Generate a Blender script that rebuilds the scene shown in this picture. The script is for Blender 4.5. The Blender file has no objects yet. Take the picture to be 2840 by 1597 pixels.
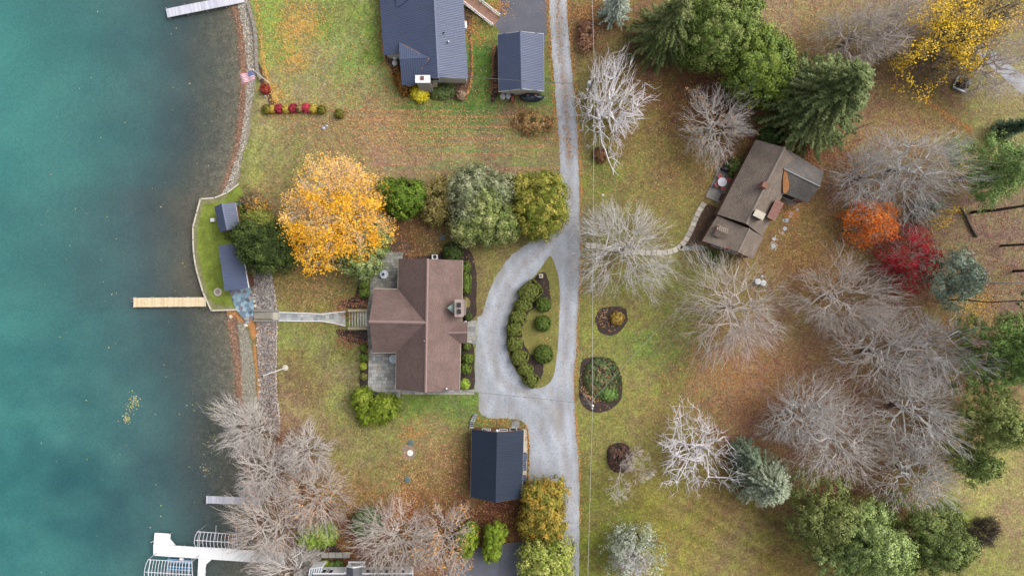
import bpy, bmesh, math, random
import numpy as np
from mathutils import Vector, Matrix
from mathutils.geometry import tessellate_polygon

# ------------------------------------------------------------------ camera, sky, sun, exposure
scene = bpy.context.scene
COL = scene.collection
CAM_H = 95.0                     # drone height above the upper ground, metres
cam = bpy.data.cameras.new("camera")
cam.sensor_width = 36.0
cam.lens = 36.0 * CAM_H / 142.0  # 142 m of ground across the picture
cam.clip_start, cam.clip_end = 1.0, 2000.0
cam_o = bpy.data.objects.new("camera", cam)
cam_o.location = (0, 0, CAM_H)
COL.objects.link(cam_o)
scene.camera = cam_o

SUN_EL, SUN_AZ = math.radians(46), math.radians(24)   # azimuth from picture right, towards picture top
sd = Vector((math.cos(SUN_EL) * math.cos(SUN_AZ), math.cos(SUN_EL) * math.sin(SUN_AZ), math.sin(SUN_EL)))
world = bpy.data.worlds.new("World")
scene.world = world
world.use_nodes = True
nt = world.node_tree
nt.nodes.clear()
out = nt.nodes.new("ShaderNodeOutputWorld")
bg = nt.nodes.new("ShaderNodeBackground")
sky = nt.nodes.new("ShaderNodeTexSky")
sky.sky_type = 'NISHITA'
sky.sun_disc = False
sky.sun_elevation = SUN_EL
sky.sun_rotation = math.pi / 2 - SUN_AZ
sky.dust_density = 4.0
sky.air_density = 1.0
hsv = nt.nodes.new("ShaderNodeHueSaturation")
hsv.inputs['Saturation'].default_value = 0.28         # overcast: the cloud layer takes the blue out
nt.links.new(sky.outputs[0], hsv.inputs['Color'])
nt.links.new(hsv.outputs[0], bg.inputs[0])
bg.inputs[1].default_value = 0.14
nt.links.new(bg.outputs[0], out.inputs[0])
sun = bpy.data.lights.new("sun", 'SUN')
sun.energy = 1.45
sun.angle = math.radians(50)
sun.color = (1.0, 0.96, 0.9)
sun_o = bpy.data.objects.new("sun", sun)
sun_o.rotation_euler = sd.to_track_quat('Z', 'Y').to_euler()
COL.objects.link(sun_o)
vs = scene.view_settings
vs.view_transform = 'Standard'
vs.look = 'None'
vs.gamma = 1.0
vs.use_curve_mapping = False
vs.exposure = 0.92
scene.render.engine = 'CYCLES'
scene.cycles.max_bounces = 5
scene.cycles.diffuse_bounces = 3
scene.cycles.glossy_bounces = 2
scene.cycles.transparent_max_bounces = 6
scene.cycles.use_denoising = True

# ------------------------------------------------------------------ survey frames: pixel readings of the photograph -> metres
FR = dict(V=(0, 0, 1.10248), A=(400, 0, .27605), B=(1000, 0, .27605), C=(400, 400, .27605), D=(350, 700, .27605),
          E=(960, 650, .31059), F=(1000, 380, .27605), G=(960, 1050, .27605), H=(350, 1100, .343), I=(1560, 0, .2761),
          J=(2200, 0, .2761), K=(1560, 400, .2761), L=(1880, 350, .27602), M=(2200, 400, .2761), N=(1560, 800, .2761),
          O=(1560, 1150, .30843), P=(2200, 800, .54983), S=(840, 1420, .1941), T=(1300, 1280, .21882),
          U=(370, 1440, .13587), X=(540, 530, .11733), Y=(600, 780, .17857))
KM = 0.6


def lin(c):
    c = c / 255.0
    return c / 12.92 if c <= 0.04045 else ((c + 0.055) / 1.055) ** 2.4


def C(r, g, b, k=1.0):
    return (lin(r) * KM * k, lin(g) * KM * k, lin(b) * KM * k)


def ov(f, x, y):                                   # frame reading -> survey grid (2576 x 1449)
    fx, fy, s = FR[f]
    return ((fx + x * s) / 1.10248, (fy + y * s) / 1.10248)


def WV(ox, oy, z=0.0):
    k = (CAM_H - z) / CAM_H / 20.0
    return Vector(((ox * 1.10248 - 1420) * k, (798.5 - oy * 1.10248) * k, z))


def W(f, x, y, z=0.0):
    return WV(*ov(f, x, y), z)


def px(m):                                         # metres on the ground -> survey grid units
    return m * 20 / 1.10248


# ------------------------------------------------------------------ terrain
_sy = [-600, 12, 63, 150, 188, 288, 363, 400, 458, 488, 520, 760, 790, 860, 898, 935, 998, 1029, 1147, 1277, 1433, 2200]
_sx = [560, 578, 597, 604, 607, 602, 592, 583, 561, 549, 560, 560, 570, 580, 587, 593, 595, 607, 608, 638, 644, 700]
_by = [-600, 14, 113, 175, 225, 288, 350, 388, 463, 520, 640, 735, 835, 935, 998, 1050, 1147, 1277, 1449, 2200]
_bx = [615, 628, 646, 647, 641, 631, 623, 611, 600, 628, 634, 636, 644, 648, 653, 656, 662, 684, 700, 740]
_ty = [-600, 14, 113, 225, 288, 388, 463, 520, 640, 735, 1000, 1147, 1277, 1449, 2200]
_tx = [650, 655, 668, 662, 650, 632, 625, 680, 686, 698, 698, 715, 745, 800, 840]
_zy = [-600, 440, 520, 640, 2200]
_zt = [-2.3, -2.3, -1.6, -1.0, -1.0]
WATER_Z = -3.0
LOW_Z = -2.42


def gz(ox, oy):
    ox = np.asarray(ox, float)
    oy = np.asarray(oy, float)
    xs = np.interp(oy, _sy, _sx)
    xb = np.interp(oy, _by, _bx)
    xt = np.interp(oy, _ty, _tx)
    zt = np.interp(oy, _zy, _zt)
    z0x = np.interp(oy, [-600, 520, 600, 640, 1000, 1060, 1200, 2200], [960, 960, 935, 924, 924, 1000, 1180, 1200])
    zm = np.interp(oy, [-600, 520, 620, 1000, 1100, 2200], [0.0, 0.0, 1, 1, 0, 0])   # 1: keep low to the terrace edge
    zlow = -0.92
    xk = z0x - 52
    z = np.zeros_like(ox)
    d_off = (xs - ox)
    bed = WATER_Z - 0.02 - np.clip(d_off, 0, 400) * 0.012
    t = np.clip((ox - xs) / np.maximum(xb - xs, 1), 0, 1)
    beach = WATER_Z + t * (0.42)
    zb = WATER_Z + 0.42
    t2 = np.clip((ox - xb) / np.maximum(xt - xb, 1), 0, 1)
    bank = zb + (zt - zb) * (t2 * t2 * (3 - 2 * t2) * 0.5 + t2 * 0.5)
    t3 = np.clip((ox - xt) / np.maximum(z0x - xt, 1), 0, 1)
    lawn_s = zt * (1 - t3 * t3 * (3 - 2 * t3))
    t4 = np.clip((ox - xt) / np.maximum(xk - xt, 1), 0, 1)
    t5 = np.clip((ox - xk) / np.maximum(z0x - xk, 1), 0, 1)
    lawn_f = np.where(ox < xk, zt + (zlow - zt) * t4, zlow + (0 - zlow) * t5)
    lawn = lawn_s * (1 - zm) + lawn_f * zm
    z = np.where(ox < xs, bed, np.where(ox < xb, beach, np.where(ox < xt, bank, np.where(ox < z0x, lawn, 0.0))))
    # the walled lower lawn by the lake stands on made ground; keep the lake bed well below it
    return z


def gz1(ox, oy):
    return float(gz(ox, oy))


def G(f, x, y, dz=0.0):                            # point on the ground
    ox, oy = ov(f, x, y)
    return WV(ox, oy, gz1(ox, oy) + dz)


# ------------------------------------------------------------------ noise
def _hash(ix, iy, seed):
    h = np.sin(ix * 127.1 + iy * 311.7 + seed * 74.7) * 43758.5453
    return h - np.floor(h)


def vnoise(x, y, seed=0):
    ix, iy = np.floor(x), np.floor(y)
    fx, fy = x - ix, y - iy
    fx, fy = fx * fx * (3 - 2 * fx), fy * fy * (3 - 2 * fy)
    a, b = _hash(ix, iy, seed), _hash(ix + 1, iy, seed)
    c, d = _hash(ix, iy + 1, seed), _hash(ix + 1, iy + 1, seed)
    return a + (b - a) * fx + (c - a) * fy + (a - b - c + d) * fx * fy


def fbm(x, y, seed=0, oct=4):
    s, a, t = 0, 0.5, 0
    for i in range(oct):
        s = s + a * vnoise(x * 2 ** i, y * 2 ** i, seed + i)
        t += a
        a *= 0.55
    return s / t


# ------------------------------------------------------------------ materials
MATS = {}


def mat(name, col=None, rough=0.8, attr=None, noise=None, spec=0.3, bump=None, metal=0.0, coat=0.0, cnoise=None):
    """col: linear colour; attr: colour attribute; noise: list of (scale, amount) brightness mottle in object space; bump: (scale, strength)."""
    if name in MATS:
        return MATS[name]
    m = bpy.data.materials.new(name)
    m.use_nodes = True
    n = m.node_tree
    b = n.nodes['Principled BSDF']
    b.inputs['Roughness'].default_value = rough
    b.inputs['Specular IOR Level'].default_value = spec
    b.inputs['Metallic'].default_value = metal
    if coat:
        b.inputs['Coat Weight'].default_value = coat
    src = None
    if attr:
        a = n.nodes.new("ShaderNodeAttribute")
        a.attribute_name = attr
        src = a.outputs['Color']
    else:
        r = n.nodes.new("ShaderNodeRGB")
        r.outputs[0].default_value = (*col, 1)
        src = r.outputs[0]
    tc = n.nodes.new("ShaderNodeNewGeometry")
    for i, (sc, am) in enumerate(noise or []):
        t = n.nodes.new("ShaderNodeTexNoise")
        t.inputs['Scale'].default_value = sc
        t.inputs['Detail'].default_value = 3.0
        n.links.new(tc.outputs['Position'], t.inputs['Vector'])
        mr = n.nodes.new("ShaderNodeMapRange")
        mr.inputs[1].default_value, mr.inputs[2].default_value = 0.25, 0.75
        mr.inputs[3].default_value, mr.inputs[4].default_value = 1 - am, 1 + am
        n.links.new(t.outputs['Fac'], mr.inputs[0])
        mx = n.nodes.new("ShaderNodeVectorMath")
        mx.operation = 'SCALE'
        n.links.new(src, mx.inputs[0])
        n.links.new(mr.outputs[0], mx.inputs['Scale'])
        src = mx.outputs[0]
    if cnoise:
        t = n.nodes.new("ShaderNodeTexNoise")
        t.inputs['Scale'].default_value = cnoise[0]
        t.inputs['Detail'].default_value = 3.0
        n.links.new(tc.outputs['Position'], t.inputs['Vector'])
        ma = n.nodes.new("ShaderNodeVectorMath")
        ma.operation = 'MULTIPLY_ADD'
        n.links.new(t.outputs['Color'], ma.inputs[0])
        ma.inputs[1].default_value = (cnoise[1] * 2,) * 3
        ma.inputs[2].default_value = (1 - cnoise[1],) * 3
        mm = n.nodes.new("ShaderNodeVectorMath")
        mm.operation = 'MULTIPLY'
        n.links.new(src, mm.inputs[0])
        n.links.new(ma.outputs[0], mm.inputs[1])
        src = mm.outputs[0]
    n.links.new(src, b.inputs['Base Color'])
    if bump:
        t = n.nodes.new("ShaderNodeTexNoise")
        t.inputs['Scale'].default_value = bump[0]
        t.inputs['Detail'].default_value = 4.0
        n.links.new(tc.outputs['Position'], t.inputs['Vector'])
        bp = n.nodes.new("ShaderNodeBump")
        bp.inputs['Strength'].default_value = bump[1]
        bp.inputs['Distance'].default_value = 0.1
        n.links.new(t.outputs['Fac'], bp.inputs['Height'])
        n.links.new(bp.outputs[0], b.inputs['Normal'])
    MATS[name] = m
    return m


def brick_mat(name, c1, c2, cm, bw, bh, mortar=0.012, rough=0.85, wear=0.25):
    """rows of shingles / bricks from the UV map, which is in metres; large stains from position."""
    m = bpy.data.materials.new(name)
    m.use_nodes = True
    n = m.node_tree
    b = n.nodes['Principled BSDF']
    b.inputs['Roughness'].default_value = rough
    b.inputs['Specular IOR Level'].default_value = 0.2
    uv = n.nodes.new("ShaderNodeUVMap")
    br = n.nodes.new("ShaderNodeTexBrick")
    br.inputs['Scale'].default_value = 1.0
    br.inputs['Brick Width'].default_value = bw
    br.inputs['Row Height'].default_value = bh
    br.inputs['Mortar Size'].default_value = mortar
    br.inputs['Mortar Smooth'].default_value = 0.3
    br.inputs['Bias'].default_value = 0.0
    br.inputs['Color1'].default_value = (*c1, 1)
    br.inputs['Color2'].default_value = (*c2, 1)
    br.inputs['Mortar'].default_value = (*cm, 1)
    n.links.new(uv.outputs[0], br.inputs['Vector'])
    src = br.outputs['Color']
    g = n.nodes.new("ShaderNodeNewGeometry")
    for sc, am in ((0.5, wear), (6.0, 0.14), (30.0, 0.12)):
        t = n.nodes.new("ShaderNodeTexNoise")
        t.inputs['Scale'].default_value = sc
        t.inputs['Detail'].default_value = 4
        n.links.new(g.outputs['Position'], t.inputs['Vector'])
        mr = n.nodes.new("ShaderNodeMapRange")
        mr.inputs[1].default_value, mr.inputs[2].default_value = 0.25, 0.75
        mr.inputs[3].default_value, mr.inputs[4].default_value = 1 - am, 1 + am
        n.links.new(t.outputs['Fac'], mr.inputs[0])
        mx = n.nodes.new("ShaderNodeVectorMath")
        mx.operation = 'SCALE'
        n.links.new(src, mx.inputs[0])
        n.links.new(mr.outputs[0], mx.inputs['Scale'])
        src = mx.outputs[0]
    n.links.new(src, b.inputs['Base Color'])
    bp = n.nodes.new("ShaderNodeBump")
    bp.inputs['Strength'].default_value = 0.5
    bp.inputs['Distance'].default_value = 0.02
    n.links.new(br.outputs['Fac'], bp.inputs['Height'])
    bp.invert = True
    n.links.new(bp.outputs[0], b.inputs['Normal'])
    MATS[name] = m
    return m


# ------------------------------------------------------------------ objects
def link(o, parent=None):
    COL.objects.link(o)
    if parent is not None:
        o.parent = parent
        loc = parent.location if parent.parent is None else Vector((0, 0, 0))
        o.matrix_parent_inverse = Matrix.Translation(-loc)
    return o


def tag(o, label=None, cat=None, group=None, kind=None):
    if label:
        o['label'] = label
    if cat:
        o['category'] = cat
    if group:
        o['group'] = group
    if kind:
        o['kind'] = kind
    return o


def thing(name, label, cat, loc, group=None):
    o = bpy.data.objects.new(name, None)
    o.empty_display_size = 0.3
    o.location = loc
    COL.objects.link(o)
    return tag(o, label, cat, group)


def mobj(name, verts, faces, m, parent=None, smooth=False, uv=None):
    me = bpy.data.meshes.new(name)
    me.from_pydata([tuple(v) for v in verts], [], faces)
    me.materials.append(m)
    if uv is not None:
        l = me.uv_layers.new(name="UVMap")
        for lp in me.loops:
            l.data[lp.index].uv = uv[lp.vertex_index]
    if smooth:
        me.shade_smooth()
    me.update()
    return link(bpy.data.objects.new(name, me), parent)


def np_mesh(name, V, F, m, parent=None, cols=None, smooth=False):
    """V (n,3), F (f,k) arrays; cols (n,3) point colours -> attribute Col."""
    me = bpy.data.meshes.new(name)
    V = np.asarray(V, np.float32)
    F = np.asarray(F, np.int32)
    me.vertices.add(len(V))
    me.vertices.foreach_set('co', V.ravel())
    k = F.shape[1]
    me.loops.add(F.size)
    me.loops.foreach_set('vertex_index', F.ravel())
    me.polygons.add(len(F))
    me.polygons.foreach_set('loop_start', np.arange(0, F.size, k, dtype=np.int32))
    if cols is not None:
        a = me.color_attributes.new('Col', 'FLOAT_COLOR', 'POINT')
        c4 = np.ones((len(V), 4), np.float32)
        c4[:, :3] = cols
        a.data.foreach_set('color', c4.ravel())
    me.materials.append(m)
    me.update(calc_edges=True)
    if smooth:
        me.shade_smooth()
    return link(bpy.data.objects.new(name, me), parent)


class MB:
    """collects boxes, prisms and tubes for ONE part"""
    def __init__(s):
        s.v, s.f = [], []

    def add(s, vs, fs):
        o = len(s.v)
        s.v += [tuple(v) for v in vs]
        s.f += [tuple(i + o for i in f) for f in fs]
        return s

    def box(s, c, size, rz=0.0, tilt=None):
        hx, hy, hz = size[0] / 2, size[1] / 2, size[2] / 2
        R = Matrix.Rotation(rz, 3, 'Z')
        if tilt is not None:
            R = R @ tilt
        vs = [Vector(c) + R @ Vector((x * hx, y * hy, z * hz)) for z in (-1, 1) for y in (-1, 1) for x in (-1, 1)]
        return s.add(vs, [(0, 2, 3, 1), (4, 5, 7, 6), (0, 1, 5, 4), (2, 6, 7, 3), (0, 4, 6, 2), (1, 3, 7, 5)])

    def prism(s, poly, z0, z1):
        """poly: xy points ccw or cw, straight prism"""
        n = len(poly)
        a = sum(poly[i][0] * poly[(i + 1) % n][1] - poly[(i + 1) % n][0] * poly[i][1] for i in range(n))
        if a < 0:
            poly = list(poly)[::-1]
        vs = [(p[0], p[1], z0) for p in poly] + [(p[0], p[1], z1) for p in poly]
        fs = [tuple(range(n - 1, -1, -1)), tuple(range(n, 2 * n))]
        fs += [(i, (i + 1) % n, n + (i + 1) % n, n + i) for i in range(n)]
        return s.add(vs, fs)

    def slab(s, pts, t):
        """a roof plane or other tilted polygon, thickened straight down"""
        pts = [Vector(p) for p in pts]
        n = len(pts)
        a = sum(pts[i].x * pts[(i + 1) % n].y - pts[(i + 1) % n].x * pts[i].y for i in range(n))
        if a < 0:
            pts = pts[::-1]
        vs = pts + [p - Vector((0, 0, t)) for p in pts]
        fs = [tuple(range(n)), tuple(range(2 * n - 1, n - 1, -1))]
        fs += [(i, n + i, n + (i + 1) % n, (i + 1) % n) for i in range(n)]
        return s.add(vs, fs)

    def tube(s, pts, r, n=8, cap=True, r1=None):
        pts = [Vector(p) for p in pts]
        rs = [r + ((r1 if r1 is not None else r) - r) * i / max(1, len(pts) - 1) for i in range(len(pts))]
        o = len(s.v)
        for i, p in enumerate(pts):
            d = (pts[min(i + 1, len(pts) - 1)] - pts[max(i - 1, 0)]).normalized()
            u = d.cross(Vector((0, 0, 1)) if abs(d.z) < 0.9 else Vector((1, 0, 0))).normalized()
            w = d.cross(u)
            for k in range(n):
                a = 2 * math.pi * k / n
                s.v.append(tuple(p + (u * math.cos(a) + w * math.sin(a)) * rs[i]))
        for i in range(len(pts) - 1):
            for k in range(n):
                s.f.append((o + i * n + k, o + i * n + (k + 1) % n, o + (i + 1) * n + (k + 1) % n, o + (i + 1) * n + k))
        if cap:
            s.f.append(tuple(o + k for k in range(n))[::-1])
            s.f.append(tuple(o + (len(pts) - 1) * n + k for k in range(n)))
        return s

    def lathe(s, c, prof, n=16):
        """prof: (r, z) pairs bottom to top"""
        o = len(s.v)
        for r, z in prof:
            for k in range(n):
                a = 2 * math.pi * k / n
                s.v.append((c[0] + r * math.cos(a), c[1] + r * math.sin(a), c[2] + z))
        for i in range(len(prof) - 1):
            for k in range(n):
                s.f.append((o + i * n + k, o + i * n + (k + 1) % n, o + (i + 1) * n + (k + 1) % n, o + (i + 1) * n + k))
        s.f.append(tuple(o + k for k in range(n))[::-1])
        s.f.append(tuple(o + (len(prof) - 1) * n + k for k in range(n)))
        return s

    def build(s, name, m, parent=None, smooth=False):
        return mobj(name, s.v, s.f, m, parent, smooth)


def catmull(pts, k=6, closed=True):
    pts = [np.array(p, float) for p in pts]
    n = len(pts)
    outp = []
    rng_ = range(n) if closed else range(n - 1)
    for i in rng_:
        if closed:
            p0, p1, p2, p3 = pts[i - 1], pts[i], pts[(i + 1) % n], pts[(i + 2) % n]
        else:
            p0, p1, p2, p3 = pts[max(i - 1, 0)], pts[i], pts[i + 1], pts[min(i + 2, n - 1)]
        for j in range(k):
            t = j / k
            outp.append(0.5 * ((2 * p1) + (-p0 + p2) * t + (2 * p0 - 5 * p1 + 4 * p2 - p3) * t * t + (-p0 + 3 * p1 - 3 * p2 + p3) * t ** 3))
    if not closed:
        outp.append(pts[-1])
    return outp


def clip_half(poly, a, b, c):
    """keep a*x+b*y<=c"""
    o = []
    n = len(poly)
    for i in range(n):
        p, q = poly[i], poly[(i + 1) % n]
        dp, dq = a * p[0] + b * p[1] - c, a * q[0] + b * q[1] - c
        if dp <= 0:
            o.append(p)
        if (dp < 0 < dq) or (dq < 0 < dp):
            t = dp / (dp - dq)
            o.append((p[0] + (q[0] - p[0]) * t, p[1] + (q[1] - p[1]) * t))
    return o


def clip_poly(sub, clipper):
    """clip convex/concave sub by a convex clipper"""
    n = len(clipper)
    a = sum(clipper[i][0] * clipper[(i + 1) % n][1] - clipper[(i + 1) % n][0] * clipper[i][1] for i in range(n))
    cl = clipper if a > 0 else clipper[::-1]
    for i in range(n):
        p, q = cl[i], cl[(i + 1) % n]
        nx, ny = q[1] - p[1], -(q[0] - p[0])
        sub = clip_half(sub, nx, ny, nx * p[0] + ny * p[1])
        if len(sub) < 3:
            return []
    return sub


def area(p):
    return 0.5 * sum(p[i][0] * p[(i + 1) % len(p)][1] - p[(i + 1) % len(p)][0] * p[i][1] for i in range(len(p)))


def inside(px_, py_, poly):
    r = np.zeros(np.shape(px_), bool)
    n = len(poly)
    for i in range(n):
        x0, y0 = poly[i]
        x1, y1 = poly[(i + 1) % n]
        c = ((y0 > py_) != (y1 > py_)) & (px_ < (x1 - x0) * (py_ - y0) / ((y1 - y0) if y1 != y0 else 1e-9) + x0)
        r ^= c
    return r


def rough_outline(pts, k=6, amp=0.6, seed=1, closed=True):
    """smooth a surveyed outline and give it an uneven natural edge; survey units"""
    c = catmull(pts, k, closed)
    rr = np.random.default_rng(seed)
    return [(float(p[0] + rr.normal(0, amp)), float(p[1] + rr.normal(0, amp))) for p in c]


def drape(name, outline, m, dz=0.02, kind='structure', step=12, parent=None, zfun=None, colfun=None):
    """lay a sheet with this outline (survey units) on the ground, cut into cells so it follows it"""
    zf = zfun or gz1
    xs = [p[0] for p in outline]
    ys = [p[1] for p in outline]
    OVS = []
    flat = colfun is None and zfun is None and min(xs) > 1000 and (max(ys) < 1000 or min(xs) > 1200)
    v, f = [], []
    if flat:
        v = [WV(p[0], p[1], dz) for p in outline]
        tris = tessellate_polygon([v])
        f = [tuple(t) for t in tris]
    else:
        x = math.floor(min(xs) / step) * step
        while x < max(xs):
            col_p = clip_half(clip_half(outline, 1, 0, x + step), -1, 0, -x)
            if len(col_p) >= 3:
                y = math.floor(min(ys) / step) * step
                while y < max(ys):
                    c = clip_half(clip_half(col_p, 0, 1, y + step), 0, -1, -y)
                    if len(c) >= 3 and abs(area(c)) > 0.02:
                        o = len(v)
                        pv = [WV(p[0], p[1], zf(p[0], p[1]) + dz) for p in c]
                        v += pv
                        OVS += c
                        for t in tessellate_polygon([pv]):
                            f.append(tuple(o + i for i in t))
                    y += step
            x += step
    # make all faces look up
    ff = []
    for t in f:
        a, b, c = (Vector(v[i]) for i in t)
        if (b - a).cross(c - a).z < 0:
            t = t[::-1]
        ff.append(t)
    o = mobj(name, v, ff, m, parent)
    if colfun is not None:
        q = np.array(OVS, float)
        c4 = np.ones((len(q), 4), np.float32)
        c4[:, :3] = colfun(q[:, 0], q[:, 1])
        o.data.color_attributes.new('Col', 'FLOAT_COLOR', 'POINT').data.foreach_set('color', c4.ravel())
    if kind and parent is None:
        o['kind'] = kind
    return o
# ------------------------------------------------------------------ ground sheet
GS = """700 60 138 158 66;690 150 138 158 66;760 60 170 150 82;850 100 146 160 84;930 120 110 132 52;830 60 120 145 60;880 170 130 150 72;720 200 160 150 88;780 230 165 155 95;
900 220 152 150 90;850 40 140 150 70;800 130 165 155 95;1215 150 90 122 48;1160 245 92 115 48;1350 255 98 125 58;1215 80 125 125 55;1215 230 92 120 50;
680 300 165 150 90;800 320 158 140 88;950 290 168 146 96;1050 265 112 130 58;1110 330 128 130 72;1300 310 148 118 74;1200 280 118 130 64;1250 330 135 125 75;
650 370 150 150 78;750 380 150 140 78;850 360 160 138 84;950 390 165 140 98;1150 370 150 142 90;1300 380 145 137 80;1380 400 150 135 80;1385 330 150 128 75;
1050 430 156 132 90;1250 440 150 126 85;640 440 150 150 75;640 330 160 155 85;700 470 150 130 75;1050 570 122 88 54;1080 600 130 105 60;1200 620 140 125 65;1240 640 142 128 68;
1010 600 118 80 48;800 700 148 128 68;760 760 138 126 60;850 780 130 126 56;740 690 140 118 62;800 860 142 140 74;870 920 150 142 80;740 900 140 116 66;780 960 140 120 66;860 850 132 130 62;
750 1050 160 130 90;870 1000 145 140 75;720 850 135 140 70;1050 1020 112 135 54;1150 1010 108 130 58;950 1090 140 136 70;1060 1090 150 136 75;1100 1150 152 122 72;880 1150 145 136 75;
960 1200 146 132 70;1150 1200 142 108 60;900 1250 150 116 66;1000 1290 168 106 62;1250 1290 116 70 40;1330 1300 112 76 42;860 1330 140 86 46;1100 1270 140 100 55;830 1190 150 125 72;
730 1150 150 105 70;760 1250 150 105 66;700 1330 150 100 66;950 1330 150 90 55;1080 1320 150 95 62;1200 1340 112 66 40;1000 1400 150 110 80;
1480 50 138 106 62;1490 150 136 114 64;1480 300 128 120 54;1600 400 134 122 58;1540 440 122 125 54;1700 420 134 110 58;1650 500 130 116 58;1750 190 124 84 50;1690 260 118 84 46;
1650 140 140 100 66;1600 320 132 110 56;1850 260 120 84 54;1950 60 152 130 88;2100 60 150 130 84;2050 120 145 115 70;2200 230 134 104 70;2350 240 130 108 64;2450 270 140 130 74;2540 200 145 130 80;
2200 330 150 120 74;2300 330 150 120 76;2100 420 150 108 74;2000 360 138 84 50;2050 560 142 112 62;2020 640 140 106 56;2100 660 150 116 70;2150 500 145 105 72;2250 480 140 110 78;2450 560 130 106 80;
2500 650 130 106 82;2540 560 130 106 82;2540 400 130 130 70;2400 250 132 108 66;1500 550 130 125 64;1490 700 140 126 70;1580 620 130 120 66;1700 700 124 122 60;1600 800 136 130 60;1480 800 136 132 60;
1620 870 116 132 56;1690 890 120 124 60;1600 950 140 136 64;1700 960 130 116 58;1800 950 158 124 78;1850 890 166 126 86;1900 960 164 120 82;1780 1020 140 114 68;1880 1060 146 104 72;1990 1040 146 106 72;
1500 1080 136 132 60;1650 1050 142 124 62;1600 1100 140 130 64;1500 1250 124 122 50;1650 1290 136 125 48;1700 1250 138 122 56;1750 1330 138 124 54;1850 1400 140 122 66;1650 1420 138 126 54;1950 1430 132 110 50;
1480 1400 128 130 48;1560 1330 120 120 48;1800 1260 140 115 58;2480 1230 158 150 78;2550 1300 150 132 80;2400 1410 132 132 60;2560 1430 140 130 70;2150 850 150 118 82;2300 950 144 114 80;2100 950 158 116 80;
2200 1080 140 108 76;2050 1180 138 106 74;2350 1100 135 110 66;2250 760 130 90 58;2400 800 130 105 60;2450 760 140 110 60;2560 740 132 108 82;2200 1280 120 90 50;2100 1220 120 84 46;2400 1300 130 135 60"""
GSA = np.array([[float(t) for t in r.split()] for r in GS.replace('\n', '').split(';') if r.strip()])


def ground_rgb(ox, oy):
    wx = ox + (fbm(ox / 60, oy / 60, 3) - .5) * 70 + (fbm(ox / 14, oy / 14, 13, 2) - .5) * 18
    wy = oy + (fbm(ox / 60, oy / 60, 9) - .5) * 70 + (fbm(ox / 14, oy / 14, 19, 2) - .5) * 18
    num = np.zeros(ox.shape + (3,))
    den = np.zeros(ox.shape)
    for s in GSA:
        w = 1.0 / ((wx - s[0]) ** 2 + (wy - s[1]) ** 2 + 250.0) ** 1.7
        num += w[..., None] * s[2:5]
        den += w
    c = num / den[..., None]
    # mowing passes on the lawn above the central trees, and on the lawn in the lower right
    m1 = np.clip((ox - 880) / 80, 0, 1) * np.clip((1400 - ox) / 40, 0, 1) * np.clip((oy - 255) / 20, 0, 1) * np.clip((450 - oy) / 30, 0, 1)
    st = fbm(ox / 170, oy / 9.0 + ox * .003, 21, 2) - 0.5
    c = c + (m1 * st)[..., None] * np.array([-24, 5, -5]) * 3.0
    u = (ox - 1500) * 0.5 - (oy - 1250) * 0.87
    v = (ox - 1500) * 0.87 + (oy - 1250) * 0.5
    m2 = np.clip((ox - 1500) / 60, 0, 1) * np.clip((2100 - ox) / 60, 0, 1) * np.clip((oy - 1220) / 40, 0, 1)
    st = fbm(v / 300, u / 11, 31, 2) - 0.5
    c = c + (m2 * st)[..., None] * np.array([34, 24, 22]) * 1.2
    # tufts and worn patches
    p = fbm(ox / 22, oy / 22, 41, 4) - 0.5
    q = fbm(ox / 7, oy / 7, 51, 3) - 0.5
    c = c + (p)[..., None] * np.array([10, 40, -18]) + (q)[..., None] * np.array([36, 30, 18])
    # lake bed and beach
    xs = np.interp(oy, _sy, _sx)
    xb = np.interp(oy, _by, _bx)
    t = np.clip((ox - xs + 14) / 10, 0, 1)
    bedc = np.array([140, 134, 122]) + (fbm(ox / 9, oy / 9, 61, 3) - .5)[..., None] * np.array([60, 56, 48])
    bt = np.clip((xb + 2 - ox) / 6, 0, 1)
    beachc = np.array([150, 138, 118]) + (fbm(ox / 4, oy / 6, 71, 3) - .5)[..., None] * np.array([50, 46, 44])
    c = c * (1 - bt[..., None]) + beachc * bt[..., None]
    c = bedc * (1 - t[..., None]) + c * t[..., None]
    l = (c @ np.array([.3, .59, .11]))[..., None]
    right = np.clip((ox - 1450) / 200, 0, 1)[..., None]
    gr = np.clip((c[..., 1:2] - c[..., 0:1] + 14) / 24, 0, 1) * (1 - right * .7)
    return np.clip((l + (c - l) * (.76 + .06 * gr)) * (1 + .07 * right) * (1 + .03 * gr), 20, 240)


def srgb_np(c):
    c = c / 255.0
    return np.where(c <= 0.04045, c / 12.92, ((c + 0.055) / 1.055) ** 2.4) * KM


def axis(lo, hi, step, far_lo, far_hi):
    a = np.arange(lo, hi + .1, step)
    l = lo - np.cumsum(np.geomspace(step * 2, 900, 16))
    r = hi + np.cumsum(np.geomspace(step * 2, 900, 16))
    return np.concatenate([l[::-1], a, r])


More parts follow.
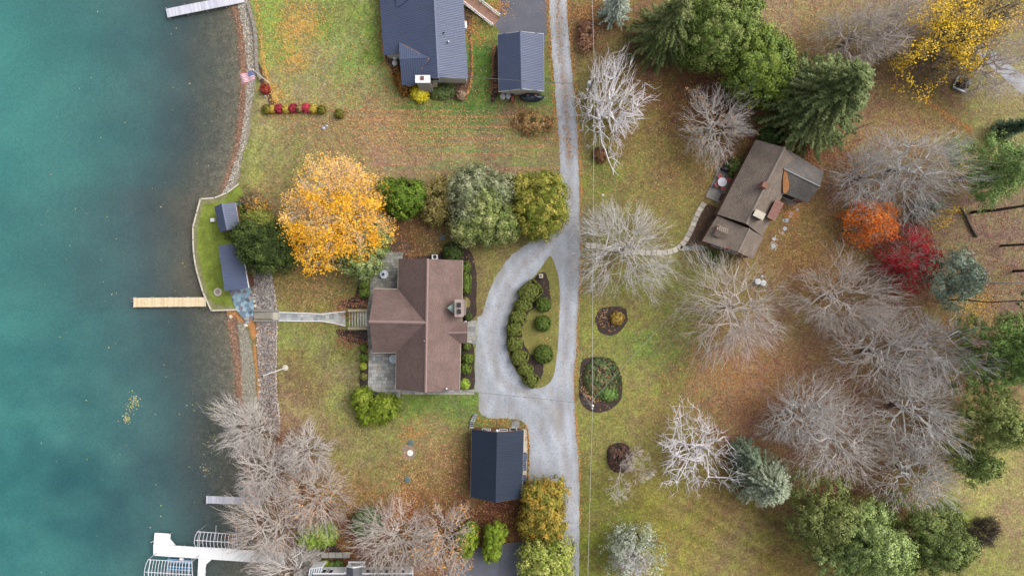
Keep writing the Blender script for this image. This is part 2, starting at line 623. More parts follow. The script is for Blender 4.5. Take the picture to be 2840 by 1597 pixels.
gx = axis(-40, 2616, 6, 0, 0)
gy = axis(-40, 1489, 6, 0, 0)
gy = np.sort(np.concatenate([gy[(gy < 262) | (gy > 446)], np.arange(262, 447, 2.4)]))
GX, GY = np.meshgrid(gx, gy)
GZ = gz(GX, GY)
GZ = GZ + (fbm(GX / 40, GY / 40, 81, 3) - .5) * 0.10 * (GX > 930) * 0  # level ground
k = (CAM_H - GZ) / CAM_H / 20.0
Vg = np.stack([(GX * 1.10248 - 1420) * k, (798.5 - GY * 1.10248) * k, GZ - 0.0], -1).reshape(-1, 3)
nr, nc = GX.shape
idx = np.arange(nr * nc).reshape(nr, nc)
Fg = np.stack([idx[1:, :-1], idx[1:, 1:], idx[:-1, 1:], idx[:-1, :-1]], -1).reshape(-1, 4)
gm = mat("lawn_ground", attr='Col', rough=0.95, spec=0.08, noise=[(1.3, .2), (3.4, .4), (8.0, .45)], bump=(4.0, 1.0), cnoise=(2.2, .24))
ground = np_mesh("ground", Vg, Fg, gm, cols=srgb_np(ground_rgb(GX, GY)).reshape(-1, 3), smooth=True)
tag(ground, "autumn lawn, leaf strewn, sloping down to the lake", None, None, 'structure')

# ------------------------------------------------------------------ lake
wx_ = np.concatenate([-40 - np.cumsum(np.geomspace(12, 900, 14))[::-1], np.arange(-40, 720, 9.0)])
wy_ = np.concatenate([-40 - np.cumsum(np.geomspace(12, 900, 14))[::-1], np.arange(-40, 1490, 9.0), 1490 + np.cumsum(np.geomspace(12, 900, 14))])
QX, QY = np.meshgrid(wx_, wy_)
k = (CAM_H - WATER_Z) / CAM_H / 20
Vw = np.stack([(QX * 1.10248 - 1420) * k, (798.5 - QY * 1.10248) * k, np.full(QX.shape, WATER_Z)], -1).reshape(-1, 3)
# distance offshore; the sea wall bulges out so the deep water comes close to it
sea = np.interp(QY, [400, 458, 490, 520, 600, 700, 775, 790, 860], [583, 561, 500, 492, 487, 490, 520, 560, 578])
shore = np.where((QY > 458) & (QY < 800), sea, np.interp(QY, _sy, _sx))
dsh = shore - QX + (fbm(QX / 70, QY / 70, 5, 3) - .5) * 90 * np.clip((shore - QX) / 60, 0, 1)
knots = np.array([-30, 0, 22, 60, 110, 170, 260, 400, 600, 1200])
cr = np.array([118, 114, 106, 92, 80, 74, 70, 68, 68, 68.])
cg = np.array([112, 110, 106, 101, 96, 98, 106, 118, 129, 136.])
cb = np.array([98, 98, 98, 97, 98, 101, 107, 116, 125, 131.])
wc = np.stack([np.interp(dsh, knots, a) for a in (cr, cg, cb)], -1)
low = np.clip((QY - 700) / 500, 0, 1)[..., None] * np.clip((450 - QX) / 200, 0, 1)[..., None]
wc = wc + low * np.array([-12, -15, -11])
n1 = fbm(QX / 150 + 3, QY / 110, 15, 4) - .5
wc = wc + n1[..., None] * np.array([40, 52, 40]) * np.clip(0.4 + low, 0, 1)
n2 = fbm(QX / 40, QY / 40, 25, 3) - .5
wc = wc + n2[..., None] * np.array([16, 14, 10]) * np.clip(1 - dsh / 300, 0.15, 1)[..., None]
idx = np.arange(QX.size).reshape(QX.shape)
Fw = np.stack([idx[1:, :-1], idx[1:, 1:], idx[:-1, 1:], idx[:-1, :-1]], -1).reshape(-1, 4)
wm = bpy.data.materials.new("lake_water")
wm.use_nodes = True
n = wm.node_tree
b = n.nodes['Principled BSDF']
b.inputs['Roughness'].default_value = 0.12
b.inputs['IOR'].default_value = 1.33
at = n.nodes.new("ShaderNodeAttribute")
at.attribute_name = 'Col'
geo = n.nodes.new("ShaderNodeNewGeometry")
t = n.nodes.new("ShaderNodeTexNoise")
t.inputs['Scale'].default_value = 4.5
t.inputs['Detail'].default_value = 4
n.links.new(geo.outputs['Position'], t.inputs['Vector'])
mr = n.nodes.new("ShaderNodeMapRange")
mr.inputs[1].default_value, mr.inputs[2].default_value, mr.inputs[3].default_value, mr.inputs[4].default_value = .3, .7, .86, 1.14
n.links.new(t.outputs['Fac'], mr.inputs[0])
mx = n.nodes.new("ShaderNodeVectorMath")
mx.operation = 'SCALE'
n.links.new(at.outputs['Color'], mx.inputs[0])
n.links.new(mr.outputs[0], mx.inputs['Scale'])
n.links.new(mx.outputs[0], b.inputs['Base Color'])
t2 = n.nodes.new("ShaderNodeTexNoise")
t2.inputs['Scale'].default_value = 3.5
t2.inputs['Detail'].default_value = 3
n.links.new(geo.outputs['Position'], t2.inputs['Vector'])
bp = n.nodes.new("ShaderNodeBump")
bp.inputs['Strength'].default_value = 0.3
bp.inputs['Distance'].default_value = 0.05
n.links.new(t2.outputs['Fac'], bp.inputs['Height'])
n.links.new(bp.outputs[0], b.inputs['Normal'])
tr = n.nodes.new("ShaderNodeBsdfTransparent")
tr.inputs[0].default_value = (.92, .93, .88, 1)
ms = n.nodes.new("ShaderNodeMixShader")
sh = n.nodes.new("ShaderNodeAttribute")
sh.attribute_name = 'clear'
n.links.new(sh.outputs['Fac'], ms.inputs[0])
n.links.new(b.outputs[0], ms.inputs[1])
n.links.new(tr.outputs[0], ms.inputs[2])
n.links.new(ms.outputs[0], n.nodes['Material Output'].inputs[0])
water = np_mesh("lake_water", Vw, Fw, wm, cols=srgb_np(np.clip(wc, 20, 220)).reshape(-1, 3), smooth=True)
a = water.data.attributes.new('clear', 'FLOAT', 'POINT')
a.data.foreach_set('value', np.interp(np.interp(QY, _sy, _sx) - QX, [-10, 0, 30, 90, 150, 230], [.9, .85, .72, .45, .2, 0]).astype(np.float32).ravel())
tag(water, "calm turquoise lake water, slate grey near the shore", None, None, 'structure')

# ------------------------------------------------------------------ roads, drives, beds
ROAD_L = [('B', 1895, -400), ('B', 1895, 0), ('B', 1920, 500), ('B', 1950, 900), ('B', 1995, 1449), ('F', 2010, 440), ('F', 2000, 700), ('F', 1960, 860),
          ('F', 1850, 950), ('F', 1760, 1010), ('F', 1620, 1110), ('F', 1500, 1200), ('F', 1400, 1340), ('E', 1300, 450), ('E', 1250, 590), ('E', 1215, 710),
          ('E', 1170, 760), ('E', 1160, 960), ('E', 1150, 1200), ('E', 1148, 1390), ('G', 1330, 150), ('G', 1340, 330), ('G', 1450, 395), ('G', 1640, 400),
          ('G', 1760, 425), ('G', 1820, 500), ('G', 1845, 700), ('G', 1835, 950), ('G', 1850, 1150), ('T', 900, 600), ('T', 1130, 900), ('T', 1140, 1449), ('T', 1140, 2000)]
ROAD_R = [('T', 1400, 2000), ('T', 1400, 1449), ('G', 2345, 1449), ('G', 2340, 900), ('G', 2310, 500), ('G', 2290, 0), ('E', 2055, 1080), ('E', 2065, 750), ('E', 2090, 330),
          ('F', 2215, 1200), ('F', 2205, 800), ('F', 2195, 400), ('F', 2185, 0), ('B', 2160, 1100), ('B', 2120, 650), ('B', 2085, 250), ('B', 2075, 0), ('B', 2075, -400)]


def strip_noise_mat(name, base, alt, dark, leafcol, leaf_am):
    m = bpy.data.materials.new(name)
    m.use_nodes = True
    n = m.node_tree
    b = n.nodes['Principled BSDF']
    b.inputs['Roughness'].default_value = 0.92
    b.inputs['Specular IOR Level'].default_value = 0.15
    g = n.nodes.new("ShaderNodeNewGeometry")

    def noise(scale, detail=4, stretch=None):
        t = n.nodes.new("ShaderNodeTexNoise")
        t.inputs['Scale'].default_value = scale
        t.inputs['Detail'].default_value = detail
        if stretch:
            mp = n.nodes.new("ShaderNodeMapping")
            mp.inputs['Scale'].default_value = stretch
            n.links.new(g.outputs['Position'], mp.inputs[0])
            n.links.new(mp.outputs[0], t.inputs['Vector'])
        else:
            n.links.new(g.outputs['Position'], t.inputs['Vector'])
        return t.outputs['Fac']

    def ramp(v, lo, hi):
        r = n.nodes.new("ShaderNodeMapRange")
        r.inputs[1].default_value, r.inputs[2].default_value = lo, hi
        n.links.new(v, r.inputs[0])
        return r.outputs[0]

    def mixc(f, c1, c2):
        mx = n.nodes.new("ShaderNodeMix")
        mx.data_type = 'RGBA'
        n.links.new(f, mx.inputs[0])
        for i, c in ((6, c1), (7, c2)):
            if isinstance(c, tuple):
                mx.inputs[i].default_value = (*c, 1)
            else:
                n.links.new(c, mx.inputs[i])
        return mx.outputs[2]
    s = mixc(ramp(noise(0.35, 4, (1.6, .6, 1)), .35, .68), base, alt)
    s = mixc(ramp(noise(2.6, 5), .54, .85), s, dark)
    s = mixc(ramp(noise(6.0, 3), .52, .75), s, dark)
    lf = n.nodes.new("ShaderNodeMath")
    lf.operation = 'MULTIPLY'
    n.links.new(ramp(noise(0.4, 4, (1.5, .5, 1)), .48, .7), lf.inputs[0])
    lf.inputs[1].default_value = leaf_am
    s = mixc(lf.outputs[0], s, leafcol)
    at = n.nodes.new("ShaderNodeAttribute")
    at.attribute_name = 'Col'
    mm = n.nodes.new("ShaderNodeVectorMath")
    mm.operation = 'MULTIPLY'
    n.links.new(s, mm.inputs[0])
    n.links.new(at.outputs['Color'], mm.inputs[1])
    n.links.new(mm.outputs[0], b.inputs['Base Color'])
    bp = n.nodes.new("ShaderNodeBump")
    bp.inputs['Strength'].default_value = 0.5
    bp.inputs['Distance'].default_value = 0.04
    n.links.new(noise(14, 3), bp.inputs['Height'])
    n.links.new(bp.outputs[0], b.inputs['Normal'])
    MATS[name] = m
    return m


M_grav = strip_noise_mat("gravel_drive", C(186, 190, 199), C(163, 166, 174), C(134, 137, 145), C(166, 154, 138), .4)
oL = catmull([ov(*p) for p in ROAD_L], 10, False)
oR = catmull([ov(*p) for p in ROAD_R], 12, False)
rr = np.random.default_rng(5)
road_out = [(p[0] + rr.normal(0, .8), p[1] + rr.normal(0, .8)) for p in oL + oR]
LANES = [[('B', 1985, -400), ('B', 1985, 0), ('B', 2020, 500), ('B', 2085, 1449), ('F', 2100, 400), ('F', 2110, 900), ('E', 2000, 250), ('E', 1985, 700), ('E', 1960, 1080), ('G', 2150, 200), ('G', 2180, 600), ('G', 2230, 1000), ('T', 1290, 600), ('T', 1290, 2000)],
         [('F', 2080, 850), ('F', 1950, 1000), ('F', 1760, 1180), ('F', 1600, 1320), ('E', 1440, 470), ('E', 1370, 620), ('E', 1310, 800), ('E', 1290, 950), ('E', 1320, 1150), ('E', 1420, 1330), ('G', 1900, 200), ('G', 2050, 350), ('G', 2150, 600)]]
LN = [np.array(catmull([ov(*p) for p in ln], 14, False)) for ln in LANES]
EDGE = np.array(road_out)


def gravel_tone(x, y):
    """wheel tracks packed pale, a leafy crown between them, weedy darker margins"""
    wob = (fbm(x / 30, y / 30, 55, 3) - .5) * 9
    d = np.min([np.min(np.hypot(x[:, None] - l[None, :, 0], y[:, None] - l[None, :, 1]), 1) for l in LN], 0) * m_unit
    de = np.min(np.hypot(x[:, None] - EDGE[None, :, 0], y[:, None] - EDGE[None, :, 1]), 1)
    trk = np.exp(-((d - .85 + wob * .02) / .3) ** 2)
    mid = np.exp(-(d / .42) ** 2) * (.45 + .55 * (y < 420))
    p = fbm(x / 16, y / 22, 57, 4) - .5
    k_ = 1 + .13 * trk - .16 * mid + .34 * p
    edge = np.exp(-((de + wob * .5) / 3.2))
    c = np.stack([k_ * (1 + .1 * mid - .12 * edge), k_ * (1 - .03 * mid - .1 * edge), k_ * (1 - .16 * mid - .3 * edge)], -1)
    return np.clip(c, .35, 1.3)


m_unit = 0.055124
drape("gravel_drive", road_out, M_grav, 0.012, step=6, colfun=gravel_tone)
M_asph = mat("asphalt", C(104, 106, 116), rough=.9, noise=[(.5, .16), (3, .1), (25, .16)])
drape("asphalt_driveway", [ov(*p) for p in [('B', 1392, -400), ('B', 1392, 190), ('B', 1345, 258), ('B', 1388, 300), ('B', 1388, 480), ('B', 1845, 480), ('B', 1868, 330), ('B', 1870, -400)]], M_asph, 0.008)
drape("asphalt_driveway", rough_outline([ov(*p) for p in [('S', 2440, 430), ('T', 0, 1060), ('T', 250, 1090), ('T', 450, 1040), ('T', 700, 1010), ('T', 900, 1030), ('T', 1150, 1000), ('T', 1150, 1700), ('T', -900, 1700), ('S', 2000, 900), ('S', 2260, 650)]], 3, .3, 3), M_asph, 0.008)
drape("asphalt_driveway", rough_outline([ov(*p) for p in [('J', 1700, 330), ('J', 1780, 480), ('J', 2000, 680), ('J', 2318, 960), ('J', 2700, 1240), ('J', 2700, 1000), ('J', 2318, 760), ('J', 2100, 590), ('J', 1900, 400)]], 4, .5, 4), M_grav, 0.008, step=14, colfun=gravel_tone).name = "gravel_lane"

ISL = [('E', 1830, 195), ('E', 1870, 290), ('E', 1900, 400), ('E', 1908, 550), ('E', 1905, 700), ('E', 1890, 1000), ('E', 1860, 1230), ('E', 1805, 1335), ('E', 1690, 1372),
       ('E', 1580, 1300), ('E', 1470, 1130), ('E', 1432, 960), ('E', 1435, 820), ('E', 1470, 690), ('E', 1555, 540), ('E', 1660, 400), ('E', 1740, 300), ('E', 1790, 220)]
M_islg = mat("island_grass", C(134, 130, 74), rough=.95, spec=.1, noise=[(.6, .2), (3, .2), (12, .25)], bump=(6, .6))
drape("island_lawn", rough_outline([ov(*p) for p in ISL], 5, .4, 6), M_islg, 0.03)
M_mulch = mat("bark_mulch", C(78, 66, 62), rough=.95, spec=.1, noise=[(1.2, .25), (9, .35), (30, .3)], bump=(18, .8))
M_mulch2 = mat("brown_mulch", C(104, 84, 70), rough=.95, spec=.1, noise=[(1.2, .25), (9, .35), (30, .3)], bump=(18, .8))
BEDS = [
    [('E', 1700, 370), ('E', 1735, 340), ('E', 1785, 350), ('E', 1810, 430), ('E', 1825, 560), ('E', 1828, 660), ('E', 1780, 690), ('E', 1700, 650), ('E', 1640, 690), ('E', 1600, 760),
     ('E', 1575, 830), ('E', 1570, 900), ('E', 1590, 980), ('E', 1640, 1060), ('E', 1700, 1100), ('E', 1760, 1160), ('E', 1755, 1250), ('E', 1715, 1320), ('E', 1690, 1360), ('E', 1610, 1310),
     ('E', 1500, 1160), ('E', 1450, 990), ('E', 1450, 830), ('E', 1500, 680), ('E', 1590, 520)],
    [('E', 1680, 790), ('E', 1720, 730), ('E', 1800, 730), ('E', 1830, 790), ('E', 1800, 850), ('E', 1720, 850)],
    [('E', 580, 205), ('E', 700, 195), ('E', 870, 155), ('E', 900, 110), ('E', 1000, 80), ('E', 1080, 100), ('E', 1130, 200), ('E', 1165, 350), ('E', 1168, 480), ('E', 1160, 600),
     ('E', 1168, 690), ('E', 1140, 745), ('E', 1050, 770), ('E', 1000, 600), ('E', 1000, 260), ('E', 580, 260)],
    [('E', 1020, 975), ('E', 1090, 970), ('E', 1140, 1000), ('E', 1145, 1200), ('E', 1140, 1370), ('E', 1000, 1390), ('E', 980, 1100)],
    [('E', 110, 330), ('E', 210, 330), ('E', 210, 560), ('E', 200, 650), ('E', 120, 660), ('E', 40, 660), ('E', -60, 640), ('E', -40, 590), ('E', 60, 570), ('E', 105, 450)],
    [('E', 200, 850), ('E', 190, 1000), ('E', 195, 1390), ('E', 125, 1380), ('E', 130, 1100), ('E', 105, 980), ('E', 0, 950), ('E', -70, 900), ('E', -80, 850), ('E', 60, 860)],
    [('N', 330, 300), ('N', 370, 210), ('N', 480, 180), ('N', 600, 185), ('N', 650, 250), ('N', 640, 350), ('N', 570, 440), ('N', 470, 470), ('N', 380, 440), ('N', 340, 370)],
    [('N', 200, 720), ('N', 310, 690), ('N', 430, 700), ('N', 530, 770), ('N', 590, 880), ('N', 600, 1020), ('N', 580, 1120), ('N', 500, 1200), ('N', 380, 1245), ('N', 260, 1220), ('N', 180, 1130), ('N', 165, 1000), ('N', 175, 850)],
    [('O', 400, 330), ('O', 430, 275), ('O', 520, 250), ('O', 600, 290), ('O', 630, 370), ('O', 600, 470), ('O', 530, 525), ('O', 450, 500), ('O', 405, 430)],
    [('L', 290, 800), ('L', 330, 790), ('L', 415, 840), ('L', 395, 890), ('L', 260, 1150), ('L', 200, 1195), ('L', 80, 1195), ('L', 120, 1100), ('L', 200, 940), ('L', 250, 840)],
    [('B', 1375, 480), ('B', 1390, 900), ('B', 1380, 960), ('B', 1315, 1040), ('B', 1310, 900), ('B', 1330, 600), ('B', 1345, 520)],
    [('B', 1040, 120), ('B', 1110, 130), ('B', 1105, 400), ('B', 1120, 700), ('B', 1115, 850), ('B', 1050, 980), ('B', 850, 1000), ('B', 600, 985), ('B', 480, 950), ('B', 380, 860), ('B', 310, 700), ('B', 240, 570), ('B', 380, 560), ('B', 420, 850), ('B', 1060, 790)],
    [('S', 250, 470), ('S', 340, 410), ('S', 430, 440), ('S', 540, 540), ('S', 520, 580), ('S', 280, 580)],
    [('F', 270, 1120), ('F', 330, 1060), ('F', 450, 1040), ('F', 510, 1100), ('F', 480, 1200), ('F', 420, 1230), ('F', 280, 1150)],
    [('A', 1140, 640), ('A', 1180, 680), ('A', 1260, 850), ('A', 1290, 960), ('A', 1330, 1030), ('A', 1260, 1060), ('A', 1230, 960), ('A', 1170, 850), ('A', 1140, 740)],
]
for i, bd in enumerate(BEDS):
    drape("mulch_bed", rough_outline([ov(*p) for p in bd], 4, .7, 20 + i), M_mulch if i not in (9, 13, 14, 11) else M_mulch2, 0.036 if i < 2 else 0.02)

# ------------------------------------------------------------------ shore strips
def strip(name, left, right, m, dz, n=60, amp=1.0, seed=1, **kw):
    o1 = catmull([ov(*p) for p in left], 6, False)
    o2 = catmull([ov(*p) for p in right], 6, False)
    r_ = np.random.default_rng(seed)
    pts = [(p[0] + r_.normal(0, amp), p[1] + r_.normal(0, amp)) for p in o1 + o2[::-1]]
    return drape(name, pts, m, dz, step=9, **kw)


M_wrack = mat("wet_leaf_drift", C(136, 112, 96), rough=.95, spec=.1, noise=[(2, .3), (9, .35), (25, .3)], bump=(14, .9))
M_shingle = mat("grey_shore_shingle", C(168, 160, 146), rough=.9, spec=.15, noise=[(1.5, .2), (8, .25), (26, .35)], bump=(16, .9))
M_riprap = mat("riprap_base", C(172, 167, 163), rough=.9, spec=.15, noise=[(1.0, .2), (6, .3), (20, .35)], bump=(12, .9))
strip("leaf_drift_band", [('A', 850, 10), ('A', 905, 150), ('A', 940, 300), ('A', 950, 500), ('A', 975, 700), ('A', 965, 950), ('A', 955, 1150), ('A', 925, 1320), ('C', 905, 50), ('C', 870, 200), ('C', 790, 390), ('C', 735, 515)],
      [('A', 940, 10), ('A', 960, 150), ('A', 985, 300), ('A', 1005, 500), ('A', 1030, 700), ('A', 1010, 950), ('A', 1005, 1150), ('A', 970, 1320), ('C', 945, 50), ('C', 910, 200), ('C', 835, 390), ('C', 775, 520)], M_wrack, 0.02, seed=2)
strip("shore_shingle", [('A', 940, 10), ('A', 960, 150), ('A', 985, 300), ('A', 1005, 500), ('A', 1030, 700), ('A', 1010, 950), ('A', 1005, 1150), ('A', 970, 1320), ('C', 945, 50), ('C', 910, 200), ('C', 835, 390), ('C', 775, 520)],
      [('A', 1040, 10), ('A', 1080, 150), ('A', 1110, 300), ('A', 1125, 500), ('A', 1125, 700), ('A', 1110, 850), ('A', 1075, 1080), ('A', 1060, 1320), ('C', 1005, 50), ('C', 975, 170), ('C', 935, 380), ('C', 850, 480)], M_shingle, 0.016, seed=3)
strip("leaf_drift_band", [('D', 995, 615), ('D', 1025, 700), ('D', 1045, 850), ('D', 1070, 1000), ('D', 1095, 1200), ('D', 1105, 1449), ('H', 925, 150), ('H', 930, 350), ('H', 935, 480), ('H', 980, 700), ('H', 1020, 900), ('H', 1050, 1449)],
      [('D', 1100, 590), ('D', 1115, 700), ('D', 1130, 850), ('D', 1145, 1000), ('D', 1155, 1200), ('D', 1165, 1449), ('H', 970, 150), ('H', 985, 350), ('H', 1020, 480), ('H', 1060, 700), ('H', 1090, 900), ('H', 1110, 1449)], M_wrack, 0.02, seed=4)
strip("shore_shingle", [('D', 1110, 690), ('D', 1130, 850), ('D', 1145, 1000), ('D', 1155, 1200), ('D', 1165, 1449), ('H', 970, 150), ('H', 985, 350), ('H', 1010, 430)],
      [('D', 1200, 750), ('D', 1235, 850), ('D', 1265, 1000), ('D', 1290, 1200), ('D', 1310, 1449), ('H', 1060, 150), ('H', 1060, 350), ('H', 1050, 430)], M_shingle, 0.016, seed=5)
RIP_U = ([('D', 1245, 130), ('D', 1255, 300), ('D', 1280, 400), ('D', 1300, 580)], [('D', 1380, 130), ('D', 1450, 200), ('D', 1490, 380), ('D', 1515, 580)])
RIP_L = ([('D', 1310, 690), ('D', 1315, 850), ('D', 1320, 1000), ('D', 1330, 1200), ('D', 1345, 1449), ('H', 1090, 120), ('H', 1090, 250)],
         [('D', 1520, 690), ('D', 1515, 850), ('D', 1510, 1000), ('D', 1510, 1200), ('D', 1515, 1449), ('H', 1240, 120), ('H', 1240, 330)])
strip("riprap_bank", *RIP_U, M_riprap, 0.02, seed=6)
strip("riprap_bank", *RIP_L, M_riprap, 0.02, seed=7)
M_sand = mat("worn_beach_turf", C(132, 126, 88), rough=.95, spec=.1, noise=[(1.5, .25), (8, .25)], bump=(10, .6))
strip("beach_turf", [('D', 1200, 700), ('D', 1235, 850), ('D', 1265, 1000), ('D', 1290, 1200), ('D', 1310, 1449)], [('D', 1308, 690), ('D', 1312, 850), ('D', 1318, 1000), ('D', 1328, 1200), ('D', 1343, 1449)], M_sand, 0.014, seed=8)


# ------------------------------------------------------------------ loose stones and fallen leaves: uncountable
def rocks(name, pts, sizes, cols, m, seed=0):
    """pts (n,3); small irregular stones, 8 faces each"""
    r_ = np.random.default_rng(seed)
    n = len(pts)
    base = np.array([[1, 0, 0], [0, 1, 0], [-1, 0, 0], [0, -1, 0], [0, 0, .75], [0, 0, -.4]])
    jit = r_.uniform(.65, 1.25, (n, 6, 1))
    ang = r_.uniform(0, 6.28, n)
    cs, sn = np.cos(ang), np.sin(ang)
    v = base[None] * jit * sizes[:, None, None]
    v[..., 0] *= r_.uniform(.7, 1.3, (n, 1))
    x = v[..., 0] * cs[:, None] - v[..., 1] * sn[:, None]
    y = v[..., 0] * sn[:, None] + v[..., 1] * cs[:, None]
    v = np.stack([x, y, v[..., 2]], -1) + pts[:, None, :]
    f = np.array([[0, 1, 4], [1, 2, 4], [2, 3, 4], [3, 0, 4], [1, 0, 5], [2, 1, 5], [3, 2, 5], [0, 3, 5]])
    F = (f[None] + (np.arange(n) * 6)[:, None, None]).reshape(-1, 3)
    o = np_mesh(name, v.reshape(-1, 3), F, m, cols=np.repeat(cols, 6, 0))
    return o


def pts_in(outline, n, seed, dz=0.0):
    r_ = np.random.default_rng(seed)
    xs = np.array([p[0] for p in outline])
    ys = np.array([p[1] for p in outline])
    x = r_.uniform(xs.min(), xs.max(), n * 4)
    y = r_.uniform(ys.min(), ys.max(), n * 4)
    ok = inside(x, y, outline)
    x, y = x[ok][:n], y[ok][:n]
    return x, y


def to_world(x, y, z):
    k = (CAM_H - z) / CAM_H / 20
    return np.stack([(x * 1.10248 - 1420) * k, (798.5 - y * 1.10248) * k, z], -1)


M_stone = mat("loose_stone", attr='Col', rough=.85, spec=.2, noise=[(20, .15)])
for i, (nm, L_, R_, cnt, s0, s1, pal, lab) in enumerate([
    ("riprap_stones", RIP_U[0], RIP_U[1], 2600, .06, .17, [(205, 198, 190), (170, 165, 165), (140, 132, 126), (190, 170, 150), (120, 112, 108)], "loose grey stones on the bank above the flagstone landing"),
    ("riprap_stones", RIP_L[0], RIP_L[1], 4200, .06, .18, [(210, 200, 192), (180, 170, 168), (150, 138, 132), (196, 168, 148), (125, 112, 106)], "loose pale stones on the long bank below the landing stairs"),
    ("shore_pebbles", [('A', 930, 10), ('A', 985, 300), ('A', 1030, 700), ('A', 1005, 1150), ('C', 945, 50), ('C', 835, 390), ('C', 760, 520)],
     [('A', 1040, 10), ('A', 1100, 300), ('A', 1110, 850), ('A', 1050, 1150), ('C', 990, 80), ('C', 900, 400), ('C', 840, 480)], 3600, .05, .12, [(200, 195, 180), (165, 158, 146), (140, 128, 112), (215, 205, 195)], "grey pebbles along the upper shore"),
    ("shore_pebbles", [('D', 1110, 690), ('D', 1145, 1000), ('D', 1165, 1449), ('H', 985, 350)], [('D', 1200, 750), ('D', 1265, 1000), ('D', 1310, 1449), ('H', 1060, 350)], 2600, .04, .1,
     [(190, 188, 170), (160, 156, 142), (135, 128, 110)], "grey pebbles along the shore below the dock")]):
    o1 = catmull([ov(*p) for p in L_], 5, False)
    o2 = catmull([ov(*p) for p in R_], 5, False)
    x, y = pts_in([tuple(p) for p in o1 + o2[::-1]], cnt, 100 + i)
    z = gz(x, y) + .03
    r_ = np.random.default_rng(200 + i)
    pal = np.array([srgb_np(np.array(c, float)) for c in pal])
    cc = pal[r_.integers(0, len(pal), len(x))] * r_.uniform(1.0, 1.5, (len(x), 1))
    o = rocks(nm, to_world(x, y, z), r_.uniform(s0, s1, len(x)), cc, M_stone, 300 + i)
    tag(o, lab, None, None, 'stuff')

# leaf fall: x y radius count palette
TAN = [(214, 172, 120), (196, 146, 96), (176, 124, 82), (226, 186, 132)]
GOLD = [(236, 190, 96), (226, 172, 80), (214, 168, 110), (240, 206, 130)]
RUST = [(186, 132, 96), (160, 108, 80), (206, 156, 116), (138, 96, 74)]
ORNG = [(214, 152, 96), (200, 134, 82), (226, 172, 112)]
LEAFZ = [(755, 60, 45, 2600, GOLD), (735, 150, 28, 1300, GOLD), (720, 110, 60, 900, GOLD), (700, 230, 30, 500, GOLD), (850, 150, 120, 900, GOLD), 
         (950, 282, 90, 2300, TAN), (1050, 310, 120, 1500, TAN), (820, 300, 80, 1300, TAN), (720, 310, 60, 700, TAN), (960, 350, 130, 1500, TAN), (1250, 320, 100, 500, TAN), (1060, 420, 160, 1400, TAN),
         (1250, 20, 25, 600, ORNG), (1180, 60, 20, 300, ORNG), (1200, 100, 20, 300, ORNG), (1345, 315, 40, 600, RUST),
         (790, 700, 70, 1500, TAN), (780, 760, 60, 900, TAN), (1040, 575, 60, 700, RUST), (1130, 620, 60, 350, TAN), (640, 480, 40, 500, TAN), (660, 540, 40, 600, RUST), (870, 440, 100, 1200, TAN),
         (860, 775, 25, 700, RUST), (905, 760, 18, 400, RUST), (870, 860, 25, 600, RUST), (915, 870, 15, 350, RUST), 
         (1100, 1140, 70, 1500, TAN), (1040, 1090, 30, 500, ORNG), (1160, 1160, 30, 600, TAN), (1030, 1200, 30, 500, TAN), (900, 1180, 120, 700, TAN), (1000, 1285, 60, 1600, ORNG), (900, 1290, 80, 1500, RUST),
         (1250, 1280, 70, 1500, RUST), (1150, 1260, 70, 1200, RUST), (700, 1250, 90, 2200, RUST), (680, 1150, 50, 900, RUST), (760, 1300, 70, 1600, ORNG), (700, 1080, 30, 400, RUST), (1080, 1330, 70, 1300, RUST), (950, 1350, 60, 900, RUST),
         (1490, 90, 40, 900, RUST), (1480, 40, 30, 700, ORNG), 
         (1600, 330, 140, 1300, TAN), (1700, 430, 100, 1200, TAN), (1560, 480, 100, 700, TAN), (1750, 250, 120, 900, RUST), (1950, 70, 90, 1600, TAN), (2080, 60, 80, 1200, TAN), (2050, 370, 70, 1600, RUST), (2120, 450, 80, 1800, TAN),
         (2250, 260, 90, 1500, TAN), (2320, 320, 60, 800, TAN), (2200, 380, 80, 1300, RUST), (2450, 280, 90, 500, TAN), (2060, 600, 80, 2200, TAN), (2120, 680, 80, 2200, TAN), (2020, 660, 60, 1000, TAN), (2480, 620, 120, 1800, RUST),
         (2450, 500, 80, 700, RUST), (2540, 720, 60, 700, RUST), (1850, 930, 110, 3200, ORNG), (1950, 980, 100, 2600, RUST), (1750, 950, 90, 900, TAN), (1860, 1050, 100, 1800, RUST), (2060, 920, 120, 2200, RUST), (2200, 850, 140, 1500, RUST),
         (2150, 1080, 130, 1600, RUST), (2300, 1100, 120, 1000, RUST), (2100, 800, 120, 1200, RUST), (1900, 780, 140, 1000, RUST), (1600, 1000, 140, 500, TAN), (1700, 1350, 180, 500, GOLD), (1600, 700, 140, 500, TAN), (1400, 760, 40, 150, TAN),
         (1370, 870, 30, 150, TAN), (2250, 700, 80, 900, RUST), (1290, 240, 22, 300, RUST), (2000, 520, 30, 300, ORNG), (1990, 540, 14, 500, ORNG), (1535, 800, 28, 140, TAN), (1490, 985, 14, 700, TAN), (1525, 950, 12, 350, TAN), (1500, 960, 30, 500, TAN), (2450, 770, 40, 900, GOLD),
         (1150, 130, 10, 250, RUST), (1020, 640, 20, 400, RUST), (2480, 1250, 90, 400, TAN), (1250, 210, 16, 250, RUST)]
rr = np.random.default_rng(77)
LX, LY, LC = [], [], []
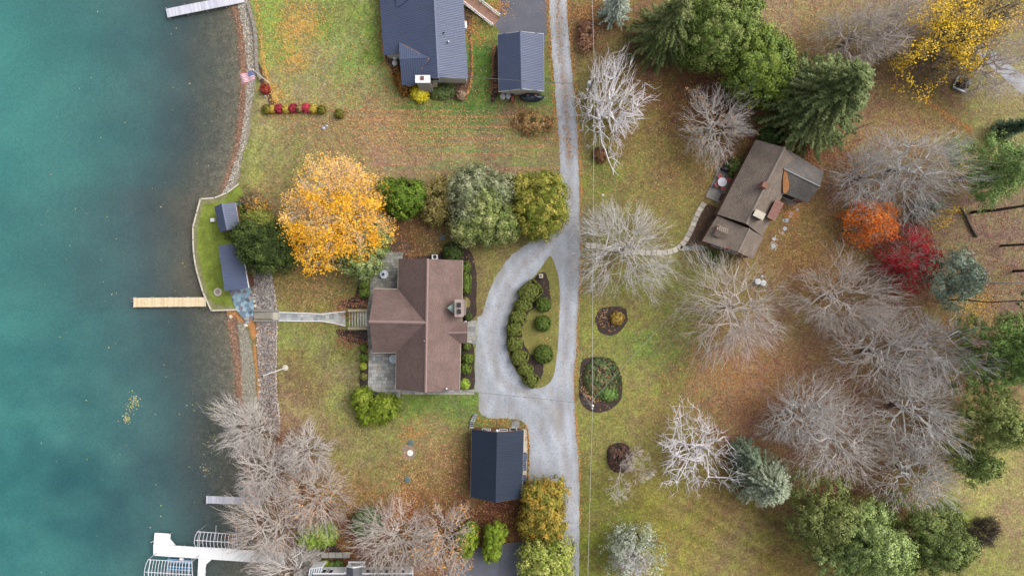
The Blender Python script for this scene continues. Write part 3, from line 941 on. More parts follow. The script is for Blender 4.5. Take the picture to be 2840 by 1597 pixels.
for x, y, r, cnt, pal in LEAFZ:
    n_ = int(cnt * 1.15)
    q = rr.normal(0, 1, (n_, 2))
    # clumped: move leaves towards noise ridges
    xx, yy = x + q[:, 0] * r * .75, y + q[:, 1] * r * .62
    keep = fbm(xx / 11, yy / 8, 91, 3) + rr.uniform(-.16, .16, n_) > .42
    xx, yy = xx[keep], yy[keep]
    LX.append(xx)
    LY.append(yy)
    pal = np.array([srgb_np(np.array(c, float)) for c in pal])
    LC.append(pal[rr.integers(0, len(pal), len(xx))] * rr.uniform(.8, 1.15, (len(xx), 1)))
# lines of leaves caught along edges
LINES = [([('V', x0_, yy), ('V', (x0_ + x1_) / 2, yy + 2), ('V', x1_, yy + 3)], 60, n_l, TAN) for x0_, x1_, yy, n_l in ((880, 1120, 278, 750), (900, 1380, 292, 700), (860, 1180, 303, 750), (880, 1320, 317, 700), (900, 1250, 332, 550), (930, 1390, 347, 460), (950, 1300, 362, 420), (940, 1390, 384, 360))] + [([('A', 1130, 30), ('A', 1180, 400), ('A', 1190, 600), ('A', 1230, 760), ('A', 1290, 950), ('A', 1350, 1040)], 3.5, 900, GOLD), ([('A', 1200, 1130), ('A', 1450, 1140), ('A', 1750, 1130)], 3, 260, ORNG),
         ([('B', 1980, 0), ('B', 2000, 500), ('B', 2060, 1000), ('F', 2080, 0), ('F', 2100, 200)], 4.5, 420, TAN), ([('B', 2085, 0), ('B', 2120, 500), ('B', 2170, 1000), ('F', 2195, 0), ('F', 2210, 500)], 2.5, 700, ORNG),
         ([('F', 2215, 500), ('E', 2095, 0), ('E', 2095, 330), ('E', 2068, 750), ('E', 2055, 1080), ('G', 2295, 200), ('G', 2315, 500), ('G', 2345, 900), ('G', 2350, 1449)], 2.2, 1500, ORNG), ([('B', 1880, 0), ('B', 1905, 450), ('B', 1940, 950), ('B', 1980, 1449)], 3, 500, ORNG),
         ([('G', 1815, 480), ('G', 1835, 700), ('G', 1830, 1000)], 2.5, 160, ORNG), ([('G', 1310, 400), ('G', 1500, 430), ('G', 1640, 440)], 4, 140, ORNG), ([('B', 1115, 400), ('B', 1120, 780), ('B', 1060, 960)], 1.5, 260, ORNG), ([('B', 240, 600), ('B', 330, 780), ('B', 480, 950)], 1.8, 220, ORNG),
         ([('B', 200, 50), ('B', 205, 300), ('B', 225, 540)], 3, 260, ORNG), ([('B', 1340, 480), ('B', 1325, 700), ('B', 1320, 950)], 2, 300, RUST), ([('J', 1330, 1000), ('J', 1480, 1120), ('J', 1680, 1260), ('J', 1800, 1300)], 2.5, 500, ORNG),
         ([('D', 1020, 600), ('D', 1110, 610), ('D', 1180, 690)], 4, 700, ORNG), ([('D', 1240, 690), ('D', 1270, 760), ('D', 1280, 840)], 3.5, 800, ORNG), ([('D', 1290, 950), ('D', 1300, 1100), ('D', 1325, 1300), ('D', 1330, 1449)], 1.8, 600, ORNG), ([('D', 1325, 700), ('D', 1325, 900)], 1.8, 220, ORNG)]
for ln, sg, cnt, pal in LINES:
    c_ = np.array(catmull([ov(*p) for p in ln], 12, False))
    q = c_[rr.integers(0, len(c_) - 1, cnt)]
    LX.append(q[:, 0] + rr.normal(0, sg, cnt))
    LY.append(q[:, 1] + rr.normal(0, 6 if sg < 20 else 2.0, cnt))
    pal = np.array([srgb_np(np.array(c, float)) for c in pal])
    LC.append(pal[rr.integers(0, len(pal), cnt)] * rr.uniform(.8, 1.15, (cnt, 1)))
# a thin even scatter over all the lawns
n_ = 4000
xx, yy = rr.uniform(640, 2576, n_), rr.uniform(0, 1449, n_)
LX.append(xx)
LY.append(yy)
pal = np.array([srgb_np(np.array(c, float)) for c in TAN])
LC.append(pal[rr.integers(0, 4, n_)])
LX, LY, LC = np.concatenate(LX), np.concatenate(LY), np.concatenate(LC)
ok = LX > np.interp(LY, _sy, _sx) + 3
isl = [ov(*p) for p in ISL]
onroad = inside(LX, LY, road_out) & ~inside(LX, LY, isl)
ok &= ~(onroad & (rr.uniform(0, 1, len(LX)) < .8) & (LY > 420))
LX, LY, LC = LX[ok], LY[ok], LC[ok]


def leaf_quads(c, size, cols, r_, flat=.35, aspect=.75, nrm=None):
    """one small folded-diamond leaf per point; returns V, F, cols"""
    n = len(c)
    if nrm is None:
        nrm = np.stack([r_.normal(0, flat, n), r_.normal(0, flat, n), np.ones(n)], -1)
    nrm = nrm / np.linalg.norm(nrm, axis=1, keepdims=True)
    a = r_.normal(0, 1, (n, 3))
    u = np.cross(nrm, a)
    u /= np.linalg.norm(u, axis=1, keepdims=True) + 1e-9
    v = np.cross(nrm, u)
    s = size[:, None]
    s = s * 1.25
    V = np.stack([c - u * s * .55, c + u * s * .45 + v * s * .5 * aspect, c + u * s * .45 - v * s * .5 * aspect], 1).reshape(-1, 3)
    F = np.arange(n * 3).reshape(n, 3)
    return V, F, np.repeat(cols, 3, 0)


M_leaf = mat("fallen_leaf", attr='Col', rough=.85, spec=.15)
P_ = to_world(LX, LY, gz(LX, LY) + rr.uniform(.05, .08, len(LX)))
V, F, CC = leaf_quads(P_, rr.uniform(.07, .17, len(P_)), LC, rr)
tag(np_mesh("fallen_leaves", V, F, M_leaf, cols=CC), "fallen tan and orange leaves scattered over lawns and beds", None, None, 'stuff')
# leaves drifted on the beach and floating on the water
rr = np.random.default_rng(78)
bx_ = [(np.interp(y, _sy, _sx) + rr.normal(7, 5), y) for y in rr.uniform(0, 470, 2600)] + [(np.interp(y, _sy, _sx) + rr.normal(8, 5), y) for y in rr.uniform(790, 1440, 3600)]
bx_ = np.array(bx_)
P_ = to_world(bx_[:, 0], bx_[:, 1], np.maximum(gz(bx_[:, 0], bx_[:, 1]), WATER_Z) + .05)
pal = np.array([srgb_np(np.array(c, float)) for c in [(186, 140, 112), (160, 118, 96), (140, 106, 90), (118, 92, 80), (206, 162, 130), (172, 150, 134)]])
V, F, CC = leaf_quads(P_, rr.uniform(.1, .2, len(P_)), pal[rr.integers(0, len(pal), len(P_))], rr)
tag(np_mesh("drifted_leaves", V, F, M_leaf, cols=CC), "brown leaves drifted along the waterline", None, None, 'stuff')
fl = [(338, 1008, 6, 60), (318, 1052, 5, 45), (325, 1030, 9, 25), (556, 1025, 7, 30), (540, 1045, 14, 18), (530, 1110, 14, 22), (516, 1180, 7, 22), (480, 1040, 25, 6)]
fx = np.concatenate([rr.normal(a[0], a[2], a[3]) for a in fl] + [rr.uniform(100, 590, 90)])
fy = np.concatenate([rr.normal(a[1], a[2] * 1.2, a[3]) for a in fl] + [rr.uniform(0, 1449, 90)])
ok = fx < np.interp(fy, _sy, _sx) - 2
ok &= ~((fx > 480) & (fy > 480) & (fy < 800))
fx, fy = fx[ok], fy[ok]
P_ = to_world(fx, fy, np.full(len(fx), WATER_Z + .02))
pal = np.array([srgb_np(np.array(c, float)) for c in [(222, 190, 110), (200, 170, 110), (210, 200, 180), (180, 190, 80)]])
V, F, CC = leaf_quads(P_, rr.uniform(.07, .2, len(P_)), pal[rr.integers(0, 4, len(P_))], rr, .1)
tag(np_mesh("floating_leaves", V, F, M_leaf, cols=CC), "small yellow leaves floating on the lake", None, None, 'stuff')
# ------------------------------------------------------------------ building materials
M_blue = mat("slate_blue_metal", C(86, 97, 126), rough=.5, spec=.4, noise=[(.4, .08), (3, .05)])
M_navy = mat("navy_metal", C(44, 55, 74), rough=.5, spec=.22, noise=[(.4, .08), (3, .05)])
M_white = mat("white_paint", C(250, 250, 252), rough=.6, noise=[(4, .05)])
M_cream = mat("cream_siding", C(205, 198, 184), rough=.8, noise=[(3, .08)])
M_siding = mat("grey_siding", C(150, 146, 138), rough=.8, noise=[(3, .08)])
M_brownw = mat("brown_stained_wood", C(120, 86, 70), rough=.85, noise=[(2, .15), (12, .2)])
M_glass = mat("dark_glass", C(50, 58, 66), rough=.1, spec=.6)
M_dark = mat("dark_metal", C(46, 48, 54), rough=.5)
M_black = mat("black_vinyl", C(38, 42, 50), rough=.45, spec=.5, noise=[(3, .3)], bump=(5, .8))
M_conc = mat("grey_concrete", C(160, 156, 148), rough=.9, noise=[(1, .12), (6, .12)])
M_paleconc = mat("pale_concrete", C(206, 196, 178), rough=.9, noise=[(1, .1), (6, .12)])
M_galv = mat("galvanised_metal", C(190, 194, 200), rough=.4, metal=.3)
M_brick = mat("red_brick_masonry", C(150, 108, 94), rough=.9, noise=[(2, .2), (14, .25)])
SH_MAIN = brick_mat("brown_shingles", C(146, 122, 115), C(128, 107, 101), C(96, 79, 76), .32, .15, .02, wear=.16)
SH_OLD = brick_mat("weathered_shingles", C(158, 142, 128), C(136, 122, 112), C(96, 86, 80), .3, .16, .025, wear=.22)
SH_GREY = brick_mat("grey_shingles", C(122, 122, 128), C(104, 104, 110), C(78, 78, 84), .3, .15, .02)
M_rcap = mat("brown_ridge_cap", C(154, 130, 124), rough=.85, noise=[(2, .1), (12, .15)])


def plane_axes(pts):
    p = [Vector(q) for q in pts]
    nrm = Vector((0, 0, 0))
    for i in range(len(p)):
        nrm += p[i].cross(p[(i + 1) % len(p)])
    nrm.normalize()
    if nrm.z < 0:
        nrm = -nrm
    h = Vector((0, 0, 1)).cross(nrm)
    if h.length < 1e-4:
        h = Vector((1, 0, 0))
    h.normalize()
    s = nrm.cross(h).normalized()
    if s.z < 0:
        s = -s
    return nrm, h, s


def shingle_plane(name, pts, m, parent, t=.16):
    nrm, h, s = plane_axes(pts)
    mb = MB().slab(pts, t)
    return mobj(name, mb.v, mb.f, m, parent, uv=[(Vector(v).dot(h), Vector(v).dot(s)) for v in mb.v])


def metal_slope(parent, pts, m, sheet=.92, ribs=4, hint=None):
    """ribbed metal sheets, each its own part, laid down the slope"""
    nrm, h, s = plane_axes(pts)
    o = Vector(pts[0])
    P2 = [((Vector(p) - o).dot(h), (Vector(p) - o).dot(s)) for p in pts]
    h0, h1 = min(p[0] for p in P2), max(p[0] for p in P2)
    n = max(1, round((h1 - h0) / sheet))
    w = (h1 - h0) / n
    for i in range(n):
        a, b = h0 + i * w, h0 + (i + 1) * w
        pl = clip_half(clip_half(P2, 1, 0, b - .004), -1, 0, -(a + .004))
        if len(pl) < 3 or abs(area(pl)) < .02:
            continue
        mb = MB()
        top = [o + h * q[0] + s * q[1] + nrm * .03 for q in pl]
        mb.slab(top, .05)
        for k in range(ribs):
            hh = a + (k + .5) * w / ribs
            ys = []
            for j in range(len(P2)):
                p, q = P2[j], P2[(j + 1) % len(P2)]
                if (p[0] - hh) * (q[0] - hh) < 0:
                    ys.append(p[1] + (q[1] - p[1]) * (hh - p[0]) / (q[0] - p[0]))
            if len(ys) < 2:
                continue
            y0, y1 = min(ys), max(ys)
            rw = .055
            vs_ = []
            for yy in (y0, y1):
                for dx, dz in ((-rw, .03), (-rw * .5, .085), (rw * .5, .085), (rw, .03)):
                    vs_.append(o + h * (hh + dx) + s * yy + nrm * dz)
            mb.add(vs_, [(0, 1, 5, 4), (1, 2, 6, 5), (2, 3, 7, 6), (0, 3, 2, 1), (4, 5, 6, 7)])
        mb.build("roof_panel", m, parent)


def ridge_cap(parent, a, b, m, w=.3, name="ridge_cap"):
    a, b = Vector(a), Vector(b)
    d = (b - a).normalized()
    u = d.cross(Vector((0, 0, 1))).normalized()
    vs_ = []
    for p in (a - d * .05, b + d * .05):
        vs_ += [p + u * w / 2 + Vector((0, 0, -.02)), p + Vector((0, 0, .12)), p - u * w / 2 + Vector((0, 0, -.02)), p + Vector((0, 0, -.1))]
    return mobj(name, vs_, [(0, 4, 5, 1), (1, 5, 6, 2), (0, 1, 2, 3), (4, 7, 6, 5), (2, 6, 7, 3), (3, 7, 4, 0)], m, parent)


def wall(parent, a, b, z0, za, zb=None, m=None, t=.16, name="wall", peak=None):
    """upright wall slab between plan points a and b; peak: (fraction, z) for a gable"""
    a, b = Vector((a[0], a[1], 0)), Vector((b[0], b[1], 0))
    zb = za if zb is None else zb
    d = (b - a).normalized()
    u = Vector((-d.y, d.x, 0)) * t / 2
    prof = [(a, z0), (b, z0), (b, zb)]
    if peak:
        prof.append((a + (b - a) * peak[0], peak[1]))
    prof.append((a, za))
    n = len(prof)
    vs_ = [p + u + Vector((0, 0, z)) for p, z in prof] + [p - u + Vector((0, 0, z)) for p, z in prof]
    fs = [tuple(range(n)), tuple(range(2 * n - 1, n - 1, -1))] + [(i, n + i, n + (i + 1) % n, (i + 1) % n) for i in range(n)]
    o = mobj(name, vs_, fs, m, parent)
    return o


def opening(parent, a, b, f, w, z0, z1, out_, name="window", mf=None, mg=None):
    """a framed window or door set on a wall line a-b at fraction f; out_ is the outward normal"""
    a, b = Vector((a[0], a[1], 0)), Vector((b[0], b[1], 0))
    d = (b - a).normalized()
    c = a + (b - a) * f + Vector((0, 0, (z0 + z1) / 2)) + out_ * .1
    rz = math.atan2(d.y, d.x)
    mb = MB()
    for s_ in (-1, 1):
        mb.box(c + d * s_ * w / 2, (.1, .08, z1 - z0 + .1), rz)
        mb.box(c + Vector((0, 0, s_ * (z1 - z0) / 2)), (w - .1, .08, .1), rz)
    fr = mb.build(name, mf or M_white, parent)
    MB().box(c - out_ * .02, (w - .1, .04, z1 - z0 - .1), rz).build("pane" if name == "window" else "door_panel", mg or M_glass, fr)
    return fr


def plan(p):
    return (p.x, p.y)


def inset(p, c, d):
    v = Vector((c[0] - p[0], c[1] - p[1]))
    l = v.length
    return (p[0] + v.x / l * d, p[1] + v.y / l * d)


# ------------------------------------------------------------------ main house: brown shingle T-shaped
z_e, z_r = 3.1, 6.9
h1 = thing("house", "brown shingled T-shaped house with stone terraces beside the looping gravel drive", "house", W('E', 760, 800))
eNW, eNE, eSE, eSW = W('E', 467, 217, z_e), W('E', 1040, 230, z_e), W('E', 1012, 1388, z_e), W('E', 443, 1382, z_e)
rN, rS = W('E', 727, 220, z_r), W('E', 708, 1408, z_r)
wNW, wSW = W('E', 247, 486, z_e), W('E', 237, 1055, z_e)
wr = W('E', 207, 779, z_r)
wrj = W('E', 712, 788, z_r)
ivN, ivS = W('E', 462, 488, z_e), W('E', 447, 1055, z_e)
# west slope in two pieces either side of the wing, east slope with the porch gable
shingle_plane("roof_slope", [eNW, rN, wrj, ivN], SH_MAIN, h1)
shingle_plane("roof_slope", [ivS, wrj, rS, eSW], SH_MAIN, h1)
shingle_plane("roof_slope", [wNW, ivN, wrj, wr], SH_MAIN, h1)
shingle_plane("roof_slope", [wSW, wr, wrj, ivS], SH_MAIN, h1)
pj = W('E', 935, 880, 4.4)
pr_ = W('E', 1082, 877, 4.4)
pN, pS = W('E', 1085, 783, z_e), W('E', 1080, 970, z_e)
jN, jS = W('E', 1032, 778, z_e), W('E', 1022, 970, z_e)
shingle_plane("roof_slope", [rN, eNE, jN, jS, eSE, rS], SH_MAIN, h1)
shingle_plane("porch_roof", [pj + Vector((-.3, 0, .12)), pr_ + Vector((0, 0, .12)), pN + Vector((0, 0, .12)), jN + Vector((-.2, 0, .14))], SH_MAIN, h1, .2)
shingle_plane("porch_roof", [pj + Vector((-.3, 0, .12)), jS + Vector((-.2, 0, .14)), pS + Vector((0, 0, .12)), pr_ + Vector((0, 0, .12))], SH_MAIN, h1, .2)
ridge_cap(h1, rN, rS, M_rcap, .36)
ridge_cap(h1, wr, wrj, M_rcap, .36)
ridge_cap(h1, pj + Vector((-.3, 0, .12)), pr_ + Vector((0, 0, .12)), M_rcap, .3)
for a_, b_ in ((eNW, ivN), (wNW, ivN), (wSW, ivS), (ivS, eSW), (eNE, jN), (jS, eSE)):
    d_ = (b_ - a_).normalized()
    MB().box((a_ + b_) / 2 + Vector((0, 0, -.1)), ((b_ - a_).length, .11, .12), math.atan2(d_.y, d_.x)).build("gutter", M_paleconc, h1)
ctr = plan(W('E', 740, 800, z_e))
cs_ = [plan(p) for p in (eNW, eNE, eSE, eSW)]
cs_ = [inset(p, ctr, .7) for p in cs_]
zc = z_e - .05
wall(h1, cs_[0], cs_[1], 0, zc, zc, M_siding, peak=(.5, z_r - .5))
wall(h1, cs_[1], cs_[2], 0, zc, zc, M_siding)
wall(h1, cs_[2], cs_[3], 0, zc, zc, M_siding, peak=(.5, z_r - .5))
wall(h1, cs_[3], cs_[0], 0, zc, zc, M_siding)
wc_ = [inset(plan(p), ctr, .6) for p in (wNW, wSW)]
iv = [plan(ivN), plan(ivS)]
wall(h1, wc_[0], wc_[1], 0, zc, zc, M_siding, peak=(.5, z_r - .5))
wall(h1, (wc_[0][0], wc_[0][1]), (iv[0][0], wc_[0][1]), 0, zc, zc, M_siding)
wall(h1, (wc_[1][0], wc_[1][1]), (iv[1][0], wc_[1][1]), 0, zc, zc, M_siding)
for f in (.2, .5, .8):
    opening(h1, wc_[0], wc_[1], f, 1.7, .3, 2.4, Vector((-1, 0, 0)))
    opening(h1, cs_[1], cs_[2], f * .4, 1.4, .9, 2.3, Vector((1, 0, 0)))
opening(h1, cs_[0], cs_[1], .4, 1.3, .9, 2.3, Vector((0, 1, 0)))
pp_ = [inset(plan(pN), ctr, .3), inset(plan(pS), ctr, .3)]
for p in pp_:
    MB().box((p[0] - .1, p[1], 1.5), (.16, .16, 3.0)).build("porch_post", M_white, h1)
opening(h1, cs_[1], cs_[2], .56, 1.0, 0.05, 2.1, Vector((1, 0, 0)), "door", M_white, M_brownw)
# chimney: stone stack with a copper saddle and two flues
cc_ = W('E', 1015, 655, 5.2)
ch = MB().box((cc_.x, cc_.y, 3.2), (1.0, 2.1, 6.2)).build("chimney", mat("chimney_stone", C(150, 136, 128), rough=.9, noise=[(3, .25), (12, .25)]), h1)
MB().box((cc_.x, cc_.y, 6.36), (1.16, 2.26, .14)).build("chimney_cap", mat("chimney_capstone", C(176, 158, 148), rough=.9, noise=[(4, .2)]), ch)
for dy in (-.45, .4):
    MB().box((cc_.x, cc_.y + dy, 6.5), (.5, .62, .26)).build("flue", M_dark, ch)
a0 = Vector((cc_.x - .5, cc_.y, 5.6))
mobj("cricket", [a0 + Vector((0, 1.0, -.3)), a0 + Vector((0, -1.0, -.3)), a0 + Vector((0, 0, .35)), a0 + Vector((-1.05, 0, .5)), a0 + Vector((.1, 0, -.8))],
     [(0, 2, 3), (2, 1, 3), (0, 3, 4), (3, 1, 4), (0, 4, 1, 2)], mat("verdigris_copper", C(140, 158, 152), rough=.6, noise=[(4, .15)]), h1)
MB().tube([W('E', 698, 950, 6.9), W('E', 698, 950, 7.2)], .06).build("roof_vent", M_galv, h1)
MB().tube([W('E', 897, 1375, 4.9), W('E', 897, 1375, 5.6)], .1).build("vent_pipe", M_white, h1)


# ------------------------------------------------------------------ paving helper: stones in random courses clipped to a convex outline
def pave(parent, poly_xy, z, w0, lens, m_list, gap=.03, t=.06, rz=0., seed=1, name="paver", zf=None, cap=290):
    r_ = random.Random(seed)
    R = Matrix.Rotation(-rz, 2)
    Ri = Matrix.Rotation(rz, 2)
    loc = [tuple(R @ Vector(p)) for p in poly_xy]
    x0, x1 = min(p[0] for p in loc), max(p[0] for p in loc)
    y0, y1 = min(p[1] for p in loc), max(p[1] for p in loc)
    y = y0
    made = 0
    while y < y1 - .05:
        h = w0 * r_.uniform(.85, 1.2)
        x = x0 - r_.uniform(0, .5)
        while x < x1:
            l = r_.choice(lens) * r_.uniform(.9, 1.1)
            c = [(x + gap / 2, y + gap / 2), (x + l - gap / 2, y + gap / 2), (x + l - gap / 2, y + h - gap / 2), (x + gap / 2, y + h - gap / 2)]
            q = clip_poly(list(loc), c) if True else c
            if len(q) >= 3 and abs(area(q)) > .03:
                w = [tuple(Ri @ Vector(p)) for p in q]
                zz = z if zf is None else zf(sum(p[0] for p in w) / len(w), sum(p[1] for p in w) / len(w))
                d = r_.uniform(-.006, .006)
                MB().prism(w, zz, zz + t + d).build(name, r_.choice(m_list), parent)
                made += 1
            x += l
        y += h
    return made


PV = [mat("patio_stone_%s" % n_, C(*c), rough=.9, noise=[(1.5, .14), (8, .16)]) for n_, c in (("grey", (168, 168, 164)), ("pale", (182, 182, 178)), ("dusk", (146, 146, 144)), ("warm", (172, 166, 156)))]
PVD = [mat("mossy_stone_%s" % n_, C(*c), rough=.9, noise=[(1.2, .25), (6, .25)]) for n_, c in (("a", (150, 150, 142)), ("b", (136, 134, 124)), ("c", (160, 160, 152)))]
M_joint = mat("paving_joint", C(112, 108, 100), rough=.95, noise=[(4, .2)])


def patio(label, outline, pav, z0, w0, lens, seed, cat="patio", base_h=.5, name="patio", rz=0., convex=None):
    c = sum((Vector((p[0], p[1], 0)) for p in outline), Vector()) / len(outline)
    o = thing(name, label, cat, (c.x, c.y, z0))
    MB().prism(outline, z0 - base_h, z0 + .03).build("base", M_joint, o)
    for k, pc in enumerate(convex or [outline]):
        pave(o, pc, z0 + .03, w0, lens, pav, seed=seed + k, rz=rz)
    return o


def PW(*a):
    return plan(W(*a))


up = [PW('E', 345, 155), PW('E', 512, 158), PW('E', 505, 215), PW('E', 490, 500), PW('E', 470, 520), PW('E', 215, 520), PW('E', 215, 300)]
patio("mossy stone terrace with a round table in the house's upper corner", up, PVD, 0, .42, [.4, .6, .85], 11)
lo = [PW('E', 205, 1040), PW('E', 470, 1040), PW('E', 470, 1385), PW('E', 487, 1390), PW('E', 485, 1449), PW('G', 545, 190), PW('E', 215, 1395), PW('E', 195, 1380)]
patio("pale grey paved terrace in the house's lower corner beside the yellow-green bush", lo, PV, 0, .44, [.42, .62, .88], 12, convex=[lo[:3] + [lo[6], lo[7]], [lo[2], lo[3], lo[4], lo[5], lo[6]]])
wk = [PW('E', 208, 520), PW('E', 260, 520), PW('E', 250, 1045), PW('E', 200, 1045), PW('E', 190, 860), PW('E', 185, 700)]
patio("narrow stone walk along the lake side of the brown shingled house", wk, PVD, -.004, .45, [.4, .55], 13, "walkway", name="walkway")
patio("stone walk along the lower gable of the brown shingled house", [PW('E', 485, 1382), PW('E', 1150, 1385), PW('G', 1290, 160), PW('G', 560, 155)], PV, -.006, .4, [.5, .7], 14, "walkway", name="walkway")
patio("stone entry apron between porch gable and gravel drive", [PW('E', 1030, 790), PW('E', 1165, 765), PW('E', 1165, 985), PW('E', 1100, 965), PW('E', 1030, 965)], PV, -.006, .55, [.6, .8, 1.0], 15, "apron", name="entry_apron")
patio("short stone apron in front of the navy garage side door", [PW('G', 1662, 425), PW('G', 1740, 425), PW('G', 1740, 520), PW('G', 1662, 520)], PV, -.006, .4, [.5, .7], 16, "apron", name="entry_apron")

# ------------------------------------------------------------------ timber steps, stone path, bank stairs
M_tim = mat("bleached_timber", C(222, 217, 206), rough=.9, noise=[(1.5, .15), (7, .3)])
M_tim2 = mat("tan_timber", C(190, 176, 144), rough=.9, noise=[(2, .15)])
st = thing("garden_steps", "wide bleached timber steps climbing to the house walk", "steps", G('D', 2330, 670))
n_s = 7
for i in range(n_s):
    xa, xb_ = 2238 + i * 27, 2238 + (i + 1) * 27
    zz = -.9 + (i + 1) * .9 / n_s
    a, b2 = W('D', xa, 672, zz), W('D', xb_, 672, zz)
    y0, y1 = W('D', xa, 748, zz).y, W('D', xa, 598, zz).y
    MB().box(((a.x + b2.x) / 2, (y0 + y1) / 2, zz - .1), (b2.x - a.x - .02, y1 - y0, .2)).build("tread", M_tim, st)
for yy in (583, 762):
    a, b2 = W('D', 2235, yy, -.3), W('D', 2425, yy, .2)
    MB().box(((a.x + b2.x) / 2, (a.y + b2.y) / 2, -.3), (b2.x - a.x, .34, 1.1)).build("curb", M_tim2, st)
PL = [mat("path_stone_%s" % n_, C(*c), rough=.9, noise=[(1.5, .14), (8, .16)]) for n_, c in (("a", (184, 186, 184)), ("b", (168, 172, 174)), ("c", (152, 156, 158)), ("d", (196, 196, 190)))]
pa = thing("stone_path", "pale flagged path from bank stairs to timber steps", "path", G('D', 1800, 650))
mids = [(1535, 605, 680), (1750, 612, 686), (1960, 622, 686), (2090, 608, 706), (2205, 597, 736)]
ps_ = random.Random(4)
for i in range(len(mids) - 1):
    a, b2 = mids[i], mids[i + 1]
    poly = [PW('D', a[0], a[1], -.97), PW('D', b2[0], b2[1], -.97), PW('D', b2[0], b2[2], -.97), PW('D', a[0], a[2], -.97)]
    MB().prism(poly, -1.3, -.93).build("bed", M_joint, pa)
    pave(pa, poly, -.93, .5, [.5, .7, .95], PL, seed=40 + i, gap=.025)
for s_ in (1, 2):
    MB().tube([W('D', m_[0], m_[s_] + (-4 if s_ == 1 else 4), -.86) for m_ in mids], .07, 6).build("edging", M_white, pa)
bs = thing("bank_stairs", "weathered wooden stairs down the stone bank to the flagstone landing", "stairs", G('D', 1300, 640, -.5))
M_stair = mat("weathered_board", C(168, 160, 146), rough=.9, noise=[(2, .15), (12, .2)])
for i in range(9):
    xa, xb_ = 1285 + i * 21, 1285 + (i + 1) * 21
    zz = LOW_Z + .1 + (i + 1) * (1.4 / 9)
    a, b2 = W('D', xa, 634, zz), W('D', xb_, 634, zz)
    y0, y1 = W('D', xa, 668, zz).y, W('D', xa, 600, zz).y
    MB().box(((a.x + b2.x) / 2 + .02, (y0 + y1) / 2, zz - .04), (b2.x - a.x + .03, y1 - y0, .06)).build("tread", M_stair, bs)
a, b2 = W('D', 1474, 600, -.95), W('D', 1534, 676, -.95)
MB().box(((a.x + b2.x) / 2, (a.y + b2.y) / 2, -1.0), (b2.x - a.x, a.y - b2.y, .1)).build("landing", mat("pale_landing", C(196, 188, 172), rough=.9, noise=[(3, .1)]), bs)
for yy in (586, 684):
    pts = [W('D', 1280, yy, LOW_Z + .55), W('D', 1530, yy + (4 if yy > 600 else 0), -.75)]
    d_ = pts[1] - pts[0]
    mb = MB()
    u = Vector((0, .13, 0))
    mb.add([pts[0] + u, pts[1] + u, pts[1] - u, pts[0] - u] + [p - Vector((0, 0, 1.0)) for p in (pts[0] + u, pts[1] + u, pts[1] - u, pts[0] - u)],
           [(0, 3, 2, 1), (4, 5, 6, 7), (0, 1, 5, 4), (1, 2, 6, 5), (2, 3, 7, 6), (3, 0, 4, 7)])
    mb.build("side_wall", M_stone if False else M_conc, bs)

# ------------------------------------------------------------------ walled lower lawn and flagstone landing
SW = [('C', 945, 405), ('C', 835, 490), ('C', 710, 540), ('C', 567, 552), ('C', 530, 690), ('C', 493, 830), ('C', 493, 960), ('C', 500, 1100), ('C', 520, 1230), ('D', 725, 230), ('D', 775, 400), ('D', 858, 583), ('D', 1112, 575)]
sw = [ov(*p) for p in SW]
low_out = sw + [ov('D', 1190, 680), ov('D', 1240, 675), ov('D', 1262, 560), ov('D', 1245, 400), ov('D', 1240, 200), ov('C', 1100, 1000), ov('C', 1060, 800), ov('C', 1020, 600), ov('C', 990, 470)]
M_low = mat("lower_lawn_grass", C(128, 142, 62), rough=.95, spec=.08, noise=[(.7, .3), (2.5, .2), (9, .25)], bump=(6, .6))
drape("lower_lawn", low_out, M_low, 0, zfun=lambda x, y: LOW_Z, step=20)
M_sandy = mat("sandy_wall_margin", C(140, 138, 98), rough=.95, spec=.1, noise=[(1.5, .25), (8, .25)])
mg = [ov(*p) for p in [('C', 720, 545), ('C', 570, 558), ('C', 534, 690), ('C', 498, 830), ('C', 498, 960), ('C', 505, 1100), ('C', 525, 1230), ('D', 730, 230), ('D', 780, 395), ('D', 862, 578), ('D', 1100, 570), ('D', 1060, 540), ('D', 980, 530), ('D', 880, 520), ('D', 830, 430), ('D', 770, 250),
                        ('C', 560, 1180), ('C', 535, 1050), ('C', 535, 860), ('C', 575, 690), ('C', 600, 600), ('C', 700, 590), ('C', 800, 560), ('C', 850, 500)]]
drape("sandy_margin", [(p[0] + random.Random(int(p[0] * 7)).uniform(-.8, .8), p[1]) for p in mg], M_sandy, .012, zfun=lambda x, y: LOW_Z, step=20)
sea_o = thing("sea_wall", "low pale seawall curving round the small waterside lawn", "seawall", W('C', 493, 900, WATER_Z))
M_cap = mat("seawall_cap", C(214, 206, 190), rough=.85, noise=[(3, .15)])
M_swall = mat("seawall_face", C(120, 116, 104), rough=.9, noise=[(2, .2)])
for i in range(len(sw) - 1):
    a, b2 = WV(*sw[i], LOW_Z), WV(*sw[i + 1], LOW_Z)
    d_ = (b2 - a)
    rz = math.atan2(d_.y, d_.x)
    m_ = (a + b2) / 2
    MB().box((m_.x, m_.y, LOW_Z - .75), (d_.length + .06, .14, 1.6), rz).build("wall_face", M_swall, sea_o)
    MB().box((m_.x, m_.y, LOW_Z + .09), (d_.length + .12, .2, .07), rz).build("cap", M_cap, sea_o)
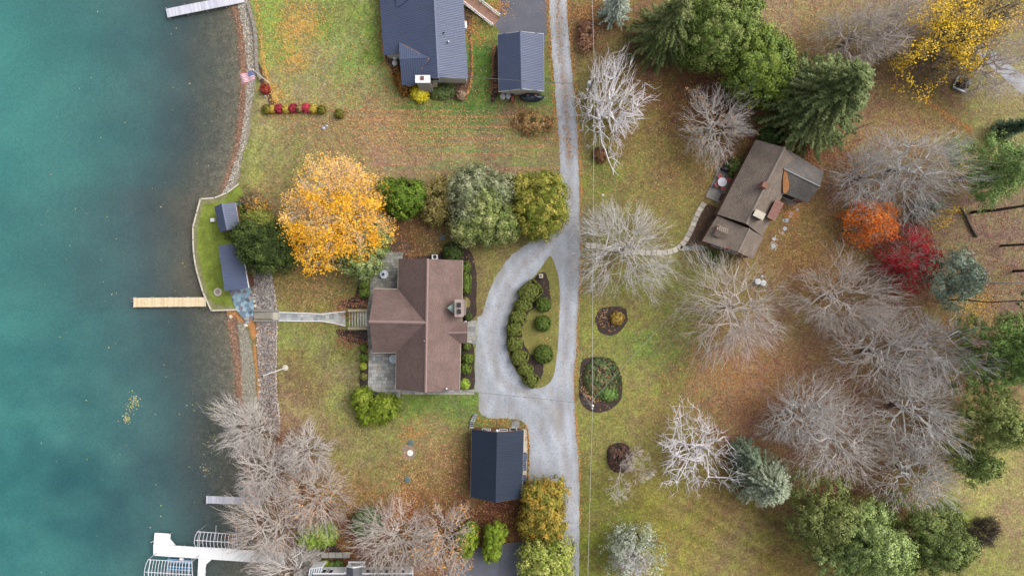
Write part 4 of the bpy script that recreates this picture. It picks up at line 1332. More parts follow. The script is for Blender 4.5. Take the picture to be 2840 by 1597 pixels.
# crazy paving: Voronoi stones
fl_ = [PW('D', *p, LOW_Z) for p in [(1040, 385), (1150, 350), (1235, 350), (1272, 420), (1283, 560), (1283, 650), (1255, 682), (1190, 678), (1108, 578), (1062, 470)]]
ft = thing("flagstone_landing", "blue-grey crazy paved flagstone landing by the lake stairs", "landing", (*fl_[4], LOW_Z))
MB().prism(fl_, LOW_Z - .3, LOW_Z + .03).build("base", mat("pale_mortar", C(150, 166, 174), rough=.9, noise=[(3, .1)]), ft)
FS = [mat("flagstone_%s" % n_, C(*c), rough=.85, noise=[(2, .12), (9, .12)]) for n_, c in (("ice", (158, 186, 200)), ("blue", (140, 166, 184)), ("slate", (92, 108, 124)), ("mauve", (136, 124, 134)), ("sand", (176, 168, 154)), ("steel", (118, 140, 156)))]
r_ = random.Random(9)
cx_, cy_ = sum(p[0] for p in fl_) / len(fl_), sum(p[1] for p in fl_) / len(fl_)
seeds = []
minx, maxx, miny, maxy = min(p[0] for p in fl_), max(p[0] for p in fl_), min(p[1] for p in fl_), max(p[1] for p in fl_)
tries = 0
while len(seeds) < 105 and tries < 20000:
    tries += 1
    s_ = (r_.uniform(minx, maxx), r_.uniform(miny, maxy))
    if inside(np.array(s_[0]), np.array(s_[1]), fl_) and all((s_[0] - q[0]) ** 2 + (s_[1] - q[1]) ** 2 > .2 for q in seeds):
        seeds.append(s_)
for i, s_ in enumerate(seeds):
    cell = list(fl_)
    for j, q in enumerate(seeds):
        if i != j and abs(q[0] - s_[0]) < 2.2 and abs(q[1] - s_[1]) < 2.2:
            nx, ny = q[0] - s_[0], q[1] - s_[1]
            mxx, myy = (q[0] + s_[0]) / 2, (q[1] + s_[1]) / 2
            cell = clip_half(cell, nx, ny, nx * mxx + ny * myy - .022 * math.hypot(nx, ny))
            if len(cell) < 3:
                break
    if len(cell) >= 3:
        MB().prism(cell, LOW_Z + .03, LOW_Z + .075 + r_.uniform(-.01, .01)).build("flagstone", FS[r_.choices(range(6), [5, 4, 2.2, 2, .8, 2])[0]], ft)
# ------------------------------------------------------------------ upper house: slate blue metal roof
h2 = thing("house", "slate blue metal roofed house with white ramp at the top edge", "house", W('B', 700, 350))
zr, ze_e, ze_w = 5.0, 2.9, 2.0
rT, rB = W('B', 716, -420, zr), W('B', 778, 782, zr)
eT, eB = W('B', 1006, -420, ze_e), W('B', 1078, 795, ze_e)
wT, wB = W('B', 167, -420, ze_w), W('B', 232, 555, ze_w)
# west slope: long upper run, stepped where the side wing joins
def on_line(a, b, f):
    return a + (b - a) * f
metal_slope(h2, [rT, eT, eB, rB], M_blue)
nrm_, h_, s_ = plane_axes([rT, rB, wB])
def on_plane(f, x, y):
    """point of the west slope seen at this reading"""
    p0, p1 = W(f, x, y, 0), W(f, x, y, 10)
    d = p1 - p0
    t_ = (rT - p0).dot(nrm_) / d.dot(nrm_)
    return p0 + d * t_
k1, k2 = on_plane('B', 392, 548), on_plane('B', 690, 585)
k3, k4 = on_plane('B', 580, 752), on_plane('B', 700, 790)
metal_slope(h2, [rT, on_plane('B', 752, 330), on_plane('B', 216, 330), wT], M_blue)
metal_slope(h2, [on_plane('B', 216, 332), on_plane('B', 752, 332), on_plane('B', 766, 560), k1, wB], M_blue)
metal_slope(h2, [on_plane('B', 500, 550), on_plane('B', 766, 560), rB, on_plane('B', 580, 790)], M_blue)
# side wing with its own gable
zw = k2.z
g0, g1 = W('B', 395, 598, zw), W('B', 690, 585, zw + .02)
metal_slope(h2, [on_plane('B', 385, 425) + Vector((0, 0, .05)), g0, g1 + Vector((0, 0, .02))], M_blue)
metal_slope(h2, [g0, g1, W('B', 580, 752, k3.z + .05), W('B', 565, 845, zw - 1.9), W('B', 420, 852, zw - 1.9)], M_blue)
ridge_cap(h2, g0, g1, M_blue)
ridge_cap(h2, rT, rB, M_blue, .4)
# small upper wing at the frame edge
metal_slope(h2, [on_plane('B', 360, -420) + Vector((0, 0, .9)), on_plane('B', 620, -420) + Vector((0, 0, .7)), on_plane('B', 480, 0) + Vector((0, 0, .2)), on_plane('B', 365, 85) + Vector((0, 0, .15))], M_blue)
# leaf-filled valleys
for a, b2 in ((on_plane('B', 425, 452), on_plane('B', 600, 545)), (on_plane('B', 690, 590), on_plane('B', 610, 700))):
    d_ = b2 - a
    MB().box((a + b2) / 2 + Vector((0, 0, .1)), (d_.length, .14, .08), math.atan2(d_.y, d_.x), Matrix.Rotation(-math.asin(d_.z / d_.length), 3, 'Y')).build("leaf_filled_valley", mat("leafy_gutter", C(178, 132, 104), rough=.95, noise=[(6, .3)]), h2)
# walls
def wl(a, b2, z0, za, zb, m, **k_):
    return wall(h2, a, b2, z0, za, zb, m, **k_)
sw_ = [PW('B', 500, 800, 0), PW('B', 715, 872, 0), PW('B', 1035, 818, 0)]
seb = inset(plan(eB), ctr, .0)
s_e = (eB.x - .35, eB.y + .35)
s_w = (W('B', 590, 800, 4).x, eB.y + .45)
wl(s_w, s_e, 0, 3.4, 2.8, M_cream, peak=(.45, 4.6))
wl(s_e, (eT.x - .35, eT.y), 0, 2.8, 2.8, M_cream)
wl((wB.x + .35, wB.y + .3), (wT.x + .35, wT.y), -.6, 1.9, 1.9, M_cream)
wl((wB.x + .35, wB.y + .3), (k1.x + .6, k1.y + .3), -.6, 1.9, 2.6, M_cream)
gw0, gw1 = W('B', 400, 598, zw), W('B', 425, 845, zw - 1.9)
wl((gw0.x + .4, gw0.y + 1.6), (gw1.x + .4, gw1.y + .3), -.4, zw - 1.3, zw - 2.0, M_cream, peak=(.4, zw - .3))
wl((gw1.x + .4, gw1.y + .3), s_w, -.4, zw - 2.0, zw - 2.0, M_cream)
opening(h2, s_w, s_e, .3, 1.2, 1.0, 2.3, Vector((0, -1, 0)))
# chimney with white cap
c0 = W('B', 612, 782, 5.2)
cb_ = W('B', 645, 830, 3)
chm = MB().box((c0.x + .15, c0.y - .15, 2.5), (1.7, .8, 5.0)).build("chimney", mat("chimney_block", C(168, 164, 156), rough=.9, noise=[(2, .15)]), h2)
MB().box((c0.x + .15, c0.y - .15, 5.06), (1.95, 1.0, .12)).build("chimney_cap", M_white, chm)
MB().box((c0.x + .1, c0.y - .05, 5.22), (.42, .46, .2)).build("flue", M_brownw, chm)
for x_, y_, m_ in ((838, 330, M_dark), (885, 418, M_white)):
    MB().tube([W('B', x_, y_, 4.0), W('B', x_, y_, 4.8)], .1).build("vent_pipe", m_, h2)
MB().box(W('B', 1050, 262, .45), (.5, .9, .9)).build("heat_pump", M_white, h2)
# access ramp with white rails
rp = thing("access_ramp", "brown boarded access ramp with white railings beside the asphalt drive", "ramp", W('B', 1365, 225))
M_deck = mat("brown_decking", C(168, 130, 112), rough=.85, noise=[(3, .1), (12, .12)])
ra, rb = W('B', 1365, 222, .05), W('B', 1080, 0, .9)
rb2 = W('B', 1000, -62, .9)
d_ = (rb2 - ra)
dn = Vector((d_.x, d_.y, 0)).normalized()
u = Vector((-dn.y, dn.x, 0))
L_ = Vector((d_.x, d_.y, 0)).length
nb = int(L_ / .3)
for i in range(nb):
    f0, f1 = i / nb, (i + .94) / nb
    p0, p1 = ra + d_ * f0, ra + d_ * f1
    MB().slab([p0 + u * .75, p0 - u * .75, p1 - u * .75, p1 + u * .75], .06).build("board", M_deck, rp)
for s_ in (-1, 1):
    q0, q1 = ra + u * .82 * s_, ra + d_ + u * .82 * s_
    MB().tube([q0 + Vector((0, 0, 1.0)), q1 + Vector((0, 0, 1.0))], .06, 6).build("handrail", M_white, rp)
    MB().tube([q0 + Vector((0, 0, .2)), q1 + Vector((0, 0, .2))], .05, 6).build("lower_rail", M_white, rp)
    for i in range(5):
        q = q0 + (q1 - q0) * (i / 4)
        MB().box((q.x, q.y, q.z + .5), (.13, .13, 1.16)).build("post", M_white, rp)
    for i in range(int(L_ / .2)):
        q = q0 + (q1 - q0) * ((i + .5) / int(L_ / .2))
        MB().box((q.x, q.y, q.z + .6), (.035, .035, .8)).build("baluster", M_white, rp)


# ------------------------------------------------------------------ garages
def gable_building(nm, label, cat, base, eL, eR, rTop, rBot, eLb, eRb, m_roof, m_wall, over=.4, wall_z0=0., gables='TB', sheet=.92):
    o = thing(nm, label, cat, base)
    metal_slope(o, [eL, rTop, rBot, eLb], m_roof, sheet)
    metal_slope(o, [rTop, eR, eRb, rBot], m_roof, sheet)
    ridge_cap(o, rTop, rBot, m_roof, .34)
    cx = (eL + eR + eLb + eRb) / 4
    q = [Vector((p.x, p.y, 0)) for p in (eL, eR, eRb, eLb)]
    ax = (q[3] - q[0]).normalized()
    bx = (q[1] - q[0]).normalized()
    ci = [q[0] + ax * over + bx * over, q[1] + ax * over - bx * over, q[2] - ax * over - bx * over, q[3] - ax * over + bx * over]
    ze = eL.z - .12 + .0
    zp = rTop.z - .22
    run = (q[1] - q[0]).length / 2
    ze2 = eL.z + (rTop.z - eL.z) * over / run - .14
    wl_ = []
    wl_.append(wall(o, ci[0], ci[1], wall_z0, ze2, ze2, m_wall, peak=(.5, zp)))
    wl_.append(wall(o, ci[1], ci[2], wall_z0, ze2, ze2, m_wall))
    wl_.append(wall(o, ci[2], ci[3], wall_z0, ze2, ze2, m_wall, peak=(.5, zp)))
    wl_.append(wall(o, ci[3], ci[0], wall_z0, ze2, ze2, m_wall))
    for a, b2 in ((eL, eLb), (eR, eRb)):
        dd = (b2 - a).normalized()
        MB().box((a + b2) / 2 + Vector((0, 0, -.08)), ((b2 - a).length, .1, .12), math.atan2(dd.y, dd.x)).build("gutter", M_cream, o)
    for a, b2 in ((eL, rTop), (rTop, eR), (eLb, rBot), (rBot, eRb)):
        dd = (b2 - a)
        MB().box((a + b2) / 2 + Vector((0, 0, -.09)), (dd.length, .07, .16), math.atan2(dd.y, dd.x), Matrix.Rotation(-math.asin(dd.z / dd.length), 3, 'Y')).build("rake_board", M_white if m_wall is M_cream else M_brownw, o)
    return o, ci


ge, gr = 2.9, 4.6
g2, gc2 = gable_building("garage", "slate blue metal roofed garage at the end of the asphalt drive", "garage", W('B', 1610, 650),
                         W('B', 1380, 350, ge), W('B', 1838, 342, ge), W('B', 1603, 320, gr), W('B', 1616, 893, gr), W('B', 1390, 920, ge), W('B', 1842, 915, ge), M_blue, M_cream)
opening(g2, gc2[0], gc2[1], .5, 4.8, 0.05, 2.3, Vector((0, 1, 0)), "garage_door", M_white, M_white)
g3, gc3 = gable_building("garage", "navy metal roofed garage below the looping gravel drive", "garage", W('G', 1510, 860),
                         W('G', 1265, 505, ge), W('G', 1783, 517, ge), W('G', 1517, 540, gr + .3), W('G', 1502, 1240, gr + .3), W('G', 1250, 1187, ge), W('G', 1768, 1196, ge), M_navy, M_brownw)
opening(g3, gc3[0], gc3[1], .24, 1.1, 1.0, 2.2, Vector((0, 1, 0)))
opening(g3, gc3[0], gc3[1], .62, 1.1, 1.0, 2.2, Vector((0, 1, 0)))
opening(g3, gc3[0], gc3[1], .84, .9, 0.05, 2.1, Vector((0, 1, 0)), "door", M_white, M_dark)
lp = W('G', 1517, 522, 4.5)
MB().lathe((lp.x, lp.y, lp.z - .3), [(.05, 0), (.16, .12), (.18, .3), (.02, .42)], 12).build("gable_lamp", M_white, g3)
drape("concrete_apron", [ov(*p) for p in [('G', 1775, 505), ('G', 1815, 508), ('G', 1822, 700), ('G', 1812, 1000), ('G', 1790, 1110), ('G', 1760, 1110)]], M_paleconc, .03)
# shelf of timber along the garage's lake side
ws = thing("timber_rail", "long brown timber rail along the navy garage's lake side", "rail", W('G', 1225, 820))
MB().box((W('G', 1228, 820, .5).x, W('G', 1228, 820, .5).y, .5), (.14, W('G', 1228, 530).y - W('G', 1228, 1115).y, .1)).build("top_rail", M_brownw, ws)
for y_ in (535, 680, 820, 960, 1110):
    p = W('G', 1228, y_)
    MB().box((p.x, p.y, .23), (.12, .12, .46)).build("post", M_brownw, ws)
# bins along the garage wall
M_bin = mat("navy_bin_plastic", C(58, 68, 92), rough=.5)
M_binl = mat("slate_bin_lid", C(92, 104, 130), rough=.5)
for i, (x_, y_, sx, sy, hh, lab) in enumerate([(1793, 762, .55, .8, 1.1, "largest navy wheeled bin, first along the garage's drive side"), (1790, 822, .5, .6, 1.0, "second navy bin along the garage's drive side"),
                                          (1790, 878, .5, .6, 1.0, "third navy bin along the garage's drive side"), (1789, 985, .5, .7, 1.0, "fourth navy bin standing apart along the garage wall"),
                                          (1786, 1050, .5, .7, 1.0, "fifth navy bin along the garage wall, nearest the golden tree")]):
    p = W('G', x_, y_)
    o = thing("wheeled_bin", lab, "bin", p, "bins along the garage wall")
    mb = MB()
    s0, s1 = .8, 1.0
    vs_ = [(p.x + dx * sx / 2 * s0, p.y + dy * sy / 2 * s0, .05) for dx, dy in ((-1, -1), (1, -1), (1, 1), (-1, 1))] + [(p.x + dx * sx / 2, p.y + dy * sy / 2, hh) for dx, dy in ((-1, -1), (1, -1), (1, 1), (-1, 1))]
    mb.add(vs_, [(3, 2, 1, 0), (4, 5, 6, 7), (0, 1, 5, 4), (1, 2, 6, 5), (2, 3, 7, 6), (3, 0, 4, 7)]).build("body", M_bin, o)
    MB().box((p.x, p.y, hh + .04), (sx + .06, sy + .06, .07)).build("lid", M_binl, o)
    MB().tube([(p.x - sx / 2 - .06, p.y - sy * .4, hh - .04), (p.x - sx / 2 - .06, p.y + sy * .4, hh - .04)], .03, 6).build("handle", M_bin, o)
# low stone edging and beds before the garage
se = thing("stone_edging", "curved line of pale edging blocks beside the navy garage", "edging", W('G', 1270, 430))
for i in range(7):
    t_ = i / 6
    p = W('G', 1255 + 40 * t_ ** 2 + 5, 480 - 115 * t_)
    MB().box((p.x, p.y, .12), (.5, .4, .24), -.3 * t_).build("block", PL[i % 4], se)

# ------------------------------------------------------------------ waterside shed and boathouse
zl = LOW_Z
shed, sc_ = gable_building("shed", "small slate blue gabled shed on the walled lower lawn", "shed", W('C', 835, 735, zl),
                           W('C', 707, 630, zl + 2.3), W('C', 912, 587, zl + 2.3), W('C', 780, 598, zl + 3.3), W('C', 832, 863, zl + 3.3), W('C', 765, 880, zl + 2.3), W('C', 957, 845, zl + 2.3), M_blue, M_brownw, .22, zl)
bo = thing("boathouse", "slate blue boathouse with one long pent roof above the dock", "boathouse", W('C', 870, 1200, zl))
b0, b1, b2_, b3 = W('C', 745, 1020, zl + 3.2), W('C', 968, 995, zl + 2.7), W('D', 1228, 355, zl + 2.7), W('D', 990, 388, zl + 3.2)
metal_slope(bo, [b0, b1, b2_, b3], M_blue)
q = [plan(p) for p in (b0, b1, b2_, b3)]
qc = (sum(p[0] for p in q) / 4, sum(p[1] for p in q) / 4)
q = [inset(p, qc, .45) for p in q]
wall(bo, q[0], q[1], zl, zl + 3.0, zl + 2.55, M_brownw)
wall(bo, q[1], q[2], zl, zl + 2.55, zl + 2.55, M_brownw)
wall(bo, q[2], q[3], zl, zl + 2.55, zl + 3.0, M_brownw)
wall(bo, q[3], q[0], zl, zl + 3.0, zl + 3.0, M_brownw)
dd = (b2_ - b1)
MB().box((b1 + b2_) / 2 + Vector((.05, 0, -.06)), (dd.length, .12, .12), math.atan2(dd.y, dd.x)).build("gutter", M_white, bo)
for f in (.25, .7):
    opening(bo, q[3], q[0], f, 2.4, zl + .1, zl + 2.4, Vector((-1, -.1, 0)).normalized(), "garage_door", M_white, M_cream)
wb = thing("storage_chest", "small white chest on the grass beside the gabled shed", "chest", W('X', 465, 695, zl))
p = W('X', 465, 692, zl)
MB().box((p.x, p.y, zl + .3), (.5, .42, .6), .05).build("body", M_white, wb)
MB().box((p.x, p.y, zl + .63), (.56, .48, .07), .05).build("lid", M_white, wb)
# kayak and bagged gear behind the shed
bl = thing("covered_dinghy", "blue covered dinghy propped behind the gabled shed", "boat", W('X', 1065, 370, zl))
p = W('X', 1065, 370, zl)
mb = MB()
rings = []
for i in range(9):
    t_ = -1 + 2 * i / 8
    w_ = .42 * (1 - abs(t_) ** 2.2) + .03
    for j in range(8):
        a_ = 2 * math.pi * j / 8
        rings.append((p.x + t_ * .75, p.y + w_ * math.cos(a_), zl + .45 + .32 * max(.15, 1 - t_ * t_) * math.sin(a_)))
mobj("hull", rings, [(i * 8 + j, i * 8 + (j + 1) % 8, (i + 1) * 8 + (j + 1) % 8, (i + 1) * 8 + j) for i in range(8) for j in range(8)], mat("bright_blue_cover", C(110, 168, 206), rough=.6), bl, True)
MB().box((p.x, p.y, zl + .1), (.5, .5, .2)).build("cradle", M_brownw, bl)
gp = thing("gear_sack", "crumpled white sack beside the blue covered dinghy", "sack", W('X', 1120, 280, zl))


def lumpy(name, c, rad, m, parent=None, seed=1, amp=.25, n=12, zmin=-.6):
    r_ = np.random.default_rng(seed)
    vs_, fs = [], []
    m_ = n // 2
    ph = r_.uniform(0, 6.28, 6)
    for i in range(m_ + 1):
        th = math.pi * i / m_
        for j in range(n):
            a_ = 2 * math.pi * j / n
            k_ = 1 + amp * (math.sin(3 * a_ + ph[0]) * math.sin(2 * th + ph[1]) + .6 * math.sin(5 * a_ + ph[2] + 3 * th)) * (.3 if i in (0, m_) else 1) + amp * .4 * r_.uniform(-1, 1) * (0 if i in (0, m_) else 1)
            vs_.append((c[0] + rad[0] * k_ * math.sin(th) * math.cos(a_), c[1] + rad[1] * k_ * math.sin(th) * math.sin(a_), c[2] + rad[2] * max(zmin, math.cos(th) * k_)))
    for i in range(m_):
        for j in range(n):
            fs.append((i * n + j, (i + 1) * n + j, (i + 1) * n + (j + 1) % n, i * n + (j + 1) % n))
    return mobj(name, vs_, fs, m, parent, True)


p = W('X', 1120, 280, zl)
lumpy("body", (p.x, p.y, zl + .25), (.4, .34, .4), mat("white_sackcloth", C(214, 220, 232), rough=.7, noise=[(6, .15)]), gp, 3)

# ------------------------------------------------------------------ old house to the right, weathered shingles
h4 = thing("house", "weathered brown shingled house set askew among the bare trees", "house", W('L', 700, 750))
e4, r4, e4b, r4b = 2.8, 5.0, 2.7, 4.4
A1, R1, R2, B1 = W('L', 785, 135, e4), W('L', 1070, 215, r4), W('L', 686, 978, r4), W('L', 395, 886, e4)
D1, D2 = W('L', 1206, 380, e4), W('L', 850, 1108, e4)
shingle_plane("roof_slope", [A1, R1, R2, B1], SH_OLD, h4, .2)
shingle_plane("roof_slope", [R1, D1, D2, R2], SH_OLD, h4, .2)
ridge_cap(h4, R1, R2, mat("grey_ridge_cap", C(150, 138, 128), rough=.9, noise=[(4, .2)]), .3)
# lower block to the south-west
e_, f_ = W('L', 395, 900, e4b), W('L', 245, 1152, e4b)
rA, rB_ = W('L', 718, 1030, r4b), W('L', 603, 1262, r4b)
s1_, s2_ = W('L', 862, 1118, e4b), W('L', 752, 1335, e4b)
shingle_plane("roof_slope", [e_, rA, rB_, f_], SH_OLD, h4, .18)
shingle_plane("roof_slope", [rA, s1_, s2_, rB_], SH_OLD, h4, .18)
ridge_cap(h4, rA, rB_, MATS["grey_ridge_cap"], .26)
# north-east wing
w1, w2, w3 = W('L', 1062, 428, 4.1), W('L', 1428, 608, 4.1), W('L', 1468, 462, 2.7)
w4, w5 = W('L', 1300, 772, 2.7), W('L', 1085, 680, 2.75)
SH_W = brick_mat("wing_shingles", C(136, 130, 124), C(118, 112, 108), C(86, 80, 78), .3, .16, .025)
w0 = W('L', 1085, 232, 2.9)
shingle_plane("roof_slope", [w0 + Vector((.1, -.1, .35)), w3, w2, w1 + Vector((0, 0, .02))], SH_W, h4, .18)
shingle_plane("roof_slope", [w1, w2, w4, w5], SH_W, h4, .18)
d_ = w2 - w1
MB().box((w1 + w2) / 2 + Vector((0, 0, .08)), (d_.length, .14, .1), math.atan2(d_.y, d_.x)).build("metal_ridge", mat("dull_zinc", C(150, 152, 156), rough=.6), h4)
# walls
def w4_(a, b2, za, zb=None, peak=None, m=M_brick):
    return wall(h4, a, b2, 0, za, zb, m, peak=peak)
cL = plan(W('L', 740, 700, e4))
ca = [inset(plan(p), cL, .45) for p in (A1, D1, D2, B1)]
w4_(ca[3], ca[0], 2.7, 2.7, None, M_brownw)
w4_(ca[0], ca[1], 2.7, 2.7, (.5, 4.6))
w4_(ca[1], ca[2], 2.7)
w4_(ca[2], ca[3], 2.7, 2.7, (.5, 4.6))
cl2 = plan(W('L', 560, 1100, e4b))
cb4 = [inset(plan(p), cl2, .4) for p in (e_, s1_, s2_, f_)]
w4_(cb4[3], cb4[0], 2.6, 2.6, None, M_brownw)
w4_(cb4[1], cb4[2], 2.6)
w4_(cb4[2], cb4[3], 2.6, 2.6, (.5, 4.1))
nn = Vector((-(cb4[3][1] - cb4[2][1]), cb4[3][0] - cb4[2][0], 0)).normalized()
if nn.y > 0:
    nn = -nn
for f in (.35, .68):
    opening(h4, cb4[2], cb4[3], f, 1.3, .9, 2.3, nn)
cw = [inset(plan(p), plan(W('L', 1260, 550, 3)), .35) for p in (w3, w4, w5)]
w4_(cw[0], cw[1], 2.6, 2.6, (.5, 3.8))
w4_(cw[1], cw[2], 2.6, 2.6)
opening(h4, cw[1], cw[2], .7, 1.8, .1, 2.2, Vector((-.4, -.9, 0)), "door", M_white, M_dark)
# dormers, chimneys
ax4 = (R2 - R1).normalized()
ang4 = math.atan2(ax4.y, ax4.x)
dp = W('L', 425, 1050, 4.1)
mb = MB()
u4 = Vector((ax4.x, ax4.y, 0)).normalized()
v4 = Vector((-u4.y, u4.x, 0))
if v4.dot(B1 - R2) < 0:
    v4 = -v4
rA_, rB__ = dp + v4 * .55, dp - v4 * 1.15
mb.slab([rA_ + u4 * .8 + Vector((0, 0, -.6)), rA_, rB__, rB__ + u4 * .8 + Vector((0, 0, -.6))], .1)
mb.slab([rA_ - u4 * .8 + Vector((0, 0, -.6)), rA_, rB__, rB__ - u4 * .8 + Vector((0, 0, -.6))], .1)
dorm = mb.build("dormer", SH_OLD, h4)
dorm.data.uv_layers.new(name="UVMap")
MB().box(dp + v4 * .35 + Vector((0, 0, -.7)), (1.2, .2, .9), ang4).build("dormer_wall", M_brownw, dorm)
dq = W('L', 978, 845, 4.0)
o_ = MB().box(dq + Vector((0, 0, -.5)), (2.5, .95, 1.0), ang4).build("shed_dormer", M_brownw, h4)
for i in range(5):
    MB().box(dq + u4 * (i - 2) * .54 + Vector((0, 0, .06)), (.52, 1.2, .08), ang4).build("roof_board", mat("red_brown_metal", C(146, 104, 92), rough=.7, noise=[(3, .15)]), o_)
cq = W('L', 815, 890, 5.4)
o_ = MB().box(cq + Vector((0, 0, -1.2)), (1.3, .8, 2.6), ang4 + math.pi / 2).build("chimney", mat("dark_flashing", C(86, 82, 80), rough=.8), h4)
MB().box(cq + Vector((0, 0, .14)), (1.45, .95, .1), ang4 + math.pi / 2).build("chimney_cap", M_paleconc, o_)
cq = W('L', 872, 592, 5.7)
MB().box(cq + Vector((0, 0, -.5)), (.75, .7, 1.5), ang4).build("brick_chimney", M_brick, h4)
# leaf pile lying in the wing valley
vp = [W('L', *p, 3.35) for p in ((1045, 440), (1075, 470), (1113, 590), (1112, 640), (1085, 678), (1058, 665), (1045, 560))]
lv = MB().slab([vp[i] + Vector((0, 0, [.75, .7, .2, .05, -.1, 0, .4][i])) for i in range(7)], .12).build("leaf_drift", mat("roof_leaf_litter", C(190, 132, 84), rough=.95, noise=[(8, .35), (25, .35)], bump=(20, 1)), h4)
# patio with table
pt = thing("concrete_patio", "grey concrete patio with a round table beside the askew house", "patio", W('L', 430, 600))
ps4 = [W('L', 425, 395), W('L', 275, 710), W('L', 432, 782), W('L', 600, 470)]
for i in range(2):
    for j in range(3):
        def bl_(s_, t_):
            return (ps4[0] * (1 - s_) + ps4[3] * s_) * (1 - t_) + (ps4[1] * (1 - s_) + ps4[2] * s_) * t_
        g_ = .006
        MB().prism([plan(bl_(i / 2 + g_, j / 3 + g_)), plan(bl_((i + 1) / 2 - g_, j / 3 + g_)), plan(bl_((i + 1) / 2 - g_, (j + 1) / 3 - g_)), plan(bl_(i / 2 + g_, (j + 1) / 3 - g_))], -.1, .1).build("slab", M_conc, pt)
drape("paving_bed", [ov('L', *p) for p in ((1080, 690), (1050, 770), (1180, 830), (1235, 770))], M_conc, .03)

# ------------------------------------------------------------------ lower house at the bottom edge
h5 = thing("house", "grey roofed white house cut off by the bottom edge", "house", W('S', 700, 1400))
e5, r5 = 2.9, 6.0
xl, xr = 140, 1560
eA, eB5 = W('S', xl, 885, e5), W('S', xr, 880, e5)
rA5, rB5 = W('S', xl, 1500, r5), W('S', xr, 1500, r5)
eC, eD = W('S', xl, 1990, e5), W('S', xr, 1990, e5)
shingle_plane("roof_slope", [eA, eB5, rB5, rA5], SH_GREY, h5)
shingle_plane("roof_slope", [rA5, rB5, eD, eC], SH_GREY, h5)
MB().box((eA + eB5) / 2 + Vector((0, .06, -.08)), ((eB5 - eA).length, .12, .14)).build("gutter", M_white, h5)
yw = eA.y - .25
wall(h5, (eA.x + .3, yw), (eB5.x - .3, yw), 0, 2.8, 2.8, M_white)
wall(h5, (eA.x + .3, eC.y + .4), (eB5.x - .3, eC.y + .4), 0, 2.8, 2.8, M_white)
for x_ in (eA.x + .3, eB5.x - .3):
    wall(h5, (x_, yw), (x_, eC.y + .4), 0, 2.8, 2.8, M_white, peak=(.5, 5.7))
for f in (.08, .13, .55, .6, .66, .75, .8, .9):
    opening(h5, (eA.x + .3, yw), (eB5.x - .3, yw), f, .9, .9, 2.3, Vector((0, 1, 0)))
gA, gB, gP = W('S', 625, 778, 3.1), W('S', 838, 775, 3.1), W('S', 716, 796, 4.2)
gPe = W('S', 716, 1240, 4.6)
shingle_plane("porch_roof", [gA, gP, gPe, W('S', 625, 1100, 3.15)], SH_GREY, h5)
shingle_plane("porch_roof", [gP, gB, W('S', 838, 1100, 3.15), gPe], SH_GREY, h5)
for a, b2 in ((gA, gP), (gP, gB)):
    dd = b2 - a
    MB().box((a + b2) / 2 + Vector((0, .05, -.05)), (dd.length, .1, .2), math.atan2(dd.y, dd.x), Matrix.Rotation(-math.asin(dd.z / dd.length), 3, 'Y')).build("rake_board", M_white, h5)
for x_ in (640, 820):
    p = W('S', x_, 790, 1.5)
    MB().box((p.x, p.y - .1, 1.5), (.2, .2, 3.0)).build("porch_post", M_white, h5)
pg = thing("garden_arch", "white slatted garden arch before the bottom house's porch", "arch", W('S', 770, 720))
for x_ in (665, 880):
    for y_ in (712, 765):
        p = W('S', x_, y_)
        MB().box((p.x, p.y, 1.1), (.1, .1, 2.2)).build("post", M_white, pg)
for y_ in (710, 768):
    a, b2 = W('S', 648, y_, 2.25), W('S', 900, y_, 2.25)
    MB().box((a + b2) / 2, ((b2 - a).length, .09, .14)).build("beam", M_white, pg)
for i in range(9):
    p = W('S', 660 + i * 28, 739, 2.36)
    MB().box(p, (.06, .85, .09)).build("slat", M_white, pg)
sr = thing("sunroom", "blue-grey glazed sunroom lean-to at the corner of the bottom house", "sunroom", W('S', 180, 860))
M_panel = mat("sunroom_glass", C(120, 138, 152), rough=.15, spec=.6)
s0, s1 = W('S', 100, 815, 2.2), W('S', 275, 790, 2.2)
s2, s3 = W('S', 200, 985, 2.9), W('S', 75, 985, 2.9)
for i in range(5):
    a, b2, c_, d_2 = s0 + (s1 - s0) * (i / 5 + .01), s0 + (s1 - s0) * ((i + 1) / 5 - .01), s3 + (s2 - s3) * ((i + 1) / 5 - .01), s3 + (s2 - s3) * (i / 5 + .01)
    MB().slab([a, b2, c_, d_2], .04).build("pane", M_panel, sr)
for i in range(6):
    a, d_2 = s0 + (s1 - s0) * (i / 5), s3 + (s2 - s3) * (i / 5)
    MB().tube([a + Vector((0, 0, .04)), d_2 + Vector((0, 0, .04))], .05, 6).build("glazing_bar", M_white, sr)
wall(sr, plan(s0), plan(s1), 0, 2.15, 2.15, M_white)
wall(sr, plan(s0), plan(s3), 0, 2.15, 2.8, M_white)
drape("concrete_terrace", [ov('S', *p) for p in ((-120, 520), (255, 480), (265, 800), (100, 830), (60, 912), (-140, 912))], M_conc, .02)
wk5 = thing("paved_walk", "row of square grey slabs above the bottom house's shrub bed", "walk", W('S', 500, 610))
for i in range(4):
    a, b2 = W('S', 266 + i * 103, 570), W('S', 362 + i * 103, 648)
    MB().box(((a.x + b2.x) / 2, (a.y + b2.y) / 2, .03), (b2.x - a.x, a.y - b2.y, .08)).build("slab", M_conc, wk5)
drape("mulch_bed", [ov('S', *p) for p in ((270, 655), (575, 655), (580, 810), (270, 800))], M_mulch2, .022)
